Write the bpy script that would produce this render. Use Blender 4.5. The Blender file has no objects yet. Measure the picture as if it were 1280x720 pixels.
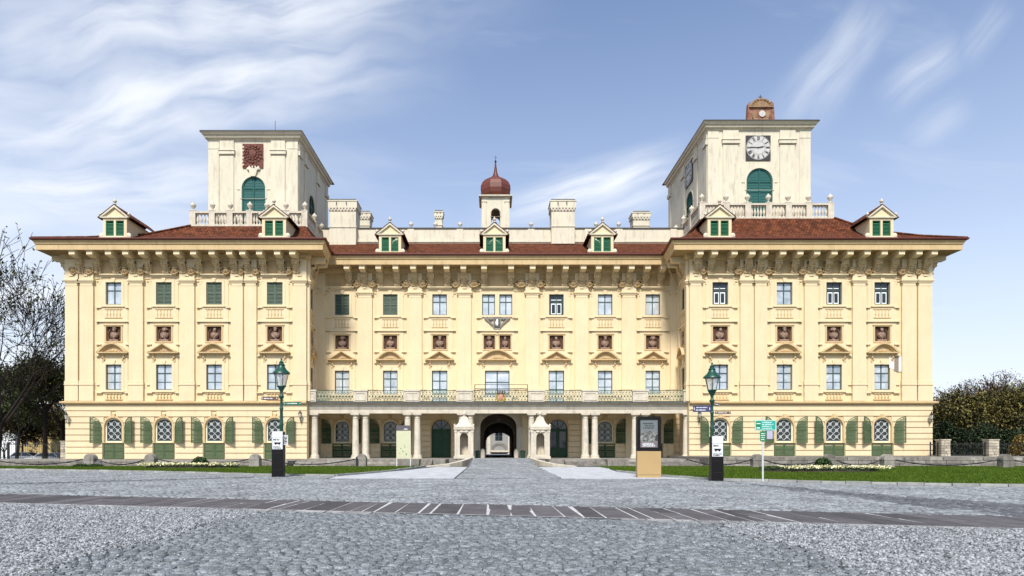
import bpy, bmesh, math, random
import numpy as np
from math import sin, cos, pi, radians, sqrt
from mathutils import Vector, Matrix
from mathutils.geometry import tessellate_polygon

random.seed(7)
R = random.Random(11)
NPR = np.random.RandomState(5)
SC = bpy.context.scene
COL = SC.collection

# ------------------------------------------------------------------ camera, sky, sun
EYE = 1.3
cam_d = bpy.data.cameras.new('camera')
cam = bpy.data.objects.new('camera', cam_d)
COL.objects.link(cam)
cam.location = (0, 0, EYE)
cam.rotation_euler = (pi / 2, 0, 0)
cam_d.sensor_width = 36
cam_d.lens = 812 / 1280 * 36
cam_d.shift_x = 24 / 1280
cam_d.shift_y = 202 / 1280
cam_d.clip_start = 0.1
cam_d.clip_end = 6000
SC.camera = cam
SC.view_settings.view_transform = 'Standard'
SC.view_settings.look = 'None'
SC.view_settings.gamma = 1
SC.view_settings.exposure = 0.72

SUN_EL, SUN_AZ = radians(50), radians(189)      # azimuth clockwise from +Y (behind the viewer, to the left)
w = bpy.data.worlds.new('World')
SC.world = w
w.use_nodes = True
nt = w.node_tree
for n in list(nt.nodes):
    nt.nodes.remove(n)


def wn(t, **k):
    n = nt.nodes.new(t)
    for a, b in k.items():
        setattr(n, a, b)
    return n


sky = wn('ShaderNodeTexSky', sky_type='NISHITA')
sky.sun_disc = False
sky.sun_elevation = SUN_EL
sky.sun_rotation = SUN_AZ
sky.altitude = 150
sky.air_density = 1.0
sky.dust_density = 1.6
sky.ozone_density = 2.2
tc = wn('ShaderNodeTexCoord')
# stretch directions onto a cloud layer high above: d.xy / (d.z + k)
sep = wn('ShaderNodeSeparateXYZ')
nt.links.new(tc.outputs['Generated'], sep.inputs[0])


def M(op, a, b=None, c=None, clamp=False):
    n = wn('ShaderNodeMath', operation=op)
    n.use_clamp = clamp
    for i, v in enumerate((a, b, c)):
        if v is None:
            continue
        if isinstance(v, (int, float)):
            n.inputs[i].default_value = v
        else:
            nt.links.new(v, n.inputs[i])
    return n.outputs[0]


zc = M('ADD', M('MAXIMUM', sep.outputs[2], 0.0), 0.16)
cu = M('DIVIDE', sep.outputs[0], zc)
cv = M('DIVIDE', sep.outputs[1], zc)
comb = wn('ShaderNodeCombineXYZ')
nt.links.new(cu, comb.inputs[0])
nt.links.new(cv, comb.inputs[1])


def cloud(rot, scale, sx, sy, detail, rough, dist, lo, hi, off=(0, 0, 0)):
    mp = wn('ShaderNodeMapping')
    mp.inputs['Rotation'].default_value = (0, 0, rot)
    mp.inputs['Scale'].default_value = (sx, sy, 1)
    mp.inputs['Location'].default_value = off
    nt.links.new(comb.outputs[0], mp.inputs[0])
    nz = wn('ShaderNodeTexNoise')
    nz.inputs['Scale'].default_value = scale
    nz.inputs['Detail'].default_value = detail
    nz.inputs['Roughness'].default_value = rough
    nz.inputs['Distortion'].default_value = dist
    nt.links.new(mp.outputs[0], nz.inputs['Vector'])
    mr = wn('ShaderNodeMapRange', interpolation_type='SMOOTHSTEP')
    mr.inputs[1].default_value = lo
    mr.inputs[2].default_value = hi
    nt.links.new(nz.outputs[0], mr.inputs[0])
    return mr.outputs[0]


def smooth(v, a, b):
    mr = wn('ShaderNodeMapRange', interpolation_type='SMOOTHSTEP')
    mr.inputs[1].default_value = a
    mr.inputs[2].default_value = b
    nt.links.new(v, mr.inputs[0])
    return mr.outputs[0]


c1 = cloud(radians(12), 0.62, 0.75, 1.5, 6, 0.55, 0.5, 0.40, 0.70, (1.7, 0.3, 0))     # broad soft veils
c2 = cloud(radians(-38), 1.15, 0.55, 2.4, 6, 0.6, 0.6, 0.53, 0.78, (4.2, 2.0, 0))      # thin streaks
westness = smooth(M('MULTIPLY', cu, -1.0), -0.05, 0.85)
c1w = M('MULTIPLY', c1, M('ADD', M('MULTIPLY', westness, 1.5), 0.06))
c2w = M('MULTIPLY', c2, 0.25)
# single wisps, laid out by direction over the palace
yy_ = M('MAXIMUM', sep.outputs[1], 0.02)
gu, gv = M('DIVIDE', sep.outputs[0], yy_), M('DIVIDE', sep.outputs[2], yy_)
front = smooth(sep.outputs[1], 0.05, 0.3)
warp = wn('ShaderNodeTexNoise')
warp.inputs['Scale'].default_value = 3.2
warp.inputs['Detail'].default_value = 2.5
warp.inputs['Roughness'].default_value = 0.62
gcomb = wn('ShaderNodeCombineXYZ')
nt.links.new(gu, gcomb.inputs[0]); nt.links.new(gv, gcomb.inputs[1])
nt.links.new(gcomb.outputs[0], warp.inputs['Vector'])
wv = M('SUBTRACT', warp.outputs[0], 0.5)


def wisp(x0, y0, x1, y1, wd, st, seed):
    u0, v0, u1, v1 = (x0 - 616) / 812, (562 - y0) / 812, (x1 - 616) / 812, (562 - y1) / 812
    L_ = math.hypot(u1 - u0, v1 - v0); c_, s_ = (u1 - u0) / L_, (v1 - v0) / L_
    du, dv = M('SUBTRACT', gu, u0), M('SUBTRACT', gv, v0)
    al = M('DIVIDE', M('ADD', M('MULTIPLY', du, c_), M('MULTIPLY', dv, s_)), L_)
    pe = M('ADD', M('SUBTRACT', M('MULTIPLY', dv, c_), M('MULTIPLY', du, s_)), M('MULTIPLY', wv, wd * 1.3))
    body = M('SUBTRACT', 1.0, smooth(M('ABSOLUTE', pe), 0.0, wd))
    ends = M('MULTIPLY', smooth(al, -0.15, 0.45), M('SUBTRACT', 1.0, smooth(al, 0.62, 1.15)))
    cb = wn('ShaderNodeCombineXYZ')
    nt.links.new(M('ADD', M('MULTIPLY', al, L_ * 4.5), seed), cb.inputs[0])
    nt.links.new(M('MULTIPLY', pe, 1.9 / wd), cb.inputs[1])
    nz = wn('ShaderNodeTexNoise'); nz.inputs['Scale'].default_value = 1.5; nz.inputs['Detail'].default_value = 5; nz.inputs['Roughness'].default_value = 0.5
    nt.links.new(cb.outputs[0], nz.inputs['Vector'])
    return M('MULTIPLY', M('MULTIPLY', M('MULTIPLY', body, ends), smooth(nz.outputs[0], 0.02, 0.80)), st)


wsum = None
for i_, a_ in enumerate(((610, 272, 850, 200, .050, 1.0), (700, 262, 860, 225, .05, .7), (975, 165, 1105, 0, .060, .50), (1105, 125, 1200, 50, .042, .45), (1130, 180, 1210, 125, .04, .26), (1195, 80, 1260, 5, .035, .26),
                         (-120, 185, 520, 70, .13, 1.0), (-140, 60, 620, -15, .12, .9), (-100, 250, 330, 225, .075, 1.0), (120, 20, 470, 60, .05, .7))):
    wi = wisp(*a_, 3.7 * i_)
    wsum = wi if wsum is None else M('MAXIMUM', wsum, wi)
wsum = M('MULTIPLY', wsum, front)
low = M('POWER', M('SUBTRACT', 1.0, M('MAXIMUM', sep.outputs[2], 0.0), clamp=True), 2.6)
lowc = M('MULTIPLY', low, 1.0)
tot = M('MAXIMUM', M('MAXIMUM', M('MULTIPLY', c1w, 0.85), c2w), wsum)
inv = M('MULTIPLY', M('SUBTRACT', 1.0, tot, clamp=True), M('SUBTRACT', 1.0, lowc, clamp=True))
mask = M('SUBTRACT', 1.0, inv, clamp=True)
mixc = wn('ShaderNodeMix', data_type='RGBA')
nt.links.new(mask, mixc.inputs[0])
# slightly violet tint of the clear part
tint = wn('ShaderNodeMix', data_type='RGBA', blend_type='MULTIPLY')
tint.inputs[0].default_value = 1.0
tint.inputs[7].default_value = (0.74, 0.93, 1.12, 1)
nt.links.new(sky.outputs[0], tint.inputs[6])
nt.links.new(tint.outputs[2], mixc.inputs[6])
mixc.inputs[7].default_value = (6.1, 6.35, 6.75, 1)
bg = wn('ShaderNodeBackground')
bg.inputs[1].default_value = 0.10
nt.links.new(mixc.outputs[2], bg.inputs[0])
wo = wn('ShaderNodeOutputWorld')
nt.links.new(bg.outputs[0], wo.inputs[0])

sun_d = bpy.data.lights.new('sun', 'SUN')
sun_d.energy = 3.3
sun_d.angle = radians(10)
sun_d.color = (1.0, 0.95, 0.87)
sun = bpy.data.objects.new('sun', sun_d)
COL.objects.link(sun)
sd = Vector((sin(SUN_AZ) * cos(SUN_EL), cos(SUN_AZ) * cos(SUN_EL), sin(SUN_EL)))
sun.rotation_euler = sd.to_track_quat('Z', 'Y').to_euler()
sun.location = (-30, -40, 60)

# ------------------------------------------------------------------ materials
MATS = {}


def mat(name, col, rough=0.8, var=0.12, scale=3.0, bump=0.0, bscale=40.0, spec=0.3, col2=None, metal=0.0,
        stain=0.0, stain_col=(0.2, 0.17, 0.12), stretch=(1, 1, 1), fine=0.0, rand=0.0, trans=0.0):
    if name in MATS:
        return MATS[name]
    m = bpy.data.materials.new(name)
    m.use_nodes = True
    t = m.node_tree
    b = t.nodes['Principled BSDF']
    b.inputs['Roughness'].default_value = rough
    b.inputs['Specular IOR Level'].default_value = spec
    b.inputs['Metallic'].default_value = metal
    L = t.links.new
    geo = t.nodes.new('ShaderNodeNewGeometry')
    mp = t.nodes.new('ShaderNodeMapping')
    mp.inputs['Scale'].default_value = stretch
    L(geo.outputs['Position'], mp.inputs[0])
    nz = t.nodes.new('ShaderNodeTexNoise')
    nz.inputs['Scale'].default_value = scale
    nz.inputs['Detail'].default_value = 8
    nz.inputs['Roughness'].default_value = 0.62
    L(mp.outputs[0], nz.inputs['Vector'])
    mr = t.nodes.new('ShaderNodeMapRange')
    mr.inputs[1].default_value = 0.3
    mr.inputs[2].default_value = 0.7
    L(nz.outputs[0], mr.inputs[0])
    mix = t.nodes.new('ShaderNodeMix')
    mix.data_type = 'RGBA'
    c = Vector(col)
    c2 = Vector(col2) if col2 else None
    lo = [max(0, x * (1 - var)) for x in c] if not c2 else list(c)
    hi = [min(1, x * (1 + var)) for x in c] if not c2 else list(c2)
    mix.inputs[6].default_value = (*lo, 1)
    mix.inputs[7].default_value = (*hi, 1)
    L(mr.outputs[0], mix.inputs[0])
    out = mix.outputs[2]
    if fine > 0:
        n3 = t.nodes.new('ShaderNodeTexNoise')
        n3.inputs['Scale'].default_value = bscale
        n3.inputs['Detail'].default_value = 4
        L(geo.outputs['Position'], n3.inputs['Vector'])
        m3 = t.nodes.new('ShaderNodeMapRange')
        m3.inputs[1].default_value = 0.3
        m3.inputs[2].default_value = 0.7
        m3.inputs[3].default_value = 1 - fine
        m3.inputs[4].default_value = 1 + fine
        L(n3.outputs[0], m3.inputs[0])
        mm = t.nodes.new('ShaderNodeVectorMath')
        mm.operation = 'SCALE'
        L(out, mm.inputs[0])
        L(m3.outputs[0], mm.inputs['Scale'])
        out = mm.outputs[0]
    if rand > 0:
        at = t.nodes.new('ShaderNodeAttribute')
        at.attribute_name = 'tone'
        oi = t.nodes.new('ShaderNodeObjectInfo')
        ad = t.nodes.new('ShaderNodeMath')
        ad.operation = 'ADD'
        L(at.outputs['Fac'], ad.inputs[0])
        L(oi.outputs['Random'], ad.inputs[1])
        fr = t.nodes.new('ShaderNodeMath')
        fr.operation = 'FRACT'
        L(ad.outputs[0], fr.inputs[0])
        m4 = t.nodes.new('ShaderNodeMapRange')
        m4.inputs[3].default_value = 1 - rand
        m4.inputs[4].default_value = 1 + rand
        L(fr.outputs[0], m4.inputs[0])
        mm = t.nodes.new('ShaderNodeVectorMath')
        mm.operation = 'SCALE'
        L(out, mm.inputs[0])
        L(m4.outputs[0], mm.inputs['Scale'])
        out = mm.outputs[0]
    if stain > 0:
        mp2 = t.nodes.new('ShaderNodeMapping')
        mp2.inputs['Scale'].default_value = (2.2, 2.2, 0.35)
        L(geo.outputs['Position'], mp2.inputs[0])
        n2 = t.nodes.new('ShaderNodeTexNoise')
        n2.inputs['Scale'].default_value = 1.6
        n2.inputs['Detail'].default_value = 9
        n2.inputs['Roughness'].default_value = 0.7
        L(mp2.outputs[0], n2.inputs['Vector'])
        m2 = t.nodes.new('ShaderNodeMapRange')
        m2.interpolation_type = 'SMOOTHSTEP'
        m2.inputs[1].default_value = 0.47
        m2.inputs[2].default_value = 0.76
        m2.inputs[4].default_value = stain
        L(n2.outputs[0], m2.inputs[0])
        mx = t.nodes.new('ShaderNodeMix')
        mx.data_type = 'RGBA'
        mx.inputs[7].default_value = (*stain_col, 1)
        L(m2.outputs[0], mx.inputs[0])
        L(out, mx.inputs[6])
        out = mx.outputs[2]
    L(out, b.inputs['Base Color'])
    if bump > 0:
        nb = t.nodes.new('ShaderNodeTexNoise')
        nb.inputs['Scale'].default_value = bscale
        nb.inputs['Detail'].default_value = 5
        L(geo.outputs['Position'], nb.inputs['Vector'])
        bp = t.nodes.new('ShaderNodeBump')
        bp.inputs['Strength'].default_value = bump
        bp.inputs['Distance'].default_value = 0.02
        L(nb.outputs[0], bp.inputs['Height'])
        L(bp.outputs[0], b.inputs['Normal'])
    MATS[name] = m
    return m


WALL = mat('cream_render', (0.685, 0.55, 0.33), 0.9, 0.05, 0.35, 0.15, 14, stain=0.45, stain_col=(0.50, 0.35, 0.19), fine=0.06)
WALLP = mat('pale_cream_render', (0.68, 0.555, 0.355), 0.9, 0.05, 0.5, 0.15, 14, stain=0.28, stain_col=(0.46, 0.33, 0.19), fine=0.03)
TRIM = mat('trim_render', (0.56, 0.41, 0.22), 0.9, 0.08, 0.9, 0.2, 20, stain=0.55, stain_col=(0.30, 0.20, 0.10))
ORNA = mat('ornament_stucco', (0.44, 0.31, 0.16), 0.9, 0.16, 2.5, 0.6, 16, stain=0.55, stain_col=(0.36, 0.22, 0.10))
TOWER = mat('tower_render', (0.62, 0.565, 0.44), 0.9, 0.06, 0.5, 0.2, 12, stain=0.75, stain_col=(0.36, 0.30, 0.22), fine=0.03)
STONE = mat('pale_stone', (0.56, 0.50, 0.40), 0.85, 0.16, 2.0, 0.5, 18, stain=0.5, stain_col=(0.24, 0.21, 0.17))
STONE_G = mat('grey_stone', (0.24, 0.22, 0.19), 0.9, 0.35, 2.5, 0.8, 14, stain=0.8, stain_col=(0.08, 0.07, 0.06), rand=0.3)
STONE_D = mat('dark_stone', (0.10, 0.095, 0.09), 0.9, 0.3, 3, 0.5, 16)
ROOF = mat('roof_tiles', (0.14, 0.043, 0.019), 0.85, 0.3, 1.6, 0.5, 9, col2=(0.075, 0.028, 0.015), spec=0.1, fine=0.2, stain=0.6, stain_col=(0.06, 0.04, 0.03))
ROOF_R = mat('red_sheet_metal', (0.11, 0.021, 0.013), 0.5, 0.15, 2, spec=0.5)
DOME = mat('dome_copper_red', (0.125, 0.03, 0.015), 0.55, 0.2, 1.4, 0.1, 6, spec=0.5, stain=0.3, stain_col=(0.06, 0.02, 0.02))
DARKMETAL = mat('dark_metal', (0.025, 0.024, 0.022), 0.5, 0.2, 6, spec=0.5)
GREEN_S = mat('olive_shutter', (0.066, 0.105, 0.048), 0.8, 0.15, 4, 0.2, 30, stain=0.25, stain_col=(0.16, 0.18, 0.12))
GREEN_U = mat('grey_green_shutter', (0.10, 0.135, 0.10), 0.75, 0.15, 4, 0.2, 30)
GREEN_D = mat('dark_green_paint', (0.008, 0.055, 0.022), 0.5, 0.2, 4, spec=0.4)
GREEN_B = mat('bright_green_shutter', (0.012, 0.115, 0.055), 0.6, 0.2, 5)
TEAL = mat('teal_shutter', (0.014, 0.095, 0.085), 0.65, 0.15, 4, 0.2, 20)
LAMPG = mat('lamp_green', (0.006, 0.055, 0.034), 0.4, 0.15, 8, spec=0.5)
FRAME = mat('window_frame_grey_green', (0.055, 0.085, 0.075), 0.6, 0.1, 6)
FRAMEC = mat('cream_wood', (0.70, 0.66, 0.48), 0.7, 0.08, 4)
WHITE = mat('white_paint', (0.78, 0.80, 0.80), 0.6, 0.05, 5)
PANE = mat('window_pane', (0.28, 0.34, 0.41), 0.07, 0.35, 0.9, spec=0.9, col2=(0.58, 0.62, 0.66))
PANED = mat('window_pane_dark', (0.008, 0.011, 0.014), 0.06, 0.3, 1.0, spec=0.6, col2=(0.03, 0.04, 0.05))
BUST = mat('terracotta_bust', (0.17, 0.095, 0.065), 0.9, 0.35, 6, 0.8, 14, col2=(0.36, 0.25, 0.19))
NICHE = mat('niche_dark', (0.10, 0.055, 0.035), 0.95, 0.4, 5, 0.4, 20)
MOSAIC = mat('red_stone_mosaic', (0.20, 0.065, 0.045), 0.8, 0.5, 5.0, 0.8, 10, col2=(0.09, 0.045, 0.035), fine=0.3)
GREY_S = mat('courtyard_render', (0.27, 0.265, 0.25), 0.9, 0.1, 1)
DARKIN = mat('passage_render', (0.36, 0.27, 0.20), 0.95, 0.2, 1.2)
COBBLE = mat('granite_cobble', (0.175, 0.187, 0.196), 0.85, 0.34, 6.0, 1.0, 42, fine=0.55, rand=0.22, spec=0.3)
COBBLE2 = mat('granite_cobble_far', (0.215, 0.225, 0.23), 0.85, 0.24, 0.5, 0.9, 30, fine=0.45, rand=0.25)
JOINT = mat('paving_joint', (0.075, 0.08, 0.088), 0.95, 0.35, 3.0, 0.5, 50, fine=0.3)
GRAVEL = mat('gravel_stone', (0.225, 0.233, 0.24), 0.85, 0.35, 9, 0.5, 60, rand=0.75)
GRAVELB = mat('gravel_bed', (0.07, 0.075, 0.08), 0.95, 0.35, 6.0, 1.0, 70, fine=0.5)
SLAB = mat('dark_slab', (0.075, 0.068, 0.070), 0.9, 0.3, 2.2, 0.4, 30, rand=0.35, fine=0.15, spec=0.4)
SLABB = mat('pale_joint', (0.46, 0.46, 0.45), 0.9, 0.3, 6)
WPATH = mat('white_gravel', (0.42, 0.43, 0.445), 0.9, 0.25, 1.4, 0.8, 26, fine=0.22)
LAWN = mat('lawn_base', (0.040, 0.072, 0.008), 1.0, 0.35, 0.5, 0.6, 30, col2=(0.062, 0.100, 0.012), fine=0.3, spec=0.05)
GRASS = mat('grass_blades', (0.048, 0.085, 0.009), 0.95, 0.3, 0.5, col2=(0.080, 0.125, 0.016), rand=0.3, spec=0.05)
EARTH = mat('earth_ground', (0.10, 0.10, 0.07), 0.95, 0.4, 0.2, 0.4, 5)
SOIL = mat('dark_soil', (0.04, 0.03, 0.022), 0.95, 0.4, 4, 0.6, 20)
IRON = mat('black_iron', (0.018, 0.018, 0.020), 0.5, 0.2, 8, spec=0.5)
BRASSBOX = mat('ochre_panel', (0.40, 0.275, 0.125), 0.55, 0.04, 2)
BLACK = mat('black_gloss', (0.007, 0.006, 0.006), 0.35, 0.1, 3, spec=0.25)
BARK = mat('bark', (0.028, 0.022, 0.018), 0.95, 0.4, 5, 0.8, 14)


def pick(c, rough=0.7, name=None, **k):
    return mat(name or 'paint_%d_%d_%d' % tuple(int(x * 999) for x in c), c, rough, 0.08, 5, **k)


def glass_mat():
    m = bpy.data.materials.new('lantern_glass')
    m.use_nodes = True
    t = m.node_tree
    b = t.nodes['Principled BSDF']
    b.inputs['Base Color'].default_value = (0.85, 0.85, 0.83, 1)
    b.inputs['Roughness'].default_value = 0.12
    b.inputs['Alpha'].default_value = 0.45
    return m


LGLASS = glass_mat()

# roof tiles get real tile courses as a fine relief
def tile_roof(m):
    t = m.node_tree
    b = t.nodes['Principled BSDF']
    L = t.links.new
    geo = t.nodes.new('ShaderNodeNewGeometry')
    sp = t.nodes.new('ShaderNodeSeparateXYZ')
    L(geo.outputs['Position'], sp.inputs[0])
    add = t.nodes.new('ShaderNodeMath'); add.operation = 'ADD'
    L(sp.outputs[1], add.inputs[0]); L(sp.outputs[2], add.inputs[1])
    cb = t.nodes.new('ShaderNodeCombineXYZ')
    L(sp.outputs[0], cb.inputs[0]); L(add.outputs[0], cb.inputs[1])
    br = t.nodes.new('ShaderNodeTexBrick')
    br.inputs['Scale'].default_value = 1
    br.inputs['Brick Width'].default_value = 0.26
    br.inputs['Row Height'].default_value = 0.36
    br.inputs['Mortar Size'].default_value = 0.02
    br.inputs['Color1'].default_value = (1.6, 1.5, 1.4, 1)
    br.inputs['Color2'].default_value = (0.62, 0.62, 0.62, 1)
    br.inputs['Mortar'].default_value = (0.22, 0.22, 0.22, 1)
    L(cb.outputs[0], br.inputs['Vector'])
    src = b.inputs['Base Color'].links[0].from_socket
    mx = t.nodes.new('ShaderNodeMix'); mx.data_type = 'RGBA'; mx.blend_type = 'MULTIPLY'
    mx.inputs[0].default_value = 1.0
    L(src, mx.inputs[6]); L(br.outputs['Color'], mx.inputs[7])
    L(mx.outputs[2], b.inputs['Base Color'])


tile_roof(ROOF)

# ------------------------------------------------------------------ mesh helpers


class MB:
    def __init__(s):
        s.v = []
        s.f = []
        s.tone = None

    def add(s, vs, fs):
        n = len(s.v)
        s.v.extend([tuple(p) for p in vs])
        s.f.extend([tuple(i + n for i in f) for f in fs])
        return s

    def box(s, x0, x1, y0, y1, z0, z1):
        if x0 > x1: x0, x1 = x1, x0
        if y0 > y1: y0, y1 = y1, y0
        if z0 > z1: z0, z1 = z1, z0
        return s.add([(x0, y0, z0), (x1, y0, z0), (x1, y1, z0), (x0, y1, z0), (x0, y0, z1), (x1, y0, z1), (x1, y1, z1), (x0, y1, z1)],
                     [(0, 3, 2, 1), (4, 5, 6, 7), (0, 1, 5, 4), (1, 2, 6, 5), (2, 3, 7, 6), (3, 0, 4, 7)])

    def frustum(s, cx, cy, z0, z1, a0, b0, a1, b1):
        v = []
        for z, a, b in ((z0, a0, b0), (z1, a1, b1)):
            v += [(cx - a, cy - b, z), (cx + a, cy - b, z), (cx + a, cy + b, z), (cx - a, cy + b, z)]
        return s.add(v, [(0, 3, 2, 1), (4, 5, 6, 7), (0, 1, 5, 4), (1, 2, 6, 5), (2, 3, 7, 6), (3, 0, 4, 7)])

    def lathe(s, prof, cx=0, cy=0, n=12, cap=True, rot=0.0, sx=1, sy=1):
        v, f = [], []
        for r, z in prof:
            for i in range(n):
                a = rot + 2 * pi * i / n
                v.append((cx + r * cos(a) * sx, cy + r * sin(a) * sy, z))
        for k in range(len(prof) - 1):
            for i in range(n):
                j = (i + 1) % n
                f.append((k * n + i, k * n + j, (k + 1) * n + j, (k + 1) * n + i))
        if cap:
            f.append(tuple(reversed(range(n))))
            f.append(tuple((len(prof) - 1) * n + i for i in range(n)))
        return s.add(v, f)

    def ell(s, c, r, n=10, m=6, jit=0.0):
        v, f = [], []
        v.append((c[0], c[1], c[2] - r[2]))
        for k in range(1, m):
            ph = -pi / 2 + pi * k / m
            for i in range(n):
                a = 2 * pi * i / n
                q = 1 + R.uniform(-jit, jit)
                v.append((c[0] + r[0] * cos(ph) * cos(a) * q, c[1] + r[1] * cos(ph) * sin(a) * q, c[2] + r[2] * sin(ph) * q))
        v.append((c[0], c[1], c[2] + r[2]))
        for i in range(n):
            f.append((0, 1 + (i + 1) % n, 1 + i))
        for k in range(m - 2):
            for i in range(n):
                a, b = 1 + k * n + i, 1 + k * n + (i + 1) % n
                f.append((a, b, b + n, a + n))
        t = len(v) - 1
        o = 1 + (m - 2) * n
        for i in range(n):
            f.append((t, o + i, o + (i + 1) % n))
        return s.add(v, f)

    def tube(s, p0, p1, r0, r1=None, n=6):
        r1 = r0 if r1 is None else r1
        p0, p1 = Vector(p0), Vector(p1)
        d = p1 - p0
        if d.length < 1e-6:
            return s
        q = d.to_track_quat('Z', 'Y')
        v = []
        for p, r in ((p0, r0), (p1, r1)):
            for i in range(n):
                a = 2 * pi * i / n
                v.append(p + q @ Vector((r * cos(a), r * sin(a), 0)))
        f = [(i, (i + 1) % n, n + (i + 1) % n, n + i) for i in range(n)]
        f += [tuple(reversed(range(n))), tuple(range(n, 2 * n))]
        return s.add(v, f)

    def plate(s, outer, holes, y0, y1):
        """polygon in the x-z plane with holes, from y0 (outer face) to y1"""
        loops = [outer] + list(holes)
        pts = [p for l in loops for p in l]
        tri = tessellate_polygon([[Vector((p[0], p[1], 0)) for p in l] for l in loops])
        n = len(pts)
        v = [(p[0], y0, p[1]) for p in pts] + [(p[0], y1, p[1]) for p in pts]
        f = []
        for a, b, c in tri:
            pa, pb, pc = pts[a], pts[b], pts[c]
            cr = (pb[0] - pa[0]) * (pc[1] - pa[1]) - (pb[1] - pa[1]) * (pc[0] - pa[0])
            if abs(cr) < 1e-9:
                continue
            if cr < 0:
                a, b, c = a, c, b
            f.append((a, b, c))
            f.append((a + n, c + n, b + n))
        o = 0
        for li, l in enumerate(loops):
            area = sum(l[i][0] * l[(i + 1) % len(l)][1] - l[(i + 1) % len(l)][0] * l[i][1] for i in range(len(l)))
            flip = (area > 0) ^ (li > 0)
            for i in range(len(l)):
                a, b = o + i, o + (i + 1) % len(l)
                f.append((a, a + n, b + n, b) if flip else (b, b + n, a + n, a))
            o += len(l)
        return s.add(v, f)

    def prism_x(s, prof, x0, x1):
        """profile of (y,z) swept along x"""
        n = len(prof)
        tri = tessellate_polygon([[Vector((p[0], p[1], 0)) for p in prof]])
        v = [(x0, p[0], p[1]) for p in prof] + [(x1, p[0], p[1]) for p in prof]
        f = [(a, b, c) for a, b, c in tri] + [(c + n, b + n, a + n) for a, b, c in tri]
        f += [(i, (i + 1) % n, n + (i + 1) % n, n + i) for i in range(n)]
        return s.add(v, f)

    def sweep(s, prof, path, closed_prof=True):
        """profile (out, z) along an open plan path; out is to the right-hand side facing outward normal"""
        P = [Vector(p) for p in path]
        m = len(prof)
        v = []
        for i, p in enumerate(P):
            def nrm(a, b):
                d = (b - a).normalized()
                return Vector((d.y, -d.x))
            if i == 0:
                o = nrm(P[0], P[1])
            elif i == len(P) - 1:
                o = nrm(P[-2], P[-1])
            else:
                n1, n2 = nrm(P[i - 1], p), nrm(p, P[i + 1])
                o = (n1 + n2)
                o = o / max(0.2, o.dot(n1))
            for out, z in prof:
                v.append((p.x + o.x * out, p.y + o.y * out, z))
        f = []
        for i in range(len(P) - 1):
            for k in range(m if closed_prof else m - 1):
                a, b = i * m + k, i * m + (k + 1) % m
                f.append((a, b, b + m, a + m))
        return s.add(v, f)

    def xf(s, mtx):
        s.v = [tuple(mtx @ Vector(p)) for p in s.v]
        return s

    def mesh(s, name, m, smooth=0, fix=True):
        me = bpy.data.meshes.new(name)
        me.from_pydata(s.v, [], s.f)
        if fix:
            bm = bmesh.new()
            bm.from_mesh(me)
            bmesh.ops.recalc_face_normals(bm, faces=bm.faces)
            bm.to_mesh(me)
            bm.free()
        if smooth:
            me.shade_smooth()
            me.set_sharp_from_angle(angle=radians(smooth))
        me.materials.append(m)
        return me


WPOS = {}


def link(o, parent, loc, rz=0.0, scale=None):
    COL.objects.link(o)
    loc = Vector(loc)
    if parent is not None:
        o.parent = parent
        pl, pr = WPOS[parent.name]
        q = Matrix.Rotation(-pr, 4, 'Z')
        o.location = q @ (loc - pl)
        o.rotation_euler = (0, 0, rz - pr)
    else:
        o.location = loc
        o.rotation_euler = (0, 0, rz)
    if scale:
        o.scale = scale
    WPOS[o.name] = (loc, rz)
    return o


def put(name, me, parent=None, loc=(0, 0, 0), rz=0.0, scale=None):
    """place mesh data at a world position under a parent"""
    return link(bpy.data.objects.new(name, me), parent, loc, rz, scale)


def world_part(name, mb, m, parent, smooth=0, fix=True):
    """mesh given in world coordinates; origin goes to the middle of its foot"""
    a = np.array(mb.v)
    c = ((a[:, 0].min() + a[:, 0].max()) / 2, (a[:, 1].min() + a[:, 1].max()) / 2, a[:, 2].min())
    mb.v = [(p[0] - c[0], p[1] - c[1], p[2] - c[2]) for p in mb.v]
    return put(name, mb.mesh(name, m, smooth, fix), parent, c)


def thing(name, label, cat, loc, group=None, rz=0.0):
    o = bpy.data.objects.new(name, None)
    o.empty_display_size = 0.3
    link(o, None, loc, rz)
    o['label'] = label
    o['category'] = cat
    if group:
        o['group'] = group
    return o


def tag(o, label, cat, group=None):
    o['label'] = label
    o['category'] = cat
    if group:
        o['group'] = group
    return o


def structure(name, mb, m, label=None, smooth=0, fix=True):
    o = world_part(name, mb, m, None, smooth, fix)
    o['kind'] = 'structure'
    if label:
        o['label'] = label
    return o


def stuff(o):
    o['kind'] = 'stuff'
    return o


def copy_tree(src, loc=None, rz=None, label=None, scale=None):
    c = src.copy()
    COL.objects.link(c)
    if loc is not None: c.location = loc
    if rz is not None: c.rotation_euler = (0, 0, rz)
    if label: c['label'] = label
    if scale: c.scale = scale
    for ch in src.children:
        d = ch.copy()
        COL.objects.link(d)
        d.parent = c
        for g in ch.children:
            e = g.copy()
            COL.objects.link(e)
            e.parent = d
    return c


D1, D2 = 58.0, 62.5


def X(px, d=D1): return (px - 616) * d / 812


def Z(py, d=D1): return EYE + (562 - py) * d / 812


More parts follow.
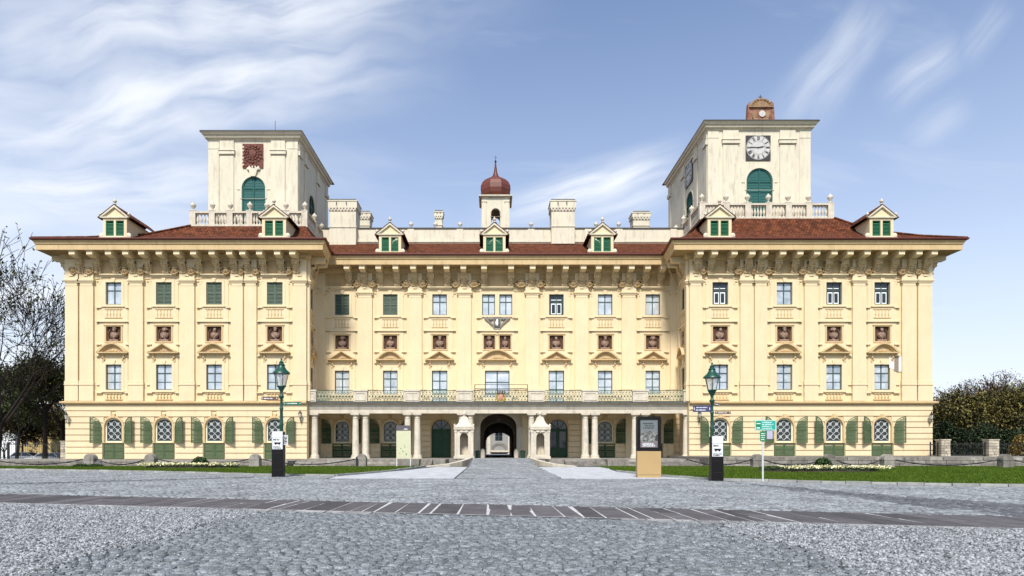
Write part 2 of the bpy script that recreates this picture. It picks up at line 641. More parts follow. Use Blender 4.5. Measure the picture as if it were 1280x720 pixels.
def fast_mesh(name, verts, faces_flat, nper, m, tone=None):
    """numpy mesh: faces all with nper corners"""
    me = bpy.data.meshes.new(name)
    nv = len(verts)
    nf = len(faces_flat) // nper
    me.vertices.add(nv)
    me.vertices.foreach_set('co', np.asarray(verts, dtype=np.float32).ravel())
    me.loops.add(nf * nper)
    me.loops.foreach_set('vertex_index', np.asarray(faces_flat, dtype=np.int32))
    me.polygons.add(nf)
    me.polygons.foreach_set('loop_start', np.arange(0, nf * nper, nper, dtype=np.int32))
    me.polygons.foreach_set('loop_total', np.full(nf, nper, dtype=np.int32))
    me.update(calc_edges=True)
    if tone is not None:
        a = me.attributes.new('tone', 'FLOAT', 'POINT')
        a.data.foreach_set('value', np.asarray(tone, dtype=np.float32))
    me.materials.append(m)
    return me


# ================================================================== GROUND
def ground_z(x, y):
    """sunken street behind the park fence on the left, otherwise level"""
    a = min(1, max(0, (-x - 43) / 5)) * min(1, max(0, (y - 62) / 6))
    return -0.52 * a


g = MB()
xs = [-1500, -700, -300, -150, -100, -70, -55, -48, -46, -44, -40, -20, 0, 20, 45, 80, 150, 400, 1500]
ys = [-300, -50, 0, 20, 40, 60, 62, 64, 66, 68, 75, 90, 120, 170, 260, 500, 1200, 3000]
for y in ys:
    for x in xs:
        g.v.append((x, y, ground_z(x, y) - 0.03))
for j in range(len(ys) - 1):
    for i in range(len(xs) - 1):
        a = j * len(xs) + i
        g.f.append((a, a + 1, a + 1 + len(xs), a + len(xs)))
structure('ground', g, EARTH, fix=False)


def band_far(x): return 15.2 - 0.262 * x
def band_near(x): return 12.75 - 0.25 * x


# street sheet
s = MB()
s.add([(-60, -10, 0), (60, -10, 0), (60, 30, 0), (-60, 30, 0)], [(0, 1, 2, 3)])
s.add([(-60, 30, 0), (14, 30, 0), (14, 49, 0), (-60, 49, 0)], [(0, 1, 2, 3)])
street = structure('cobbled_street', s, JOINT, 'grey cobbled square in front of the palace', fix=False)


def cobble_arrays(cells):
    """cells: arrays cx, cy, sx, sy, rot, h, tone -> irregular domed stones"""
    n = len(cells[0])
    cx, cy, sx, sy, rot, h, tone = cells
    ang = np.array([-2.75, -2.2, -0.85, -0.35, 0.4, 0.85, 2.25, 2.75])
    K = len(ang)
    c, s_ = np.cos(ang), np.sin(ang)
    # superellipse-like outline
    k = 1 / np.maximum(np.abs(c), np.abs(s_) * 1.0)
    ox, oy = c * np.minimum(k, 1.38), s_ * np.minimum(k, 1.38)
    jit = NPR.uniform(0.84, 1.10, (n, K))
    V = np.zeros((n, 2 * K + 1, 3))
    cr, sr = np.cos(rot)[:, None], np.sin(rot)[:, None]
    for ring, (sc, zz) in enumerate(((1.04, 0.0), (0.89, 1.0))):
        px = ox[None] * jit * sc * sx[:, None] * 0.5
        py = oy[None] * jit * sc * sy[:, None] * 0.5
        V[:, ring * K:(ring + 1) * K, 0] = cx[:, None] + px * cr - py * sr
        V[:, ring * K:(ring + 1) * K, 1] = cy[:, None] + px * sr + py * cr
        V[:, ring * K:(ring + 1) * K, 2] = (h[:, None] * zz * (0.80 + NPR.uniform(-0.30, 0.24, (n, K)))) - (0.015 if ring == 0 else 0)
    V[:, 2 * K, 0], V[:, 2 * K, 1], V[:, 2 * K, 2] = cx, cy, h * 1.02
    F = []
    for i in range(K):
        j = (i + 1) % K
        F += [[i, j, K + j], [i, K + j, K + i], [K + i, K + j, 2 * K]]
    F = np.array(F)
    idx = (F[None] + (np.arange(n) * (2 * K + 1))[:, None, None]).reshape(-1)
    return V.reshape(-1, 3), idx, np.repeat(tone, 2 * K + 1)


def gen_cells(x0, x1, y0, y1, w, d, keep, arc=0.35, hmin=0.014, hmax=0.032):
    out = []
    y = y0
    row = 0
    while y < y1:
        x = x0 + (row % 2) * w * 0.5 + R.uniform(-0.04, 0.04)
        while x < x1:
            ww = w * R.uniform(0.78, 1.25)
            xx = x + ww / 2
            yy = y + arc * abs(sin((xx + 0.4) * pi / 2.4)) + R.uniform(-0.012, 0.012)
            sl = arc * cos((xx + 0.4) * pi / 2.4) * pi / 2.4 * (1 if sin((xx + 0.4) * pi / 2.4) > 0 else -1)
            if keep(xx, yy):
                out.append((xx, yy, ww * 0.95, d * R.uniform(0.84, 0.96), math.atan(sl) + R.uniform(-0.08, 0.08), R.uniform(hmin, hmax), R.random()))
            x += ww
        y += d
        row += 1
    return np.array(out).T


cells = gen_cells(-5.0, 4.2, 4.6, 14.5, 0.15, 0.155,
                  lambda x, y: -4.85 + 0.12 * sin(y * 2.1) < x < 3.95 + 0.15 * sin(y * 1.7) and y < band_near(x) - 0.25)
order = np.argsort(np.abs(cells[1] - 6.9) + np.abs(cells[0]) * 0.02)
near_ids = [i for i in np.argsort(cells[1]) if cells[1][i] > 6.55 and abs(cells[0][i]) < cells[1][i] * 0.80][:296]
near_set = set(int(i) for i in near_ids)
rest = np.array([i for i in range(cells.shape[1]) if i not in near_set])
V, I, T = cobble_arrays(cells[:, rest])
stuff(put('cobble_field', fast_mesh('cobble_field', V, I, 3, COBBLE, T), street, (0, 0, 0)))
# single cobbles: eight shared shapes
variants = []
for k in range(24):
    one = np.array([[0.0], [0.0], [0.15], [0.145], [0.0], [0.026], [0.0]])
    V, I, T = cobble_arrays(one)
    variants.append(fast_mesh('cobble', V, I, 3, COBBLE, T * 0))
for i in near_ids:
    cx, cy, sx, sy, rot, h, tone = cells[:, i]
    put('cobble', variants[R.randrange(24)], street, (cx, cy, 0), rot, (sx / 0.15, sy / 0.145, h / 0.026))


def lawn_front_r(x):
    pts = [(7.2, 38), (8.0, 31.5), (9.5, 27.5), (12.0, 25.6), (16.5, 23.4), (22, 21.5), (30, 19.5), (60, 15)]
    for (a, b), (c, d) in zip(pts, pts[1:]):
        if x < c:
            return b + (d - b) * (x - a) / (c - a)
    return pts[-1][1]


def lawn_front_l(x):
    pts = [(-60, 47), (-30, 41), (-20, 37.5), (-12, 33), (-7.6, 31.5)]
    for (a, b), (c, d) in zip(pts, pts[1:]):
        if x < c:
            return b + (d - b) * (x - a) / (c - a)
    return pts[-1][1]


def far_keep(x, y):
    if y < band_far(x) + 0.15 or abs(x - 0.3) > y * 0.82:
        return False
    if x > 7 and y > lawn_front_r(x) - 0.4:
        return False
    if x < -7.6 and y > lawn_front_l(x) - 0.4:
        return False
    return y < 28.6 or (x < -7.6 and y < lawn_front_l(x) - 0.4)


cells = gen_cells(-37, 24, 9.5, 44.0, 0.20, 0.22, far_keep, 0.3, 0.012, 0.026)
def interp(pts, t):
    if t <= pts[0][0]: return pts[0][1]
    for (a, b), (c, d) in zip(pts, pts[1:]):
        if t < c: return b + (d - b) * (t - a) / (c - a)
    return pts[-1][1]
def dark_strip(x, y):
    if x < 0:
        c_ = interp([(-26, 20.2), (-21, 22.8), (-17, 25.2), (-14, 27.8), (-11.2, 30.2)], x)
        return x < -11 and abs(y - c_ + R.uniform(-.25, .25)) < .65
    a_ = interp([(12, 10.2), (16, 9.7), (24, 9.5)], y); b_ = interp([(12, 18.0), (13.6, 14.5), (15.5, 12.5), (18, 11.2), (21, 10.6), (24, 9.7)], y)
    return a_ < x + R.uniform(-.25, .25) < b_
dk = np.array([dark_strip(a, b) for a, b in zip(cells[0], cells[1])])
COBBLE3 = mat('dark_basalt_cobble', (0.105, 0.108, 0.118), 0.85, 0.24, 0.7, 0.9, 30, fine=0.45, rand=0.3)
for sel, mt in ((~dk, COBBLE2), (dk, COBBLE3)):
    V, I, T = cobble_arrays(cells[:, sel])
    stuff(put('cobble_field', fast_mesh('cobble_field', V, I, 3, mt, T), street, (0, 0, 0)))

# ramp of setts to the gate, with edge stones
RX0, RX1 = -1.75, 3.05
r = MB()
prof = [(28.6, 0.012), (44, 0.10), (52, 0.50), (58.2, 0.52)]
for y, z in prof:
    wx = 0.0 if y < 40 else min(1.7, (y - 44) * 0.22) if y > 44 else 0
    r.v += [(RX0 - max(0, wx) * 0.05, y, z), (RX1 + max(0, wx) * 0.05, y, z)]
r.f = [(2 * i, 2 * i + 1, 2 * i + 3, 2 * i + 2) for i in range(3)]
ramp = structure('cobbled_path', r, JOINT, 'cobbled ramp leading up to the gate passage', fix=False)


def ramp_z(y):
    for (a, b), (c, d) in zip(prof, prof[1:]):
        if y <= c:
            return b + (d - b) * (y - a) / (c - a)
    return 0.52


cells = gen_cells(RX0 + 0.1, RX1 - 0.1, 28.8, 58.0, 0.22, 0.26, lambda x, y: y < 57.9, 0.2, 0.01, 0.02)
V, I, T = cobble_arrays(cells)
V[:, 2] += np.array([ramp_z(y) for y in V[:, 1]])
stuff(put('cobble_field', fast_mesh('cobble_field', V, I, 3, COBBLE2, T), ramp, (0, 0, 0)))

# white gravel walks either side of the ramp
wp = MB()
wp.add([(-7.3, 28.9, 0.008), (RX0, 28.9, 0.008), (RX0, 48.3, 0.008), (-4.2, 48.3, 0.008), (-5.6, 40, 0.008), (-7.6, 31.8, 0.008)], [(0, 1, 2, 3, 4, 5)])
wp.add([(RX1, 28.9, 0.008), (8.9, 28.2, 0.008), (8.6, 29.5, 0.008), (8.0, 33, 0.008), (7.4, 38, 0.008), (8.4, 48.3, 0.008), (RX1, 48.3, 0.008)], [(0, 1, 2, 3, 4, 5, 6)])
structure('gravel_path', wp, WPATH, fix=False)


def pebbles(n, region, smin, smax, z=0.0, mound=0.5):
    out = []
    while len(out) < n:
        x = R.uniform(region[0], region[1]); y = region[2] + (region[3] - region[2]) * R.random() ** 1.25
        if region[4](x, y):
            out.append((x, y))
    P = np.array(out)
    n = len(P)
    base = np.array([(1, 0, 0), (0, 1, 0), (-1, 0, 0), (0, -1, 0), (0, 0, 1), (0, 0, -1)], float)
    sc = NPR.uniform(smin, smax, (n, 1, 1)) * NPR.uniform(0.6, 1.3, (n, 1, 3)) * np.array([1, 1, 0.75])
    v = base[None] * sc * NPR.uniform(0.8, 1.2, (n, 6, 1))
    a = NPR.uniform(0, 2 * pi, n)
    t = NPR.uniform(-0.6, 0.6, n)
    x, y, zz = v[..., 0].copy(), v[..., 1].copy(), v[..., 2].copy()
    y2 = y * np.cos(t)[:, None] - zz * np.sin(t)[:, None]
    zz = y * np.sin(t)[:, None] + zz * np.cos(t)[:, None]
    v[..., 0] = x * np.cos(a)[:, None] - y2 * np.sin(a)[:, None] + P[:, 0:1]
    v[..., 1] = x * np.sin(a)[:, None] + y2 * np.cos(a)[:, None] + P[:, 1:2]
    v[..., 2] = zz + z + NPR.uniform(0.0, mound * smax, (n, 1))
    F = np.array([(0, 1, 4), (1, 2, 4), (2, 3, 4), (3, 0, 4), (1, 0, 5), (2, 1, 5), (3, 2, 5), (0, 3, 5)])
    idx = (F[None] + (np.arange(n) * 6)[:, None, None]).reshape(-1)
    return v.reshape(-1, 3), idx, np.repeat(NPR.uniform(0, 1, n), 6)


def gl(x, y): return x < -4.85 + 0.12 * sin(y * 2.1) - 0.02 and y < band_near(x) - 0.12 and abs(x) < y * 0.80 + 0.4
def gr(x, y): return x > 3.95 + 0.15 * sin(y * 1.7) + 0.02 and y < band_near(x) - 0.12 and abs(x) < y * 0.84 + 0.4


for nm, fn, n, reg in (('gravel', gl, 42000, (-14.5, -4.6, 5.4, 16.6, gl)), ('gravel', gr, 32000, (3.7, 10.5, 5.4, 12.3, gr))):
    b = MB()
    if fn is gl:
        b.add([(-22, -2, 0.006), (-4.85, -2, 0.006), (-4.85, band_near(-4.85) - 0.1, 0.006), (-22, band_near(-22) - 0.1, 0.006)], [(0, 1, 2, 3)])
    else:
        b.add([(3.95, -2, 0.006), (22, -2, 0.006), (22, band_near(22) - 0.1, 0.006), (3.95, band_near(3.95) - 0.1, 0.006)], [(0, 1, 2, 3)])
    bed = structure('gravel_bed', b, GRAVELB, fix=False)
    V, I, T = pebbles(n, reg, 0.017, 0.034)
    o = stuff(put('gravel', fast_mesh('gravel', V, I, 3, GRAVEL, T), None, (0, 0, 0)))
    o['label'] = 'loose grey gravel beside the near cobbles on the ' + ('left' if fn is gl else 'right')

V, I, T = pebbles(5200, (-6.2, 5.2, 5.4, 13.5, lambda x, y: y < band_near(x) - .1 and -6.2 < x < 5.2 and R.random() < math.exp(-min(abs(x + 4.85), abs(x - 3.95)) / .45) + .06), 0.010, 0.022, z=0.012)
o = stuff(put('gravel', fast_mesh('gravel', V, I, 3, GRAVEL, T), None, (0, 0, 0)))
o['label'] = 'stray gravel scattered over the edges of the near cobbles'
# dark slab band across the street
bb = MB()
bb.add([(-26, band_near(-26), 0.010), (22, band_near(22), 0.010), (22, band_far(22), 0.010), (-26, band_far(-26), 0.010)], [(0, 1, 2, 3)])
bandb = structure('slab_band', bb, SLABB, 'dark stone slab strip crossing the cobbled street', fix=False)
x = -19.0
while x < 14.2:
    wv = R.uniform(0.34, 0.62)
    if R.random() < 0.15: wv = R.uniform(0.24, 0.3)
    gp = R.choice((0.03, 0.04, 0.055)) if abs(x) < 6 else R.choice((0.015, 0.03, 0.04))
    xa, xb = x + gp / 2, x + wv - gp / 2
    split = R.random() < 0.30
    lows = [0.02, R.uniform(0.42, 0.6), 0.97] if split else [0.02, 0.97]
    for q in range(len(lows) - 1):
        f0, f1 = lows[q] + (0.01 if q else 0), lows[q + 1]
        sk = R.uniform(-0.05, 0.05)
        pts = []
        for (xx, fr) in ((xa, f0), (xb, f0), (xb + sk, f1), (xa + sk, f1)):
            yy = band_near(xx) + (band_far(xx) - band_near(xx)) * fr
            pts.append((xx, yy))
        m = MB()
        z1 = 0.015 + R.uniform(0, 0.005)
        cx = sum(p[0] for p in pts) / 4; cy = sum(p[1] for p in pts) / 4
        m.v = [(p[0], p[1], 0.004) for p in pts] + [(cx + (p[0] - cx) * 0.985, cy + (p[1] - cy) * 0.985, z1) for p in pts]
        m.f = [(4, 5, 6, 7), (0, 1, 5, 4), (1, 2, 6, 5), (2, 3, 7, 6), (3, 0, 4, 7)]
        world_part('slab', m, SLAB, bandb, fix=False)
    x += wv
# a row of lighter edge stones on the near side of the band
x = -14.0
PALE_SL = mat('pale_edge_stone', (0.26, 0.25, 0.24), 0.85, 0.3, 3, 0.5, 30, rand=0.4, fine=0.2)
while x < 11.5:
    wv = R.uniform(0.3, 0.75)
    if abs(x) > 2.2:
        m = MB()
        y0, y1 = band_near(x) - R.uniform(0.26, 0.42), band_near(x) - 0.03
        dy = band_near(x + wv) - band_near(x)
        m.v = [(x + .02, y0, 0.0), (x + wv - .02, y0 + dy, 0.0), (x + wv - .02, y1 + dy, 0.0), (x + .02, y1, 0.0)]
        m.v += [(p[0], p[1], 0.024) for p in m.v]
        m.f = [(4, 5, 6, 7), (0, 1, 5, 4), (1, 2, 6, 5), (2, 3, 7, 6), (3, 0, 4, 7)]
        world_part('edge_stone', m, PALE_SL, bandb, fix=False)
    x += wv
# narrower dark strips sweeping out to the sides, as thin laid sheets of smoother asphalt
ASPH = mat('dark_asphalt', (0.12, 0.125, 0.14), 0.85, 0.3, 1.2, 0.5, 60, fine=0.25)
def strip(pts, wdt, z, nm):
    m = MB()
    for (x_, y_), ww in zip(pts, wdt):
        m.v += [(x_, y_ - ww, z), (x_, y_ + ww, z)]
    m.f = [(2 * i, 2 * i + 2, 2 * i + 3, 2 * i + 1) for i in range(len(pts) - 1)]
    return structure(nm, m, ASPH, fix=False)
[strip for _ in ()] or None
if False: strip([(-26, 20.2), (-21, 22.8), (-17, 25.2), (-14, 27.8), (-11.2, 30.2)], [0.7, 0.7, 0.7, 0.6, 0.4], 0.045, 'asphalt_strip')


# lawns
def lawn(xs, front, back, nm, label):
    m = MB()
    for x_ in xs:
        f_ = front(x_)
        m.v += [(x_, f_, 0.03), (x_, max(f_ + 0.02, back(x_)), 0.05)]
    m.f = [(2 * i, 2 * i + 2, 2 * i + 3, 2 * i + 1) for i in range(len(xs) - 1)]
    o = structure(nm, m, LAWN, label, fix=False)
    return o
xl = [-70, -45, -38, -30, -25, -20, -16, -12, -10, -8.4, -7.6]
def back_l(x_): return 49.0 if x_ < -9 else 49.0
m = MB()
fl = [(-70, 48.5)] + [(x_, lawn_front_l(x_)) for x_ in xl[1:]] + [(-6.4, 36.5), (-5.6, 42), (-5.2, 48.6)]
m.v = [(a, b, 0.04) for a, b in fl] + [(-5.2, 49.4, 0.05), (-70, 49.4, 0.05)]
m.f = [tuple(range(len(m.v)))]
lawnl = structure('lawn', m, LAWN, 'mown lawn along the left wing', fix=False)
frr = [(8.5, 48.6), (7.6, 42), (7.3, 38), (8.0, 31.5), (9.5, 27.5), (12.0, 25.6), (16.5, 23.4), (22, 21.5), (30, 19.5), (60, 15)]
m = MB()
m.v = [(a, b, 0.04) for a, b in frr] + [(60, 49.4, 0.05), (8.5, 49.4, 0.05)]
m.f = [tuple(range(len(m.v)))]
lawnr = structure('lawn', m, LAWN, 'mown lawn along the right wing', fix=False)


def kerb(pts, nm='kerb', step=0.8):
    root = None
    mbase = MB()
    P = [Vector(p) for p in pts]
    for a, b in zip(P, P[1:]):
        d = (b - a); L_ = d.length; d.normalize(); nn = Vector((-d.y, d.x))
        k = max(1, int(L_ / step))
        for i in range(k):
            p = a + d * (L_ * i / k + 0.012); q = a + d * (L_ * (i + 1) / k - 0.012)
            zz = 0.10 + R.uniform(-0.012, 0.012)
            vs = [p + nn * 0.09, q + nn * 0.09, q - nn * 0.09, p - nn * 0.09]
            m_ = MB()
            m_.v = [(v.x, v.y, -0.01) for v in vs] + [(v.x, v.y, zz) for v in vs]
            m_.f = [(4, 5, 6, 7), (0, 1, 5, 4), (1, 2, 6, 5), (2, 3, 7, 6), (3, 0, 4, 7)]
            if root is None:
                root = structure(nm, m_, KERB, fix=True)
            else:
                world_part('kerb_stone', m_, KERB, root)
    return root
KERB = mat('kerb_granite', (0.30, 0.30, 0.28), 0.9, 0.2, 4, 0.4, 30, rand=0.2)
kerb([(a, b - 0.1) for a, b in fl if a > -46], step=0.8)
kerb([(a - 0.05, b - 0.1) for a, b in frr[2:]], step=0.8)


def blades(n, inside, reg, nm, label):
    pts = []
    while len(pts) < n:
        x_ = R.uniform(reg[0], reg[1]); y_ = reg[2] + (reg[3] - reg[2]) * R.random() ** 1.4
        if inside(x_, y_): pts.append((x_, y_))
    P = np.array(pts)
    a = NPR.uniform(0, 2 * pi, n); h = NPR.uniform(0.03, 0.085, n); w_ = NPR.uniform(0.012, 0.03, n)
    lx, ly = NPR.uniform(-.03, .03, n), NPR.uniform(-.03, .03, n)
    V = np.zeros((n, 3, 3))
    V[:, 0] = np.stack([P[:, 0] + np.cos(a) * w_, P[:, 1] + np.sin(a) * w_, np.full(n, 0.035)], 1)
    V[:, 1] = np.stack([P[:, 0] - np.cos(a) * w_, P[:, 1] - np.sin(a) * w_, np.full(n, 0.035)], 1)
    V[:, 2] = np.stack([P[:, 0] + lx, P[:, 1] + ly, 0.04 + h], 1)
    o = stuff(put(nm, fast_mesh(nm, V.reshape(-1, 3), np.arange(n * 3), 3, GRASS, np.repeat(NPR.uniform(0, 1, n), 3)), None, (0, 0, 0)))
    o['label'] = label


blades(45000, lambda x, y: y > (lawn_front_l(x) if x < -7.6 else 31.5 + (x + 7.6) * 5), (-38, -5.5, 30, 49.2), 'grass', 'short mown grass of the lawn on the left')
blades(80000, lambda x, y: y > lawn_front_r(x) + 0.1, (7.6, 40, 19, 49.2), 'grass', 'short mown grass of the lawn on the right')

# ---------------------------------------------------------------- terraces
TL, TC, TR = 0.44, 0.50, 0.72
DT = 50.0


def terrace(nm, x0, x1, top, d0=DT, label=None, d1=57.9, blocks=True, courses=3):
    m = MB().box(x0, x1, d0 + 0.36, d1, -0.2, top - 0.012)
    t = structure(nm, m, STONE_G, label)
    if blocks:
        hh = (top + 0.08) / courses
        for c in range(courses):
            xx = x0
            z0 = -0.08 + hh * c
            while xx < x1 - 0.05:
                L_ = min(R.choice((1.0, 1.3, 1.6, 2.1)), x1 - xx)
                mm = MB().box(xx + 0.018, xx + L_ - 0.018, d0 + 0.115 * c + R.uniform(-.02, .02), d0 + 0.62, z0 + 0.028, z0 + hh)
                world_part('stone_block', mm, STONE_G, t)
                xx += L_
    return t


terrace('terrace_left', -62, X(394), TL, label='low stone terrace under the left wing', d1=63)
terrace('terrace_right', X(850), 66, TR, label='low stone terrace under the right wing', d1=63)
# centre: steps either side of the ramp, platform under the portico
cp = MB().box(X(394), X(562), 52.8, 62.9, -0.2, TC).box(X(680), X(850), 52.8, 62.9, -0.2, TC).box(X(562), X(680), 56.9, 62.9, -0.2, TC + .01)
plat = structure('portico_floor', cp, STONE_G)
def steps(x0, x1, nm):
    root = None
    for k in range(3):
        z1 = 0.17 * (k + 1) - 0.01
        xx = x0
        while xx < x1 - 0.05:
            L_ = min(R.choice((1.4, 1.9, 2.4)), x1 - xx)
            if x1 - xx - L_ < 0.4: L_ = x1 - xx
            mm = MB().box(xx + 0.008, xx + L_ - 0.008, 51.3 + 0.42 * k, 52.79, z1 - 0.165, z1)
            if root is None: root = structure(nm, mm, STONE_G)
            else: world_part('step_block', mm, STONE_G, root)
            xx += L_
    return root
steps(X(394) + .1, X(512), 'steps')
steps(X(535), X(548), 'steps')
steps(X(697), X(742), 'steps')
steps(X(765), X(850) - .1, 'steps')
for a, b in ((512, 535), (742, 765)):
    structure('step_wall', MB().box(X(a), X(b), 50.9, 53.2, -0.1, TC + 0.03), STONE_G)
for sx, x0 in ((-1, RX0 - 0.05), (1, RX1 + 0.05)):
    pts = [(x0 + sx * 3.1, 49.2), (x0 + sx * 1.7, 50.4), (x0 + sx * 0.8, 52.0), (x0 + sx * 0.25, 54.0), (x0 + sx * 0.1, 56.5)]
    zs = [0.06, 0.2, 0.38, 0.56, 0.62]
    m = MB()
    for (a, b), zz in zip(pts, zs):
        m.v += [(a - 0.16, b, -0.05), (a + 0.16, b, -0.05), (a + 0.16, b, zz), (a - 0.16, b, zz)]
    for i in range(len(pts) - 1):
        for k in range(4):
            a, b = i * 4 + k, i * 4 + (k + 1) % 4
            m.f.append((a, b, b + 4, a + 4))
    m.f.append((0, 1, 2, 3))
    structure('ramp_kerb', m, STONE)

# ================================================================== PALACE
palace = thing('palace', 'wide cream yellow palace with two square towers and red roofs', 'palace', (0.3, 60, 0))
W = [(-38.1, 96), (-38.1, 58), (X(384), 58), (X(393.6, D2), 62.5), (X(849, D2), 62.5), (X(861), 58), (39.2, 58), (39.2, 96)]
XL0, XL1, XR0, XR1 = -38.1, X(384), X(861), 39.2
XC0, XC1 = X(393.6, D2), X(849, D2)

z = Z
G_BOT, G_ARCH, G_SILL = 0.0, z(522), z(553)


def arch_pts(hw, z0, ztop, n=12, rise=None):
    """opening outline with round head: half width hw, foot z0, crown ztop"""
    r = rise if rise else hw
    zs = ztop - r
    p = [(-hw, z0), (hw, z0)]
    for i in range(n + 1):
        a = pi * i / n
        p.append((hw * cos(a), zs + r * sin(a)))
    return p


def rect(x0, x1, z0, z1): return [(x0, z0), (x1, z0), (x1, z1), (x0, z1)]
def shift(p, dx): return [(a + dx, b) for a, b in p]


ZT0, ZT1 = z(381), z(353)        # top windows
ZF0, ZF1 = z(487.5), z(455.7)    # first floor windows
ZN0, ZN1 = z(427), z(408)        # busts
HW = 0.70


def bust_seed(k):
    m = MB()
    r_ = random.Random(k)
    m.box(-0.42, 0.42, -0.12, 0.14, 0.0, 0.16)
    m.lathe([(0.16, 0.16), (0.14, 0.24), (0.33, 0.38), (0.37, 0.56), (0.34, 0.72), (0.14, 0.80), (0.12, 0.88)], 0, 0.02, 10, True, sx=1, sy=0.55)
    t = r_.uniform(-0.05, 0.05)
    m.ell((t, -0.05, 1.0), (0.15, 0.16, 0.19), 8, 6, 0.05)
    if k % 3 == 0: m.ell((t, -0.03, 1.16), (0.19, 0.18, 0.09), 8, 5, 0.1)
    if k % 3 == 1:
        for i in range(7): m.ell((t + 0.2 * cos(pi * i / 6), 0.0, 1.03 + 0.19 * sin(pi * i / 6)), (0.07, 0.08, 0.08), 6, 4, 0.1)
    m.tube((0.30, -0.08, 0.62), (0.05, -0.16, 0.30), 0.07, 0.05, 6)
    m.tube((-0.26, -0.10, 0.70), (0.16, -0.14, 0.36), 0.045, 0.04, 5)
    return m.mesh('bust', BUST, 40)


BUSTS = [bust_seed(k) for k in range(6)]


def sh(name, mb, m, smooth=0):
    return mb.mesh(name, m, smooth)


# --- shared meshes, local frame: x along the wall, -y outward, z absolute
def sash_mesh(hw, z0, z1, rows, cols=2, t=0.075, name='window_frame'):
    m = MB()
    m.plate(rect(-hw, hw, z0, z1), [rect(-hw + t, hw - t, z0 + t, z1 - t)], 0.10, 0.19)
    for c in range(1, cols):
        x_ = -hw + 2 * hw * c / cols
        m.box(x_ - 0.045, x_ + 0.045, 0.105, 0.185, z0 + t, z1 - t)
    for zz, th in rows:
        m.box(-hw + t, hw - t, 0.110, 0.180, zz - th, zz + th)
    return m


SASH_T = sash_mesh(HW, ZT0, ZT1, [(ZT0 + 1.28, 0.04)]).mesh('window', FRAME)
SASH_F = sash_mesh(HW, ZF0, ZF1, [(ZF0 + 1.50, 0.045), (ZF0 + 0.72, 0.02)]).mesh('window', FRAME)
def pane_mesh(hw, z0, z1, m, y=0.15): return MB().box(-hw + .05, hw - .05, y, y + .012, z0 + .05, z1 - .05).mesh('pane', m)
PANE2 = mat('window_pane_grey', (0.20, 0.26, 0.32), 0.07, 0.35, 1.3, spec=0.9, col2=(0.55, 0.60, 0.64))
PANE_T, PANE_TD = pane_mesh(HW, ZT0, ZT1, PANE), pane_mesh(HW, ZT0, ZT1, PANED)
PANE_F = pane_mesh(HW, ZF0, ZF1, PANE)
PANE_T2, PANE_F2 = pane_mesh(HW, ZT0, ZT1, PANE2), pane_mesh(HW, ZF0, ZF1, PANE2)
CURT = mat('curtain_cloth', (0.46, 0.47, 0.46), 0.9, 0.1, 3)
def curtain(z0, z1, k):
    m = MB()
    for sx in (-1, 1):
        w_ = (0.30, 0.42, 0.22)[k]
        for i in range(4):
            a = sx * (HW - .07 - w_ * i / 4)
            m.box(a, a - sx * w_ / 4.6, 0.135, 0.149, z0 + .08, z1 - .08)
    return m.mesh('curtain', CURT)
CURT_F = [curtain(ZF0, ZF1, k) for k in range(3)]
CURT_T = [curtain(ZT0, ZT1, k) for k in range(3)]
ZB = 5.72
SASH_D = sash_mesh(0.74, ZB, ZF1, [(ZF1 - 0.98, 0.03), (ZF1 - 1.8, 0.03), (ZB + 0.95, 0.05)]).mesh('french_window', GREEN_D)
PANE_D = pane_mesh(0.74, ZB, ZF1, PANE)
SASH_DD = sash_mesh(1.18, ZB, ZF1, [(ZF1 - 1.1, 0.03), (ZB + 0.95, 0.05)]).mesh('french_window', GREEN_D)
PANE_DD = pane_mesh(1.18, ZB, ZF1, PANE)


def louvre(x0, x1, z0, z1, y0, mb, step=0.12, th=0.025, frame=0.075, top=None, yd=0.07):
    """frame and slanted slats; top(x) gives the outline height for arched leaves"""
    if top is None: top = lambda x_: z1
    N = 6
    out = [(x0, z0), (x1, z0)] + [(x1 + (x0 - x1) * i / N, top(x1 + (x0 - x1) * i / N)) for i in range(N + 1)]
    inn = [(x0 + frame, z0 + frame), (x1 - frame, z0 + frame)] + \
          [(x1 - frame + (x0 - x1 + 2 * frame) * i / N, top(x1 - frame + (x0 - x1 + 2 * frame) * i / N) - frame) for i in range(N + 1)]
    mb.plate(out, [inn], y0, y0 + yd)
    zz = z0 + frame + 0.02
    while zz < z1 - frame:
        xs_ = [x_ for x_ in np.linspace(x0 + frame, x1 - frame, 12) if top(x_) - frame > zz + step * 0.8]
        if len(xs_) > 1:
            a, b = xs_[0], xs_[-1]
            mb.add([(a, y0 + 0.012, zz), (b, y0 + 0.012, zz), (b, y0 + yd - 0.008, zz + step * 0.72), (a, y0 + yd - 0.008, zz + step * 0.72)], [(0, 1, 2, 3)])
        zz += step
    zm = z0 + (z1 - z0) * 0.52
    mb.box(x0 + frame, x1 - frame, y0 + 0.003, y0 + yd - 0.004, zm - 0.03, zm + 0.03)
    return mb


SHUT_T = louvre(-HW + .02, -0.008, ZT0 + .02, ZT1 - .02, 0.03, MB())
SHUT_T = louvre(0.008, HW - .02, ZT0 + .02, ZT1 - .02, 0.03, SHUT_T).mesh('shutter', GREEN_U)

# ground floor arched window
GHW = 0.80
ZG0, ZG1 = z(553.5), z(522)


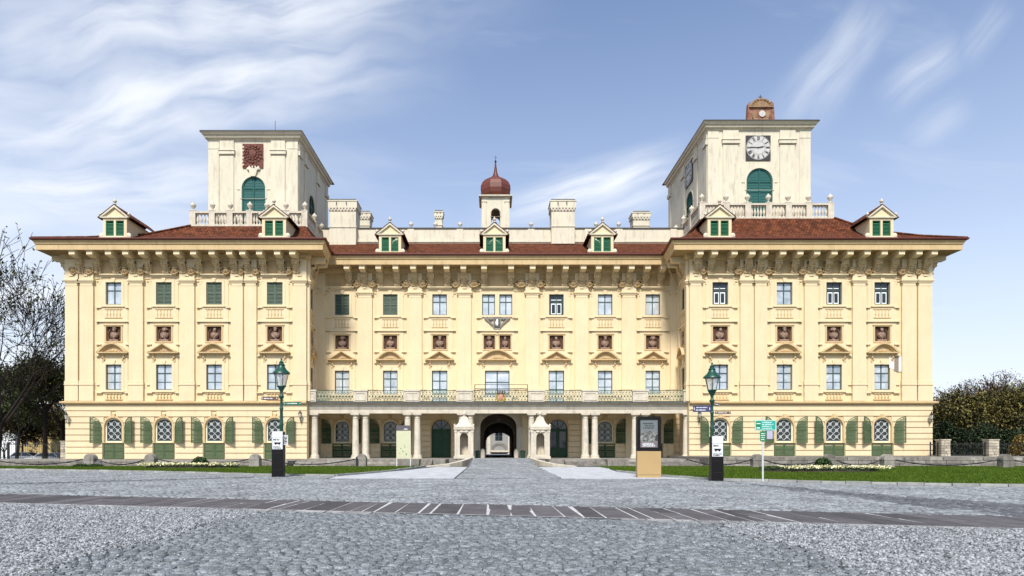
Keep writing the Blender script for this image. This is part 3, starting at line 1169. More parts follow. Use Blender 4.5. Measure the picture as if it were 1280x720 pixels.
def leaf(sgn):
    hw = 0.86
    m = MB()
    x0, x1 = 1.02, 1.92
    spring = ZG1 - 0.80
    # outer edge (far from the window) is the tall one when the leaf is thrown back
    def top(x_):
        t = (x_ - x0) / (x1 - x0)
        return spring + 0.86 * sqrt(max(0, 1 - (1 - t) ** 2)) + 0.02
    louvre(x0, x1, ZG0 - 0.02, ZG1, -0.19, m, top=top)
    an = radians(24)
    m.v = [(x0 + (a - x0) * cos(an) - (b + 0.19) * sin(an) * -1, -0.19 - (a - x0) * sin(an) + (b + 0.19) * cos(an), c) for a, b, c in m.v]
    if sgn < 0:
        m.v = [(-a, b, c) for a, b, c in m.v]
    return m


LEAF_R, LEAF_L = leaf(1), leaf(-1)
LEAF_RM, LEAF_LM = LEAF_R.mesh('shutter', GREEN_S), LEAF_L.mesh('shutter', GREEN_S)
LEAF_RD, LEAF_LD = leaf(1).mesh('shutter', GREEN_D), leaf(-1).mesh('shutter', GREEN_D)
GW_HOLE = arch_pts(0.66, ZG0 + 0.16, ZG1 - 0.16, 10, 0.48)
m_ = MB().plate(arch_pts(GHW, ZG0, ZG1, 14), [GW_HOLE], 0.05, 0.16)
GFRAME = m_.mesh('window', FRAMEC)
m_ = MB()
m_.plate(arch_pts(0.66, ZG0 + 0.16, ZG1 - 0.16, 10, 0.48), [arch_pts(0.61, ZG0 + 0.21, ZG1 - 0.21, 10, 0.43)], 0.10, 0.17)
m_.box(-0.035, 0.035, 0.105, 0.165, ZG0 + .24, ZG1 - .28)
m_.box(-0.55, 0.55, 0.108, 0.162, ZG0 + 1.22, ZG0 + 1.29)
m_.box(-0.55, 0.55, 0.110, 0.160, ZG0 + 0.74, ZG0 + 0.77)
GSASH = m_.mesh('sash', FRAME)
GPANE = MB().plate(arch_pts(0.64, ZG0 + 0.18, ZG1 - 0.18, 10, 0.46), [], 0.15, 0.16).mesh('pane', PANED)
m_ = MB()
gx0, gx1, gz0, gz1 = -0.58, 0.58, ZG0 + 0.24, ZG1 - 0.30
for c in range(2):
    for rr in range(3):
        cx = gx0 + (gx1 - gx0) * (c + .5) / 2
        cz = gz0 + (gz1 - gz0) * (rr + .5) / 3
        a, b = (gx1 - gx0) / 4 * 0.95, (gz1 - gz0) / 6 * 0.95
        for (u0, w0, u1, w1) in ((-a, -b, a, b), (-a, b, a, -b), (-a * .45, 0, 0, b * .45), (0, b * .45, a * .45, 0), (a * .45, 0, 0, -b * .45), (0, -b * .45, -a * .45, 0)):
            m_.tube((cx + u0, 0.085, cz + w0), (cx + u1, 0.085, cz + w1), 0.026, n=4)
GGRILLE = m_.mesh('grille', mat('grille_grey_white', (.52, .54, .53), .6, .1, 5))
m_ = MB().plate(arch_pts(GHW + 0.15, ZG0 - 0.02, ZG1 + 0.15, 16), [arch_pts(GHW - 0.01, ZG0 + 0.03, ZG1 - 0.01, 16)], -0.145, 0.10)
m_.plate([(-0.10, ZG1 - .03), (0.10, ZG1 - .03), (0.17, ZG1 + 0.33), (-0.17, ZG1 + 0.33)], [], -0.17, 0.0)
m_.box(-0.36, -0.30, -.10, 0.02, ZG1 + 0.22, ZG1 + 0.42)
m_.box(0.30, 0.36, -.10, 0.02, ZG1 + 0.22, ZG1 + 0.42)
GSURR = m_.mesh('surround', TRIM)


def lowpair(zb, m):
    mm = MB()
    louvre(-0.92, -0.01, zb, ZG0 - 0.06, -0.085, mm, top=None)
    louvre(0.01, 0.92, zb, ZG0 - 0.06, -0.085, mm, top=None)
    mm.box(-0.98, 0.98, -0.10, 0.02, ZG0 - 0.045, ZG0 + 0.02)
    return mm.mesh('cellar_shutter', m)


LOW_L, LOW_R, LOW_C = lowpair(TL + .03, GREEN_S), lowpair(TR + .03, GREEN_S), lowpair(TC + .03, GREEN_D)

# window surrounds
def surround(hw, z0, z1, ear=True, key=True, y=-0.09):
    m = MB()
    o = 0.22
    m.plate([(-hw - o, z0 - .12), (hw + o, z0 - .12), (hw + o, z1 + .22), (-hw - o, z1 + .22)], [rect(-hw, hw, z0, z1)], y, 0.02)
    m.box(-hw - o - 0.12, hw + o + 0.12, y - 0.07, 0.0, z0 - 0.20, z0 - 0.09)
    if key:
        m.plate([(-0.10, z1 + .01), (0.10, z1 + .01), (0.19, z1 + .36), (-0.19, z1 + .36)], [], y - 0.06, y + .01)
    return m


SUR_T = surround(HW, ZT0, ZT1)
for sx in (-1, 1):
    SUR_T.box(sx * 1.15, sx * 1.32, -0.07, 0.0, ZT1 - 0.15, ZT1 + 0.06)
    SUR_T.box(sx * 1.10, sx * 1.55, -0.08, 0.0, ZT1 + 0.06, ZT1 + 0.12)
SUR_TM = SUR_T.mesh('surround', WALLP)
SUR_FM = surround(HW, ZF0, ZF1, y=-0.08).mesh('surround', WALLP)
SUR_DM = surround(0.74, ZB, ZF1, y=-0.08).mesh('surround', WALLP)
SUR_DDM = surround(1.18, ZB, ZF1, y=-0.08).mesh('surround', WALLP)


def small_balusters(z0, z1, n=5, hw=0.72):
    m = MB()
    h = z1 - z0
    m.box(-hw - .06, hw + .06, -0.10, 0.02, z1, z1 + 0.05)
    m.box(-hw - .06, hw + .06, -0.10, 0.02, z0 - 0.06, z0)
    for i in range(n):
        x_ = -hw + 2 * hw * (i + .5) / n
        m.lathe([(0.035, z0), (0.05, z0 + .05 * h), (0.03, z0 + .12 * h), (0.075, z0 + .32 * h), (0.06, z0 + .5 * h), (0.028, z0 + .66 * h), (0.05, z0 + .85 * h), (0.06, z0 + h)], x_, -0.05, 6)
    return m.mesh('blind_balustrade', TRIM, 50)


BAL_T = small_balusters(z(397), z(387))
BAL_F = small_balusters(z(499), z(492))


def pediment(kind, hw=1.34, z0=None):
    z0 = z(442) if z0 is None else z0
    h = 0.80 if hw < 1.6 else 0.92
    m = MB()
    m.box(-hw - 0.05, hw + 0.05, -0.42, 0.02, z0, z0 + 0.10)
    m.box(-hw + 0.08, hw - 0.08, -0.30, 0.02, z0 - 0.10, z0)
    N = 14
    if kind == 'seg':
        def arc(hw_, h_, zb): return [(hw_ * cos(pi * i / N) if False else hw_ * (1 - 2 * i / N), zb + h_ * (1 - (1 - 2 * i / N) ** 2)) for i in range(N + 1)]
    else:
        def arc(hw_, h_, zb): return [(hw_, zb), (0, zb + h_), (-hw_, zb)]
    o = arc(hw, h, z0 + 0.10)
    i_ = arc(hw - 0.30, h - 0.17, z0 + 0.101)
    m.plate([(hw, z0 + .098)] + o + [(-hw, z0 + .098)] + list(reversed(i_)), [], -0.40, 0.0) if False else None
    # moulding as two stepped ribbons
    for off, yy in ((0.0, -0.44), (0.09, -0.32)):
        a = arc(hw - off * 1.6, h - off, z0 + 0.10)
        b = arc(hw - off * 1.6 - 0.22, h - off - 0.11, z0 + 0.10)
        m.plate(a + list(reversed(b)), [], yy, 0.0)
    t = arc(hw - 0.3, h - 0.15, z0 + 0.10)
    m.plate(t, [], -0.12, 0.01)
    # tympanum scrolls
    for sx in (-1, 1):
        m.ell((sx * 0.22, -0.14, z0 + 0.27), (0.2, 0.05, 0.07), 8, 4, 0.15)
        m.ell((sx * 0.5, -0.13, z0 + 0.2), (0.14, 0.04, 0.05), 8, 4, 0.15)
    m.ell((0, -0.15, z0 + 0.30), (0.10, 0.07, 0.13), 8, 4)
    # consoles
    for sx in (-1, 1):
        x_ = sx * (hw - 0.42)
        m.lathe([(0.09, z0 - 0.42), (0.12, z0 - 0.34), (0.07, z0 - .28), (0.11, z0 - .16), (0.13, z0 - .10)], x_, -0.12, 8, sx=1.0, sy=1.0)
        m.ell((x_ - sx * 0.1, -0.12, z0 - 0.5), (0.1, 0.06, 0.1), 7, 4, 0.1)
        m.plate([(x_ - 0.14, z0 - 0.1), (x_ - 0.10, z0 - 0.75), (x_ + 0.10, z0 - 0.75), (x_ + 0.14, z0 - 0.1)][::-1], [], -0.10, 0.0)
    return m


PED = {('tri', 0): pediment('tri').mesh('pediment', TRIM, 35), ('seg', 0): pediment('seg').mesh('pediment', TRIM, 35),
       ('seg', 1): pediment('seg', 1.78).mesh('pediment', TRIM, 35)}

m_ = MB().plate(rect(-0.80, 0.80, ZN0 - .10, ZN1 + .12), [rect(-0.66, 0.66, ZN0 + .02, ZN1 - .02)], -0.10, 0.03)
m_.box(-0.86, 0.86, -0.15, 0.0, ZN1 + .06, ZN1 + .14)
NFRAME = m_.mesh('niche', TRIM)
NBACK = MB().box(-0.66, 0.66, 0.16, 0.2, ZN0, ZN1).plate(arch_pts(0.62, ZN0 + .1, ZN1 - .05, 10), [arch_pts(0.5, ZN0 + .16, ZN1 - .15, 10)], 0.08, 0.165).mesh('niche_back', NICHE)

# pilaster pieces
def pilaster(wd, y=-0.20):
    h = wd / 2
    m = MB()
    m.box(-h, h, y, 0.02, z(481) + 0.30, z(358))
    m.box(-h - .05, h + .05, y - .05, 0.02, z(481) + 0.02, z(481) + 0.32)
    m.box(-h - .03, h + .03, y - .04, 0.02, z(502) + 0.05, z(481) - .04)
    m.box(-h - .06, h + .06, y - .09, 0.02, z(481) - .04, z(481) + .02)
    m.box(-h + .06, h - .06, y - .02, 0.02, z(358), z(354))
    m.box(-h - .06, h + .06, y - .08, 0.02, z(354), z(352))
    m.box(-h - .13, h + .13, y - .15, 0.02, z(352), z(350.2))
    m.box(-h - .02, h + .02, y - .02, 0.02, z(350.2), z(325))
    m.box(-0.17, 0.17, y - .09, y, z(346), z(344))
    return m


PILM = {}


def place_pil(px0, px1, d, y, rz=0.0):
    wd = round((px1 - px0) * d / 812, 2)
    if wd not in PILM:
        PILM[wd] = pilaster(wd).mesh('pilaster', WALLP)
    put('pilaster', PILM[wd], palace, (X((px0 + px1) / 2, d), y, 0), rz)


CONSM = mat('console_stucco', (0.56, 0.42, 0.235), 0.9, 0.2, 3.5, 0.6, 16, stain=0.6, stain_col=(0.26, 0.16, 0.08))
# bracket (modillion) and its console head
m_ = MB()
m_.prism_x([(0.02, 18.70), (-1.44, 18.70), (-1.46, 18.30), (-1.34, 18.24), (-1.0, 18.22), (-0.70, 18.20), (-0.55, 18.10), (0.02, 18.10)], -0.26, 0.26)
m_.box(-0.31, 0.31, -1.50, -0.02, 18.60, 18.715)
BRK = m_.mesh('bracket', WALLP, 30)
m_ = MB()
m_.prism_x([(0.02, 17.60), (-0.46, 17.60), (-0.52, 17.46), (-0.42, 17.24), (-0.26, 16.96), (-0.20, 16.72), (-0.28, 16.62), (-0.20, 16.52), (0.02, 16.52)], -0.21, 0.21)
m_.box(-0.30, 0.30, -0.54, 0.0, 17.52, 17.64)
for sx in (-1, 1):
    m_.tube((sx * 0.27, -0.36, 17.36), (sx * 0.19, -0.36, 17.36), 0.16, n=10)
    m_.tube((sx * 0.25, -0.18, 16.66), (sx * 0.19, -0.18, 16.66), 0.10, n=8)
for k in range(4):
    m_.ell((0, -0.44 + 0.06 * k, 17.32 - 0.16 * k), (0.17 - .02 * k, 0.09, 0.09), 8, 4, 0.2)
m_.box(-.27, .27, -.50, -.02, 17.35, 17.50)
m_.v = [(a * 1.15, b * 1.2, (c - 16.52) * 1.04 + 16.92) for a, b, c in m_.v]
CONS = m_.mesh('console', CONSM, 35)
m_ = MB()
for i in range(9):
    t = -1 + 2 * i / 8
    m_.ell((t * 0.42, -0.16, 16.98 - 0.40 * (1 - t * t)), (0.10, 0.12, 0.10), 7, 5, 0.2)
m_.ell((0, -0.16, 16.86), (0.24, 0.16, 0.22), 9, 6, 0.12)
m_.ell((0, -0.20, 17.06), (0.20, 0.14, 0.12), 8, 5, 0.15)
m_.ell((0, -0.30, 16.84), (0.05, 0.07, 0.07), 6, 4)
for sx in (-1, 1):
    m_.ell((sx * 0.36, -0.12, 17.12), (0.16, 0.08, 0.10), 7, 5, 0.2)
m_.v = [(a, b * 1.35, (c - 16.9) * 1.1 + 17.25) for a, b, c in m_.v]
MASK = m_.mesh('mask_festoon', ORNA, 60)


def bay(px, d, y, kind, ped, gb, lowm, rz=0.0, shuf=0, xo=None, wide=False, french=False, ground=True, bh=1.55, dark=False, mouldfx=(None, None)):
    """one window axis of the facade; y is the wall plane"""
    cx = X(px, d) if xo is None else xo
    P0 = (cx, y, 0)
    def pp(name, me, par=palace, dx=0.0):
        return put(name, me, par, (cx + dx * cos(rz), y + dx * sin(rz), 0), rz)
    # top floor
    for dx in ((-0.83, 0.83) if wide else (0.0,)):
        me_w = SASH_T
        if wide:
            w_ = put('window', SASH_W, palace, (cx + dx, y, 0), rz)
            put('pane', PANE_W, w_, (cx + dx, y, 0), rz)
        else:
            w_ = pp('window', SASH_T)
            pp('pane', PANE_TD if kind in ('shut', 'inner') else (PANE_T, PANE_T2)[shuf % 2], w_)
            if kind == 'glass' and shuf % 3: pp('curtain', CURT_T[shuf % 3], w_)
            if kind == 'shut':
                pp('shutter', SHUT_T, w_)
            if kind == 'inner':
                pp('inner_sash', INNER, w_)
    pp('surround', SUR_W if wide else SUR_TM)
    if not wide:
        pp('blind_balustrade', BAL_T)
    # busts
    for dx in ((-0.56 * 1.0, 0.56) if wide else (0.0,)):
        n_ = put('niche', NFRAME, palace, (cx + dx * 1.35, y, 0), rz, (0.80, 1, 1) if wide else None)
        b_ = bpy.data.objects.new('niche_back', NBACK)
        COL.objects.link(b_); b_.parent = n_
        b2 = bpy.data.objects.new('bust', BUSTS[(shuf + (1 if dx > 0 else 0)) % 6])
        COL.objects.link(b2); b2.parent = n_
        b2.location = (0, 0.03, ZN0 + 0.03)
        if shuf % 2: b2.scale = (-1, 1, 1)
    # first floor
    if french and wide:
        w_ = pp('french_window', SASH_DD); pp('pane', PANE_DD, w_); pp('surround', SUR_DDM)
    elif french:
        w_ = pp('french_window', SASH_D); pp('pane', PANE_D, w_); pp('surround', SUR_DM)
    else:
        w_ = pp('window', SASH_F)
        pp('pane', (PANE_F, PANE_F, PANE_F2)[(shuf * 2 + int(cx)) % 3] if not dark else PANE_FD, w_)
        if not dark and (shuf + int(cx)) % 2: pp('curtain', CURT_F[shuf % 3], w_)
        if dark: pp('shutter', SHUT_F, w_)
        pp('surround', SUR_FM)
        pp('blind_balustrade', BAL_F)
    pp('pediment', PED[(ped, 1 if wide else 0)])
    # string mouldings and strips between the pilasters
    m = MOULDS.get((bh, wide))
    if m is None:
        mm = MB()
        ow = bh if not wide else bh + 0.45
        iw = 1.12 if not wide else 1.5
        # raised vertical strip behind the window axis, with openings
        hs = [rect(-HW - .15, HW + .15, ZT0 - .1, ZT1 + .15), rect(-0.72, 0.72, ZN0 - .02, ZN1 + .02), rect(-HW - .15, HW + .15, ZF0 - .1, ZF1 + .15)] if not wide else \
             [rect(-1.5, 1.5, ZT0 - .1, ZT1 + .15), rect(-1.40, 1.40, ZN0 - .02, ZN1 + .02), rect(-1.3, 1.3, ZB, ZF1 + .15)]
        if french and not wide:
            pass
        mm.plate(rect(-iw - 0.14, iw + 0.14, z(491), z(346)), hs if not french or wide else
                 [hs[0], hs[1], rect(-0.85, 0.85, ZB + 0.8, ZF1 + .15)], -0.05, 0.01)
        for zz in (z(384.5), z(402), z(430.5), z(445)):
            mm.box(-ow, -iw + 0.05, -0.16, 0.0, zz - 0.05, zz + 0.04)
            mm.box(iw - 0.05, ow, -0.16, 0.0, zz - 0.05, zz + 0.04)
        mm.box(-ow, ow, -0.175, 0.0, z(402) - 0.05, z(402) + 0.045)
        mm.box(-ow, -iw - 0.15, -0.10, 0.0, z(481) - 0.04, z(481) + 0.04)
        mm.box(iw + .15, ow, -0.10, 0.0, z(481) - 0.04, z(481) + 0.04)
        mm.box(-ow, -iw + 0.1, -0.175, 0.0, z(491) - 0.05, z(491) + 0.04)
        mm.box(iw - .1, ow, -0.175, 0.0, z(491) - 0.05, z(491) + 0.04)
        # architrave piece above the window
        mm.box(-iw - .05, iw + .05, -0.30, 0.0, z(344.6), z(343.2))
        mm.box(-iw + .05, iw - .05, -0.20, 0.0, z(346.2), z(344.6))
        m = mm.mesh('bay_moulding', WALLP)
        if not french:
            MOULDS[(bh, wide)] = m
    pp('bay_moulding', m)
    if ground:
        ground_window(cx, y, lowm, rz, dark=(lowm is LOW_C))


MOULDS = {}
SASH_W = sash_mesh(0.62, ZT0, ZT1, [(ZT0 + 1.28, 0.04)]).mesh('window', FRAME)
PANE_W = pane_mesh(0.62, ZT0, ZT1, PANE)
m_ = MB().plate(rect(-1.66, 1.66, ZT0 - .12, ZT1 + .2), [rect(-1.45, -.21, ZT0, ZT1), rect(.21, 1.45, ZT0, ZT1)], -.09, .02)
m_.box(-1.78, 1.78, -.16, 0, ZT0 - .2, ZT0 - .09)
SUR_W = m_.mesh('surround', WALLP)
PANE_FD = pane_mesh(HW, ZF0, ZF1, PANED)
mm_ = louvre(-HW + .02, -0.008, ZF0 + .02, ZF1 - .02, 0.03, MB())
SHUT_F = louvre(0.008, HW - .02, ZF0 + .02, ZF1 - .02, 0.03, mm_).mesh('shutter', GREEN_U)
m_ = MB()
for a, b in ((-0.5, -0.04), (0.04, 0.5)):
    m_.plate(rect(a, b, ZT0 + .12, ZT0 + 1.15), [rect(a + .07, b - .07, ZT0 + .2, ZT0 + 1.05)], 0.13, 0.145)
m_.box(-.5, .5, .13, .145, ZT0 + 1.45, ZT0 + 1.52)
INNER = m_.mesh('inner_sash', WHITE)


def ground_window(cx, y, lowm, rz=0.0, dark=False, leaves=(True, True)):
    w_ = put('window', GFRAME, palace, (cx, y, 0), rz)
    for nm, me in (('sash', GSASH), ('pane', GPANE), ('grille', GGRILLE)):
        put(nm, me, w_, (cx, y, 0), rz)
    put('surround', GSURR, palace, (cx, y, 0), rz)
    if leaves[0]: put('shutter', LEAF_LD if dark else LEAF_LM, w_, (cx, y, 0), rz)
    if leaves[1]: put('shutter', LEAF_RD if dark else LEAF_RM, w_, (cx, y, 0), rz)
    put('cellar_shutter', lowm, palace, (cx, y, 0), rz)


def wall_panel(x0, x1, y, bays, z0, z1=18.6, thick=0.5, extra=(), ground=True):
    """one wall leaf with all openings"""
    holes = []
    for cx, kind in bays:
        if kind == 'wide':
            holes += [shift(rect(-1.45, -.21, ZT0, ZT1), cx), shift(rect(.21, 1.45, ZT0, ZT1), cx), shift(rect(-1.30, -.22, ZN0, ZN1), cx), shift(rect(.22, 1.30, ZN0, ZN1), cx),
                      shift(rect(-1.18, 1.18, ZB, ZF1), cx)]
        else:
            holes += [shift(rect(-HW, HW, ZT0, ZT1), cx), shift(rect(-.66, .66, ZN0, ZN1), cx)]
            holes.append(shift(rect(-.74, .74, ZB, ZF1) if kind == 'french' else rect(-HW, HW, ZF0, ZF1), cx))
        if kind in ('win', 'winf') and ground:
            holes.append(shift(arch_pts(GHW - .02, ZG0, ZG1, 14), cx))
    holes += list(extra)
    return MB().plate(rect(x0, x1, z0, z1), holes, y, y + thick)


def courses(x0, x1, y, openings, z0, n=9, gap=0.075, y_out=-0.11):
    """banded rustication: each course is its own part; openings = (cx, hw, zspring, ztop)"""
    H = (z(506) - z0) / n
    for k in range(n):
        a, b = z0 + H * k + gap / 2, z0 + H * (k + 1) - gap / 2
        if b > z(506) - 0.02: b = z(506) - .02
        cuts = []
        for cx, hw, zb, zs, zt in openings:
            if a > zt or b < zb: continue
            if a <= zs: h_ = hw
            else: h_ = hw * sqrt(max(0.0, 1 - ((a - zs) / (zt - zs)) ** 2))
            cuts.append((cx - h_, cx + h_))
        cuts.sort()
        xx = x0
        for c0, c1 in cuts + [(x1, x1)]:
            if c0 - xx > 0.02:
                world_part('rusticated_course', MB().box(xx, c0, y + y_out, y + 0.02, a, b), WALLP, palace)
            xx = max(xx, c1)


# ---- left wing
LB = [(142.5, 'glass', 'seg'), (205.3, 'shut', 'tri'), (268, 'shut', 'seg'), (343.8, 'shut', 'tri')]
RB = [(900, 'inner', 'tri'), (980.2, 'glass', 'seg'), (1042.2, 'inner', 'tri'), (1102.2, 'inner', 'seg')]
CB = [(427.8, 'shut', 'tri', 'win'), (488, 'shut', 'seg', 'win'), (549.6, 'glass', 'tri', 'french'), (621.5, 'wide', 'seg', 'wide'), (695.4, 'inner', 'tri', 'french'), (756.3, 'glass', 'seg', 'win'), (815.8, 'glass', 'tri', 'win')]

world_part('front_wall', wall_panel(XL0, XL1, 58, [(X(b[0]), 'win') for b in LB], TL - .3), WALL, palace)
world_part('front_wall', wall_panel(XR0, XR1, 58, [(X(b[0]), 'win') for b in RB], TR - .3), WALL, palace)
ox = GHW + 0.13
for x0, x1, B, t in ((XL0, XL1, LB, TL), (XR0, XR1, RB, TR)):
    ops = [(X(b[0]), ox, ZG0 - 0.06, ZG1 - GHW, ZG1 + .13) for b in B] + [(X(b[0]), 0.99, 0, 9, ZG0 - 0.03) for b in B]
    ops2 = []
    for b in B:
        ops2.append((X(b[0]), 0.99, t - 1, ZG0 - 0.03, ZG0 - 0.03))
        ops2.append((X(b[0]), ox, ZG0 - 0.03, ZG1 - GHW, ZG1 + .13))
    courses(x0 + .005, x1 - .005, 58, ops2, t, 9)
for i, b in enumerate(LB):
    bay(b[0], D1, 58, b[1], b[2], None, LOW_L, shuf=i)
for i, b in enumerate(RB):
    bay(b[0], D1, 58, b[1], b[2], None, LOW_R, shuf=i + 2)
for a, b in ((83, 99), (101, 118), (162.5, 180), (226, 244), (289.5, 304.5), (307, 321.5), (367, 383.5)):
    place_pil(a, b, D1, 58)
for a, b in ((861.5, 876.5), (924.5, 940), (942.5, 958), (1004.5, 1021), (1064.5, 1081), (1126, 1143.5), (1146, 1163.5)):
    place_pil(a, b, D1, 58)

# ---- recessed centre
cbx = [(X(b[0], D2), b[3]) for b in CB]
DOORHW = 0.95
ZDT = Z(524.5, D2)
GATEHW, GATEX = 1.74, X(623, D2)
ZGT = 4.78
extra = [shift(arch_pts(DOORHW, TC - .02, ZDT, 14), X(551.5, D2)), shift(arch_pts(DOORHW, TC - .02, ZDT, 14), X(697.3, D2)),
         shift(arch_pts(GATEHW, TC - .3 + .02, ZGT, 18, 1.25), GATEX)]
world_part('front_wall', wall_panel(XC0, XC1, 62.5, cbx, TC - .35, extra=extra), WALL, palace)
ops2 = []
for b in CB:
    if b[3] == 'win':
        cx = X(b[0], D2) + (0.0)
        ops2.append((cx, 0.99, TC - 1, ZG0 - 0.03, ZG0 - 0.03)); ops2.append((cx, ox, ZG0 - 0.03, ZG1 - GHW, ZG1 + .13))
for p_ in (551.5, 697.3): ops2.append((X(p_, D2), DOORHW + .1, TC - 1, ZDT - DOORHW, ZDT + .1))
ops2.append((GATEX, GATEHW + .55, 0, 5.5, 5.6))
courses(XC0 + .005, XC1 - .005, 62.5, ops2, TC, 9)
for i, b in enumerate(CB):
    bay(b[0], D2, 62.5, b[1], b[2], None, LOW_C, shuf=i + 1, wide=b[3] == 'wide', french=b[3] in ('french', 'wide'), ground=b[3] == 'win')
for a, b in ((394.2, 406.5), (447.5, 465.5), (510.5, 527.5), (572.5, 589), (657, 673.5), (718.5, 735), (777, 794.5), (837.5, 848.3)):
    place_pil(a, b, D2, 62.5)

# ---- inner side walls of the wings (one window axis each)
for sgn, (xa, ya), (xb, yb) in ((1, W[2], W[3]), (-1, W[4], W[5])):
    L_ = sqrt((xb - xa) ** 2 + (yb - ya) ** 2)
    ang = math.atan2(yb - ya, xb - xa)
    cx, cy = (xa + xb) / 2, (ya + yb) / 2
    m = MB().plate(rect(-L_ / 2, L_ / 2, TL - .3, 18.6), [rect(-HW, HW, ZT0, ZT1), rect(-.66, .66, ZN0, ZN1), rect(-HW, HW, ZF0, ZF1)], 0, 0.5)
    put('side_wall', m.mesh('side_wall', WALL), palace, (cx, cy, 0), ang)
    rz = ang
    bay(0, D1, cy, 'shut', 'tri' if sgn > 0 else 'seg', None, LOW_C, rz=rz, shuf=3, xo=cx, ground=False, dark=True, bh=1.5)
    for q in (-1, 1):
        if 0.75 not in PILM: PILM[0.75] = pilaster(0.75).mesh('pilaster', WALLP)
        dx = q * (L_ / 2 - 0.42)
        put('pilaster', PILM[0.75], palace, (cx + dx * cos(ang), cy + dx * sin(ang), 0), rz)
    for k in range(3):
        dx = (-1.5, 0.0, 1.5)[k] * 0.95
        if k == (2 if sgn > 0 else 0): continue
        put('bracket', BRK, palace, (cx + dx * cos(ang), cy + dx * sin(ang), 0), rz)
        put('console', CONS, palace, (cx + dx * cos(ang), cy + dx * sin(ang), 0), rz)
# outer side walls and back
world_part('side_wall', MB().box(XL0, XL0 + .5, 58.51, 96, 0, 18.6), WALL, palace)
world_part('side_wall', MB().box(XR1 - .5, XR1, 58.51, 96, 0, 18.6), WALL, palace)
world_part('back_wall', MB().box(XL0 + .5, -3, 95.5, 96, 0, 18.6).box(3, XR1 - .5, 95.5, 96, 0, 18.6).box(-3, 3, 95.5, 96, 6, 18.6), WALL, palace)

# plinth course at the foot of the wings
world_part('plinth', MB().sweep([(0, TL - .05), (0.16, TL - .05), (0.16, TL + .16), (0.08, TL + .2), (0, TL + .2)], [W[1], W[2]]), STONE, palace) if False else None

# string course and upper band
sc_prof = [(-0.02, z(506)), (0.10, z(506)), (0.16, z(505)), (0.36, z(504.2)), (0.38, z(502.4)), (0.22, z(501.6)), (-0.02, z(501.2))]
world_part('string_course', MB().sweep(sc_prof, W[0:3]), TRIM, palace)
world_part('string_course', MB().sweep(sc_prof, W[5:8]), TRIM, palace)
# main cornice, gutter
cor = [(-.02, 18.20), (0.10, 18.20), (0.18, 18.34), (0.30, 18.42), (0.34, 18.70), (1.52, 18.72), (1.52, 18.66), (1.60, 18.66), (1.60, 19.10), (1.68, 19.16), (1.70, 19.30), (1.78, 19.36), (1.78, 19.44), (-.02, 19.44)]
world_part('cornice', MB().sweep(cor, W), TRIM, palace)
SOFF = mat('shade_toned_soffit', (0.34, 0.235, 0.12), 0.95, 0.2, 1.5, 0.3, 12, stain=0.5, stain_col=(0.20, 0.13, 0.07))  # eave underside shade painted into the base brown, plus random staining
FRZ = mat('frieze_render', (0.50, 0.365, 0.195), 0.95, 0.12, 1.2, 0.3, 12, stain=0.55, stain_col=(0.30, 0.20, 0.10))  # browner than the walls: shade below the eave put into the colour
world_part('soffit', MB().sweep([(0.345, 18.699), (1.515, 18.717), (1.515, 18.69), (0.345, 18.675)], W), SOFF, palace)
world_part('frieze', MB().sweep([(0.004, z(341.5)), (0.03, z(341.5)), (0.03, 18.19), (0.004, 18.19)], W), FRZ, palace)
world_part('soffit_band', MB().sweep([(0.02, z(326.0)), (0.12, z(326.0)), (.12, z(324.5)), (.02, z(324.5))], W), TRIM, palace)
world_part('gutter', MB().sweep([(1.55, 19.445), (1.88, 19.445), (1.95, 19.53), (1.95, 19.62), (1.88, 19.62), (1.55, 19.56)], W), ROOF_R, palace)
# fine line moulding below the frieze
world_part('frieze_moulding', MB().sweep([(0.0, z(349.2)), (0.06, z(349.2)), (.06, z(348.3)), (0.0, z(348.3))], W), TRIM, palace)

FL = [71, 89, 111, 134.5, 156, 176, 198, 220, 241, 264, 286, 302.5, 323.5, 346, 365]
FR = [876, 894, 918.7, 941, 957, 979.5, 1001, 1022, 1043.7, 1063.7, 1085, 1106.5, 1128, 1150, 1169]
FC = [432.8, 452, 472.5, 494, 516, 537, 558, 579, 605, 639, 666, 687.5, 707.5, 729.7, 748.8, 771.5, 790, 810.4, 830]
for fs, d, y, bays_ in ((FL, 56.5, 58, LB), (FR, 56.5, 58, RB), (FC, 61.0, 62.5, CB)):
    bx = [X(b[0], 58 if y == 58 else 62.5) for b in bays_]
    hx = [X(f, d) for f in fs]
    for x_ in hx:
        if y == 58 and not (XL0 + .2 < x_ < XL1 - .1 or XR0 + .1 < x_ < XR1 - .2): 
            continue
        put('bracket', BRK, palace, (x_, y, 0))
        put('console', CONS, palace, (x_, y, 0))
    for a, b in zip(hx, hx[1:]):
        mid = (a + b) / 2
        if min(abs(mid - q) for q in bx) > 0.85 and XL0 < mid < XR1:
            put('mask_festoon', MASK, palace, (mid, y, 0), 0, ((b - a - 0.45) / 0.95, 1, 1))
# corner brackets turned to the side
for x_, sgn in ((XL0, 1), (XR1, -1)):
    for k in range(3):
        rz = -pi / 2 if sgn > 0 else pi / 2
        put('bracket', BRK, palace, (x_, 58.5 + 1.6 * k, 0), rz)
        put('console', CONS, palace, (x_, 58.5 + 1.6 * k, 0), rz)

# ---- roofs
def loft(rings):
    m = MB()
    n = len(rings[0])
    for r_ in rings: m.v += r_
    for k in range(len(rings) - 1):
        for i in range(n):
            j = (i + 1) % n
            m.f.append((k * n + i, k * n + j, (k + 1) * n + j, (k + 1) * n + i))
    m.f.append(tuple(range((len(rings) - 1) * n, len(rings) * n)))
    return m


def ring(x0, x1, y0, y1, z_): return [(x0, y0, z_), (x1, y0, z_), (x1, y1, z_), (x0, y1, z_)]


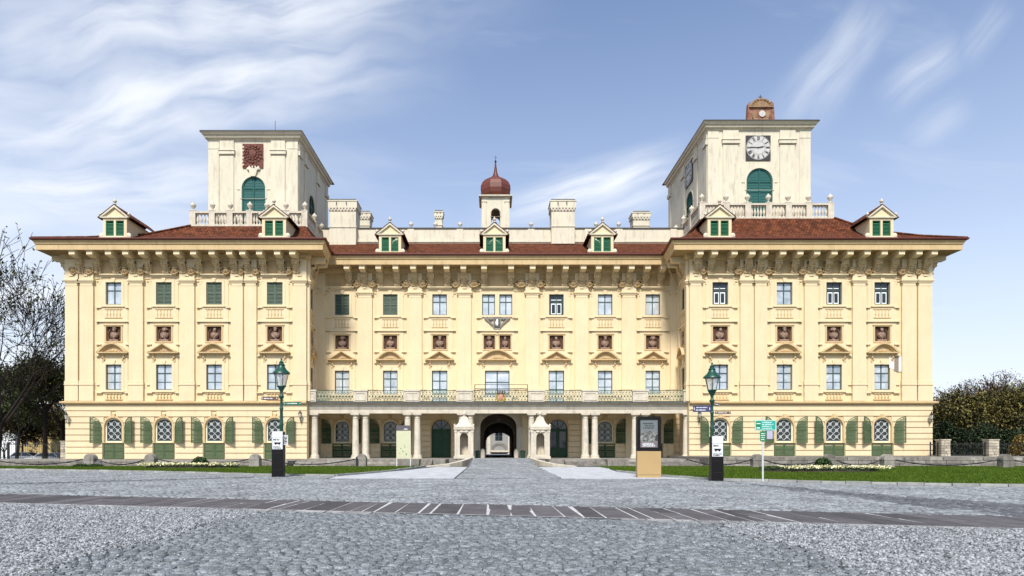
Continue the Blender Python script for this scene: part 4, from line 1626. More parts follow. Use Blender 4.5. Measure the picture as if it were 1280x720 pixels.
PLT_L, PLT_R = Z(283.6, 60.5), Z(274, 60.5)
bl = (X(240, 60.5), X(383, 60.5))
br_ = (X(876, 60.5), X(1041, 60.5))
eL = (XL0 - 1.85, XL1 + 1.80, 56.15)
eR = (XR0 - 1.80, XR1 + 1.85, 56.15)


def wing_roof(e, b, top, side):
    rs = []
    for t, zf in ((0, 0.0), (0.34, 0.20), (0.70, 0.50), (1.0, 1.0)):
        rs.append(ring(e[0] + (b[0] - e[0]) * t, e[1] + (b[1] - e[1]) * t, e[2] + (60.3 - e[2]) * t, 97.8 + (78 - 97.8) * t, 19.56 + (top - 19.56) * zf))
    return loft(rs)


world_part('roof', wing_roof(eL, bl, PLT_L, -1), ROOF, palace)
world_part('roof', wing_roof(eR, br_, PLT_R, 1), ROOF, palace)
m = MB().add([(XC0 - 1, 60.65, 19.57), (XC1 + 1, 60.65, 19.57), (XC1 + 1, 66.2, Z(303, 66)), (XC0 - 1, 66.2, Z(303, 66))], [(0, 1, 2, 3)])
m.add([(XC0 - 4, 61.5, 19.5), (XC1 + 4, 61.5, 19.5), (XC1 + 4, 95, 19.5), (XC0 - 4, 95, 19.5)], [(0, 1, 2, 3)])
world_part('roof', m, ROOF, palace, fix=False)
# hip ridges
for e, b, top in ((eL, bl, PLT_L), (eR, br_, PLT_R)):
    pr = []
    cornx = (e[0], b[0]) if e is eL else (e[1], b[1])
    for t, zf in ((0, 0.0), (0.34, 0.20), (0.70, 0.50), (1.0, 1.0)):
        pr.append((cornx[0] + (cornx[1] - cornx[0]) * t, e[2] + (60.3 - e[2]) * t, 19.62 + (top - 19.56) * zf))
    m = MB()
    for p, q in zip(pr, pr[1:]): m.tube(p, q, 0.11, n=6)
    world_part('ridge', m, ROOF, palace)
# attic parapet
AX0, AX1 = X(392, 66), X(858, 66)
zA0, zA1 = Z(303.5, 66), Z(286, 66)
m = MB().box(AX0, AX1, 66, 66.5, zA0 - 1.5, zA1)
att = world_part('attic_parapet', m, TOWER, palace)
world_part('parapet_cap', MB().box(AX0, AX1, 65.9, 66.6, zA1 + .001, zA1 + .10), STONE_D, att)
world_part('parapet_base', MB().box(AX0, AX1, 65.92, 65.999, zA0 + .05, zA0 + .20), TOWER, att)
for p_ in (513.5, 575, 664, 735, 774, 842):
    world_part('parapet_pier', MB().box(X(p_ - 4, 66), X(p_ + 4, 66), 65.93, 65.999, zA0 + .21, zA1 - .02), TOWER, att)


def urn_mesh(h=0.8):
    return MB().lathe([(0.16, 0), (0.16, 0.06), (0.06, 0.12), (0.07, 0.18), (0.24, 0.42), (0.26, 0.55), (0.20, 0.66), (0.10, 0.72), (0.10, 0.78), (0.03, 0.86)], n=10).mesh('urn', STONE, 50)


URN = urn_mesh()
for p_ in (513.5, 544, 575, 664, 745.5, 774):
    put('urn', URN, palace, (X(p_, 66), 66.25, zA1 + .10), 0, (0.85,) * 3)

# ---- chimneys
def chimney(px0, px1, ytop, ybot, d, dep, big=True):
    x0, x1 = X(px0, d), X(px1, d)
    zt, zb = Z(ytop, d), Z(ybot, d)
    m = MB().box(x0 + .12, x1 - .12, d + .12, d + dep - .12, zb, zt - 1.25 if big else zt - 1.0)
    body = world_part('chimney', m, TOWER, palace)
    c = zt - (1.25 if big else 1.0)
    mm = MB().box(x0, x1, d, d + dep, c + .32, zt - .28).box(x0 - .05, x1 + .05, d - .05, d + dep + .05, zt - .28, zt - .18)
    world_part('chimney_head', mm, TOWER, body)
    mm = MB().box(x0 + .10, x1 - .10, d + .08, d + dep - .08, c + .001, c + .319)
    n = max(4, int((x1 - x0) / 0.30))
    for i in range(n):
        a = x0 + (x1 - x0) * (i + .15) / n; b = x0 + (x1 - x0) * (i + .7) / n
        mm.box(a, b, d + .0, d + .079, c + .1, c + .318)
    world_part('dentil_band', mm, STONE, body)
    mm = MB().frustum((x0 + x1) / 2, d + dep / 2, zt - .179, zt, (x1 - x0) / 2, dep / 2, (x1 - x0) / 2 - .12, dep / 2 - .12)
    world_part('chimney_cap', mm, STONE_D, body)
    for fx in (0.28, 0.62):
        world_part('flue_slot', MB().box(x0 + (x1 - x0) * fx, x0 + (x1 - x0) * fx + .1, d - .012, d + .02, c + .55, zt - .35), STONE_D, body)
    world_part('chimney_band', MB().box(x0 + .05, x1 - .05, d + .06, d + dep - .06, zb + (c - zb) * 0.52, zb + (c - zb) * .52 + .08), STONE, body)
    return body


chimney(410, 446, 248, 306, 65.2, 2.2)
chimney(448, 463, 263, 290, 72, 1.8, False)
chimney(542.6, 554, 262, 290, 70, 1.0, False)
chimney(688, 720, 248, 304, 65.2, 2.2)
chimney(790.5, 813.5, 263, 290, 70, 1.8, False)

# ---- bell turret
dB = 72.0
bx = X(619.5, dB)
hw = (637.5 - 602.5) / 2 * dB / 812
zb, zc_ = Z(292, dB), Z(247, dB)
turret = None
m = MB().plate(rect(-hw, hw, zb, zc_), [arch_pts(0.50, zb + 0.9, Z(260.5, dB), 12)], 0, 0.35)
m.plate(rect(-hw, hw, zb, zc_), [arch_pts(0.50, zb + 0.9, Z(260.5, dB), 12)], 2 * hw - .35, 2 * hw)
m.box(-hw, -hw + .35, .351, 2 * hw - .351, zb, zc_).box(hw - .35, hw, .351, 2 * hw - .351, zb, zc_)
turret = put('bell_turret', m.mesh('bell_turret', TOWER), palace, (bx, dB, 0))
def tp(nm, mb, m_, smooth=0): return put(nm, mb.mesh(nm, m_, smooth), turret, (bx, dB, 0))
tp('turret_cornice', MB().box(-hw - .15, hw + .15, -.15, 2 * hw + .15, zc_ + .001, zc_ + .10).box(-hw - .30, hw + .30, -.30, 2 * hw + .30, zc_ + .101, zc_ + .22), TOWER)
for sx in (-1, 1):
    tp('turret_pilaster', MB().box(sx * hw - sx * .08, sx * hw - sx * .52, -.08, -.002, zb, zc_ - .3).box(sx * hw - sx * .03, sx * hw - sx * .58, -.13, -.002, zc_ - .5, zc_ - .36), TOWER)
tp('turret_archivolt', MB().plate(arch_pts(.62, Z(271, dB), Z(259.2, dB), 12), [arch_pts(.5, Z(271, dB) + .02, Z(260.5, dB), 12)], -.05, -.002), STONE)
tp('bell', MB().lathe([(0.34, zb + 1.15), (0.28, zb + 1.3), (0.2, zb + 1.6), (0.12, zb + 1.75), (.03, zb + 1.8)], 0, hw, 12), DARKMETAL, 40)
s_ = 1.0
dz = zc_ + .22
r0 = (637.5 - 601) / 2 * dB / 812 * 0.98
H = (247 - 214) * dB / 812 - .2
prof = [(r0 * .78, dz), (r0 * .84, dz + .06 * H), (r0 * .97, dz + .18 * H), (r0 * 1.04, dz + .36 * H), (r0 * 1.02, dz + .54 * H), (r0 * .90, dz + .70 * H), (r0 * .70, dz + .82 * H),
        (r0 * .45, dz + .91 * H), (r0 * .25, dz + .97 * H), (r0 * .16, dz + 1.06 * H), (r0 * .10, dz + 1.2 * H), (r0 * .05, dz + 1.42 * H), (.03, dz + 1.6 * H)]
tp('onion_dome', MB().lathe(prof, 0, hw, 8, rot=pi / 8, sx=1.07, sy=1.07), DOME)
tp('dome_ribs', (lambda q: [q.tube((p[0] * cos(pi / 8 + k * pi / 4) * 1.08, hw + p[0] * sin(pi / 8 + k * pi / 4) * 1.08, p[1]), (n_[0] * cos(pi / 8 + k * pi / 4) * 1.08, hw + n_[0] * sin(pi / 8 + k * pi / 4) * 1.08, n_[1]), .035, n=4) for k in range(8) for p, n_ in zip(prof[:-1], prof[1:])] and q)(MB()), ROOF_R)
tp('finial', MB().lathe([(0.05, dz + 1.58 * H), (.14, dz + 1.63 * H), (.05, dz + 1.69 * H), (.02, dz + 1.74 * H), (.015, dz + 1.9 * H)], 0, hw, 8).box(-.16, .16, hw - .02, hw + .02, dz + 1.80 * H, dz + 1.815 * H), DARKMETAL)


# ---- dormers
def make_dormer(length):
    root = None
    hw = 1.05
    H = 1.75
    m = MB().plate(rect(-hw, hw, 0, H), [rect(-.80, -.09, .20, H - .2), rect(.09, .80, .20, H - .2)], 0, 0.25)
    m.box(-hw, -hw + .15, .251, length, 0, H).box(hw - .15, hw, .251, length, 0, H)
    m.plate([(-hw - .12, H + .1), (hw + .12, H + .1), (0, H + .98)], [], 0.02, 0.2)
    body = m.mesh('dormer', WALLP)
    parts = []
    for a, b in ((-.80, -.09), (.09, .80)):
        mm = louvre(a + .01, b - .01, .21, H - .21, .06, MB())
        parts.append(('shutter', mm.mesh('shutter', GREEN_B)))
    mm = MB().box(-hw - .16, hw + .16, -.12, .15, H + .001, H + .10)
    for sx in (-1, 1):
        mm.plate([(sx * (hw + .30), H + .02), (0, H + 1.12), (0, H + .94), (sx * (hw + .05), H + .09)], [], -.14, .10)
    mm.box(-hw - .06, hw + .06, -.07, -.001, -.02, .10)
    for sx in (-1, 1):
        mm.ell((sx * (hw + .14), 0.05, .24), (.22, .10, .24), 10, 6)
        mm.box(sx * (hw - .2), sx * (hw + .36), -.045, .22, -.1, .08)
    parts.append(('pediment_moulding', mm.mesh('pediment_moulding', TOWER, 40)))
    mm = MB()
    for sx in (-1, 1):
        a = [(sx * (hw + .38), -.16, H - .02), (0, -.16, H + 1.14), (0, length, H + 1.14), (sx * (hw + .38), length, H - .02)]
        mm.add(a + [(p[0], p[1], p[2] + .07) for p in a], [(0, 1, 2, 3), (4, 7, 6, 5), (0, 4, 5, 1), (3, 2, 6, 7), (0, 3, 7, 4)])
    parts.append(('dormer_roof', mm.mesh('dormer_roof', ROOF)))
    mm = MB()
    for x_, zz, s in ((0, H + 1.2, 1), (-hw - .2, H + .12, .8), (hw + .2, H + .12, .8)):
        mm.lathe([(.12 * s, zz), (.12 * s, zz + .05), (.05 * s, zz + .1 * s), (.17 * s, zz + .24 * s), (.17 * s, zz + .32 * s), (.07 * s, zz + .42 * s), (.02, zz + .55 * s)], x_, 0, 8)
    parts.append(('finial', mm.mesh('finial', STONE, 50)))
    return body, parts


DORM = {k: make_dormer(k) for k in (4.3, 5.6)}
for px, d, ln in ((143.5, 57.0, 5.6), (342.5, 57.0, 4.3), (487.5, 61.5, 4.3), (618, 61.5, 4.3), (753, 61.5, 4.3), (899.5, 57.0, 4.3), (1102, 57.0, 5.6)):
    body, parts = DORM[ln]
    loc = (X(px, d), d, 19.86)
    b_ = put('dormer', body, palace, loc)
    for nm, me in parts:
        put(nm, me, b_, loc)

# ---- towers and their balustrades
BALU = MB().lathe([(0.11, 0), (0.11, .06), (.06, .1), (.07, .18), (.13, .36), (.11, .48), (.055, .66), (.06, .78), (.11, .86), (.11, .94)], n=8).mesh('baluster', STONE, 50)


def balustrade(x0, x1, y, ydepth, zb, zt, pier_px, side_x, nside, lab):
    h = zt - zb
    m = MB()
    m.box(x0, x1, y, y + .38, zb, zb + .26).box(x0, x1, y - .03, y + .42, zt - .17, zt)
    sx0 = side_x
    m.box(sx0 - .19, sx0 + .19, y + .381, y + ydepth, zb, zb + .26).box(sx0 - .2, sx0 + .2, y + .421, y + ydepth, zt - .17, zt)
    b_ = world_part('balustrade', m, STONE, palace)
    zl, zh = zb + .27, zt - .175
    sc = (1.0, 1.0, (zh - zl) / .94)
    pxs = [X(p, 60.5) for p in pier_px]
    pw = .27
    for p in pxs:
        world_part('pier', MB().box(p - pw, p + pw, y - .025, y + .405, zb + .001, zt + .03).box(p - pw - .04, p + pw + .04, y - .05, y + .43, zt + .031, zt + .10), STONE, b_)
        put('urn', URN, b_, (p, y + .19, zt + .10))
    for a, c in zip(pxs, pxs[1:]):
        n = int(round((c - a - 2 * pw) / .30))
        for i in range(n):
            put('baluster', BALU, b_, (a + pw + (c - a - 2 * pw) * (i + .5) / n, y + .19, zl), 0, sc)
    # side run
    seg = (ydepth - .4) / nside
    for k in range(1, nside + 1):
        yy = y + .4 + seg * k
        world_part('pier', MB().box(sx0 - .22, sx0 + .22, yy - pw, yy + pw, zb + .001, zt + .03).box(sx0 - .26, sx0 + .26, yy - pw - .04, yy + pw + .04, zt + .031, zt + .10), STONE, b_)
        put('urn', URN, b_, (sx0, yy, zt + .10))
        n = 6
        for i in range(n):
            put('baluster', BALU, b_, (sx0, yy - seg + pw + (seg - 2 * pw) * (i + .5) / n, zl), 0, sc)
    return b_


balustrade(bl[0] - .2, bl[1] + .1, 60.5, 14, PLT_L - .02, Z(264, 60.5), (240.5, 264.7, 287, 311.5, 333, 356.7, 380.5), bl[1] - .1, 5, 'l')
balustrade(br_[0] - .1, br_[1] + .1, 60.5, 14, PLT_R - .02, Z(254, 60.5), (878, 908.4, 935.3, 961.4, 986.2, 1011.8, 1039), br_[0] + .1, 5, 'r')
world_part('platform', MB().box(bl[0] + .4, bl[1] - .4, 60.9, 77, PLT_L - .6, PLT_L - .05).box(br_[0] + .4, br_[1] - .4, 60.9, 77, PLT_R - .6, PLT_R - .05), STONE, palace)

DTW = 61.63
def TX(p): return X(p, DTW)
def TZ(p): return Z(p, DTW)


def tower(x0, x1, yb, ztop, zbase, ax, aw, atop, side, caps, capz, clockbox):
    """ax: arch centre x, aw: half width; side=+1 east flank visible, -1 west flank"""
    y0 = DTW
    arch = shift(arch_pts(aw, zbase, atop, 16), ax)
    zw = ztop - 0.75
    m = MB().plate(rect(x0, x1, zbase - .5, zw), [arch], y0, y0 + .5)
    t = world_part('tower', m, TOWER, palace)
    xs_ = x1 if side > 0 else x0
    sa = 66.4 if side > 0 else 67.4
    def side_frame(mb, depth_out=0):
        # local x -> along flank, -y -> outward
        rz = pi / 2 if side > 0 else -pi / 2
        mt = Matrix.Translation((xs_, (y0 + yb) / 2, 0)) @ Matrix.Rotation(rz, 4, 'Z')
        return mb.xf(mt)
    L2 = (yb - y0) / 2
    sc_ = (sa - (y0 + yb) / 2) * (1 if side > 0 else -1)
    wallm = MB().plate(rect(-L2 + .0, L2, zbase - .5, zw), [shift(arch_pts(aw, zbase, atop, 16), sc_)], 0.001, 0.5)
    world_part('tower_side', side_frame(wallm), TOWER, t)
    ox_ = x0 if side > 0 else x1
    world_part('tower_side', MB().box(ox_, ox_ + .5 * side, y0 + .501, yb, zbase - .5, zw), TOWER, t)
    world_part('tower_back', MB().box(x0 + .51, x1 - .51, yb - .5, yb, zbase - .5, zw), TOWER, t)
    path = [(x0, yb), (x0, y0), (x1, y0), (x1, yb)]
    world_part('tower_cornice', MB().sweep([(-.02, zw - .02), (.06, zw - .02), (.10, zw + .10), (.30, zw + .20), (.32, zw + .38), (.46, zw + .44), (.52, zw + .56), (.60, zw + .64), (-.02, zw + .64)], path), TOWER, t)
    world_part('tower_architrave', MB().sweep([(-.01, capz + 1.0), (.05, capz + 1.0), (.05, capz + 1.07), (.08, capz + 1.1), (-.01, capz + 1.1)], path), TOWER, t)
    rr = MB().frustum((x0 + x1) / 2, (y0 + yb) / 2, zw + .645, zw + .76, (x1 - x0) / 2 + .64, (yb - y0) / 2 + .64, (x1 - x0) / 2 + .58, (yb - y0) / 2 + .58)
    rr.frustum((x0 + x1) / 2, (y0 + yb) / 2, zw + .761, zw + 1.0, (x1 - x0) / 2 + .2, (yb - y0) / 2 + .2, 1.0, 1.0)
    world_part('tower_roof', rr, DARKMETAL, t)
    # pilaster strips with capitals
    for a, b in caps:
        mm = MB().box(a, b, y0 - .10, y0 - .002, zbase - .4, capz - .45)
        mm.box(a - .02, b + .02, y0 - .13, y0 - .002, capz - .40, capz - .34)
        mm.box(a - .10, b + .10, y0 - .22, y0 - .002, capz - .34, capz - .02).box(a - .14, b + .14, y0 - .28, y0 - .002, capz - .02, capz + .06)
        mm.box(a - .02, b + .02, y0 - .13, y0 - .002, capz + .07, zw - .03)
        world_part('tower_pilaster', mm, TOWER, t)
    for a, b in ((x0 - .03, x0 + 1.0), (x1 - 1.0, x1 + .03)):
        world_part('tower_corner_strip', MB().box(a, b, y0 - .05, y0 - .002, zbase - .4, zw - .03).box(a - .02, b + .02, y0 - .08, y0 - .002, capz + .2, capz + .27), TOWER, t)
    # flank strips
    for u in (-L2 + .6, sc_ - 2.2, sc_ + 2.2, L2 - .6):
        mm = MB().box(u - .45, u + .45, -.08, -.002, zbase - .4, capz - .42).box(u - .55, u + .55, -.22, -.002, capz - .36, capz + .04).box(u - .47, u + .47, -.11, -.002, capz + .05, zw - .03)
        world_part('tower_pilaster', side_frame(mm), TOWER, t)
    # arched shutters
    def shutter(mb_xf, out):
        mm = MB()
        for sg in (-1, 1):
            def top(x_): return atop - aw + sqrt(max(0.0, aw * aw - x_ * x_)) if abs(x_) < aw else atop - aw
            a, b = (-aw + .03, -.01) if sg < 0 else (.01, aw - .03)
            N = 10
            outl = [(a, zbase), (b, zbase)] + [(b + (a - b) * i / N, top(b + (a - b) * i / N)) for i in range(N + 1)]
            mm.plate(outl, [], .12, .18)
            zz = zbase + .06
            while zz < atop - .1:
                w_ = sqrt(max(0, aw * aw - max(0, zz + .1 - (atop - aw)) ** 2))
                lo, hi = (max(a, -w_), b - .05) if sg < 0 else (a + .05, min(b, w_))
                if hi - lo > .1:
                    mm.add([(lo + .04, .09, zz), (hi - .04, .09, zz), (hi - .04, .119, zz + .13), (lo + .04, .119, zz + .13)], [(0, 1, 2, 3)])
                zz += .15
        # frame ring, transom and centre post
        mm.plate(arch_pts(aw - .01, zbase, atop - .01, 16), [arch_pts(aw - .13, zbase + .02, atop - .13, 16)], .04, .13)
        mm.box(-aw + .1, aw - .1, .05, .125, atop - aw - .07, atop - aw + .03)
        mm.box(-.05, .05, .045, .125, zbase, atop - .06)
        return mm
    sm = shutter(None, 0)
    sm.xf(Matrix.Translation((ax, y0, 0)))
    world_part('arched_shutter', sm, TEAL, t)
    sm = shutter(None, 0)
    sm.xf(Matrix.Translation((sc_, 0, 0)))
    world_part('arched_shutter', side_frame(sm), GREEN_D if side > 0 else TEAL, t)
    for mbx, fr in ((Matrix.Translation((ax, y0, 0)), False), (Matrix.Translation((sc_, 0, 0)), True)):
        mm = MB().plate(arch_pts(aw + .14, atop - 2.1, atop + .14, 16), [arch_pts(aw, atop - 2.08, atop, 16)], -.06, -.003)
        mm.box(-aw - .45, -aw - .141, -.05, -.003, atop - aw - .12, atop - aw - .05).box(aw + .141, aw + .45, -.05, -.003, atop - aw - .12, atop - aw - .05)
        mm.xf(mbx)
        if fr: side_frame(mm)
        world_part('archivolt', mm, TOWER, t)
    return t, side_frame, sc_, y0


tl, sfl, scl, _ = tower(TX(261), TX(372), 72.8, Z(163.5, 61.2), PLT_L, TX(317), 1.12, TZ(220.8), 1,
                        [(TX(275.5), TX(292.5)), (TX(339.5), TX(356.5))], TZ(189), None)
tr, sfr, scr, _ = tower(TX(885), TX(1012.6), 75.4, Z(150.5, 61.2), PLT_R, TX(949.3), 1.25, TZ(210.3), -1,
                        [(TX(903.5), TX(922.5)), (TX(974.5), TX(993.5))], TZ(175.5), None)
# red stone relief on the left tower
x0, x1, z0, z1 = TX(303.5), TX(329.3), TZ(210.3), TZ(180.2)
m = MB().box(x0, x1, DTW - .10, DTW - .002, z0, z1)
cx, cz = (x0 + x1) / 2, (z0 + z1) / 2 + .15
rel = world_part('red_relief', m, MOSAIC, tl)
m = MB()
for rr_, n in ((.78, 16), (.52, 12)):
    for i in range(n):
        a = 2 * pi * i / n
        m.ell((cx + rr_ * cos(a), DTW - .14, cz + rr_ * sin(a)), (.13, .08, .13), 6, 4, .2)
m.ell((cx, DTW - .16, cz), (.36, .12, .42), 10, 6, .1)
for i in range(40):
    m.ell((R.uniform(x0 + .1, x1 - .1), DTW - .11, R.uniform(z0 + .1, z1 - .1)), (R.uniform(.05, .15), .06, R.uniform(.05, .12)), 6, 4, .2)
world_part('relief_carving', m, MOSAIC, rel)
m = MB()
for i in range(6):
    m.box(x0 - .002, x0 + .16, DTW - .125, DTW - .101, z0 + .2 + i * .34, z0 + .34 + i * .34)
for i in range(4):
    m.box(x0 + .6 + i * .28, x0 + .72 + i * .28, DTW - .125, DTW - .101, z0 + .01, z0 + .18)
world_part('relief_inlay', m, TOWER, rel)
m = MB().plate([(-.22, 0), (.22, 0), (.36, .5), (.42, .75), (-.42, .75), (-.36, .5)], [], -.20, -.003)
m.ell((-.4, -.1, .72), (.26, .1, .16), 8, 5, .1).ell((.4, -.1, .72), (.26, .1, .16), 8, 5, .1)
m.xf(Matrix.Translation((TX(317), DTW, TZ(220.8) - .02)))
world_part('keystone', m, TOWER, tl)
world_part('lightning_rod', MB().tube((TX(338), 63, Z(163, 61)), (TX(338), 63, Z(151, 63)), .025, n=5), DARKMETAL, tl)
world_part('lightning_rod', MB().tube((TX(893), 70, Z(150, 61)), (TX(893), 70, Z(145, 61) + 1.2), .02, n=4), DARKMETAL, tr) if False else None

# clocks
ROM = ['XII', 'I', 'II', 'III', 'IV', 'V', 'VI', 'VII', 'VIII', 'IX', 'X', 'XI']


def roman(mb, s_, h, th):
    wds = {'I': .28, 'V': .62, 'X': .62}
    tot = sum(wds[c] for c in s_) * h * .62
    x_ = -tot / 2
    for c in s_:
        w_ = wds[c] * h * .62
        a, b = x_ + th * .5, x_ + w_ - th * .5
        mid = (a + b) / 2
        seg = {'I': [((mid, -h / 2), (mid, h / 2))], 'V': [((a, h / 2), (mid, -h / 2)), ((mid, -h / 2), (b, h / 2))], 'X': [((a, h / 2), (b, -h / 2)), ((a, -h / 2), (b, h / 2))]}[c]
        for i_, (p, q) in enumerate(seg):
            p, q = Vector(p), Vector(q)
            n_ = (q - p).normalized(); n_ = Vector((-n_.y, n_.x)) * th * .5
            pts = [p - n_, q - n_, q + n_, p + n_]
            yy = -.002 * i_
            mb.add([(u.x, yy, u.y) for u in pts], [(0, 1, 2, 3)])
        x_ += w_


def clock_parts(r_):
    N = 40
    face = MB()
    circ = [(r_ * .98 * cos(2 * pi * i / N), r_ * .98 * sin(2 * pi * i / N)) for i in range(N)]
    face.plate(circ, [], -.13, -.10)
    plate_ = MB().plate(rect(-r_, r_, -r_, r_), [], -.10, -.003)
    num = MB()
    for k in range(12):
        mm = MB()
        roman(mm, ROM[k], r_ * .30, r_ * .045)
        a = -2 * pi * k / 12
        for v in mm.v:
            x_, zz = v[0], v[2] + r_ * .76
            num.v.append((x_ * cos(a) - zz * sin(a), v[1] - .136, x_ * sin(a) + zz * cos(a)))
        n0 = len(num.v) - len(mm.v)
        num.f += [tuple(i + n0 for i in f) for f in mm.f]
    for rr_ in (.56, .95):
        o = [(r_ * rr_ * cos(2 * pi * i / N), r_ * rr_ * sin(2 * pi * i / N)) for i in range(N)]
        i_ = [(r_ * (rr_ - .02) * cos(2 * pi * i / N), r_ * (rr_ - .02) * sin(2 * pi * i / N)) for i in range(N)]
        num.plate(o, [i_], -.137, -.131)
    hands = MB()
    for a, ln, w_ in ((-80, .52, .07), (88, .80, .05)):
        a = radians(a)
        mm = MB().plate([(-w_ * r_ * .5, -.16 * r_), (w_ * r_ * .5, -.16 * r_), (w_ * r_ * .9, ln * r_ * .6), (0, ln * r_), (-w_ * r_ * .9, ln * r_ * .6)], [], -.155, -.145)
        for v in mm.v:
            hands.v.append((v[0] * cos(a) - v[2] * sin(a), v[1] - (.004 if ln > .6 else 0), v[0] * sin(a) + v[2] * cos(a)))
        n0 = len(hands.v) - len(mm.v)
        hands.f += [tuple(i + n0 for i in f) for f in mm.f]
    hands.ell((0, -.15, 0), (.07 * r_, .02, .07 * r_), 10, 4)
    return plate_, face, num, hands


CFACE = mat('clock_face_white', (.50, .48, .45), .7, .12, 3)
for loc, fr in (((TX(947.3), DTW, TZ(185.3)), None), ((scr, 0, TZ(185.3)), sfr)):
    ps = clock_parts(1.17)
    for nm, mb, mt in zip(('clock_plate', 'clock_face', 'clock_numerals', 'clock_hands'), ps, (DARKMETAL, CFACE, DARKMETAL, DARKMETAL)):
        mb.xf(Matrix.Translation(loc))
        if fr: fr(mb)
        world_part(nm, mb, mt, tr)
# cartouche with a small dial on the right tower roof
cx = TX(948.8); zb = Z(152, 61.2)
RS = mat('red_gable_paint', (.16, .04, .026), .85, .4, 3, .3, 12, col2=(.30, .17, .11), fine=.25)
m = MB()
m.box(cx - 1.0, cx + 1.0, 61.2, 61.7, zb, zb + 1.35)
m.plate([(cx - 1.3, zb), (cx - 1.0, zb), (cx - 1.0, zb + 1.9), (cx - 1.2, zb + 1.7), (cx - 1.25, zb + 1.1)], [], 61.18, 61.6)
m.plate([(cx + 1.0, zb), (cx + 1.3, zb), (cx + 1.25, zb + 1.1), (cx + 1.2, zb + 1.7), (cx + 1.0, zb + 1.9)], [], 61.18, 61.6)
m.add([(cx - 1.0, 61.71, zb), (cx + 1.0, 61.71, zb), (cx, 61.71, zb + 1.7), (cx - 1.2, 66, zb), (cx + 1.0, 66, zb), (cx - .0, 65, zb + .5)], [(0, 2, 5, 3), (1, 4, 5, 2)])
car = world_part('roof_gable', m, RS, tr)
m = MB().plate([(cx + 1.05 * cos(pi * i / 10), zb + 1.36 + .80 * sin(pi * i / 10)) for i in range(11)], [], 61.1, 61.6)
for i in range(9):
    a = pi * (i + .5) / 9
    m.ell((cx + .9 * cos(a), 61.08, zb + 1.4 + .66 * sin(a)), (.14, .07, .14), 7, 4, .1)
m.box(cx - 1.15, cx + 1.15, 61.05, 61.6, zb + 1.30, zb + 1.42)
CRST = mat('crest_stone', (.26, .16, .09), .85, .3, 3, .4, 14)
world_part('shell_crest', m, CRST if True else mat('crest_stone', (.36, .24, .13), .85, .3, 3, .4, 14), car)
m = MB().plate([(cx + .10 + .30 * cos(2 * pi * i / 20), zb + .72 + .30 * sin(2 * pi * i / 20)) for i in range(20)], [], 61.12, 61.19)
world_part('small_dial', m, CFACE, car)
m = MB()
for sx in (-1, 1):
    m.ell((cx + sx * .62, 61.15, zb + .55), (.22, .1, .45), 8, 6, .15).ell((cx + sx * .5, 61.13, zb + .15), (.3, .1, .14), 8, 5, .15)
world_part('scroll_ornament', m, CRST, car)
world_part('cross', MB().box(cx - .025, cx + .025, 61.3, 61.35, zb + 2.1, zb + 2.58).box(cx - .16, cx + .16, 61.295, 61.355, zb + 2.36, zb + 2.41), DARKMETAL, car)

# ---- portico, balcony
PD = 58.5
m = MB()
PX0, PX1 = XL1 + .02, XR0 - .02
zE0, zE1 = 4.56, Z(502.5, 58.2)
m.box(PX0, PX1, PD - .05, PD + .75, zE0, zE0 + .42).box(PX0, PX1, PD - .12, PD + .75, zE0 + .43, zE0 + .80)
m.box(PX0, PX1, PD - .30, PD + .75, zE0 + .80, zE1 - .12).box(PX0, PX1, PD - .42, 62.48, zE1 - .12, zE1)
port = world_part('balcony', m, STONE, palace)
world_part('portico_ceiling', MB().box(PX0, PX1, PD + .76, 62.42, zE0 + .45, zE1 - .13), WALLP, port)
# cross beams
for p_ in (450.7, 515.5, 582, 670.6, 737, 800):
    x_ = X(p_, 58.8)
    world_part('portico_beam', MB().box(x_ - .45, x_ + .45, PD + .76, 62.40, zE0 + .1, zE0 + .449), WALLP, port)
world_part('balcony_edge', MB().box(PX0, PX1, PD - .46, PD - .421, zE1 - .10, zE1 + .03), STONE_D, port)

m_ = MB().lathe([(0.42, 0), (0.42, .10), (0.38, .13), (.40, .20), (.33, .25), (.305, .35), (.30, 1.3), (.285, 2.4), (.262, 3.45), (.30, 3.50), (.262, 3.55), (.27, 3.66), (.34, 3.76), (.36, 3.80)], n=18)
m_.box(-.44, .44, -.44, .44, -.06, 0.0).box(-.40, .40, -.40, .40, 3.80, 3.92)
ch = zE0 - TC - .005
COLM = m_.mesh('column', STONE, 35)
for p_ in (393.6, 444.6, 457, 509.6, 521.8, 577, 587.8, 664.3, 676.8, 731.5, 743.5, 793.5, 806, 857.8):
    put('column', COLM, port, (X(p_, 58.85), 58.85, TC + .055), 0, (1, 1, (ch - .055) / 3.92))
# responds (flat piers on the back wall)
for p_ in (405, 447.5, 459, 508, 519, 580, 590, 656, 669, 729, 741, 785, 797, 838):
    world_part('respond', MB().box(X(p_, D2) - .27, X(p_, D2) + .27, 62.24, 62.43, TC, zE0 + .09), WALLP, port)

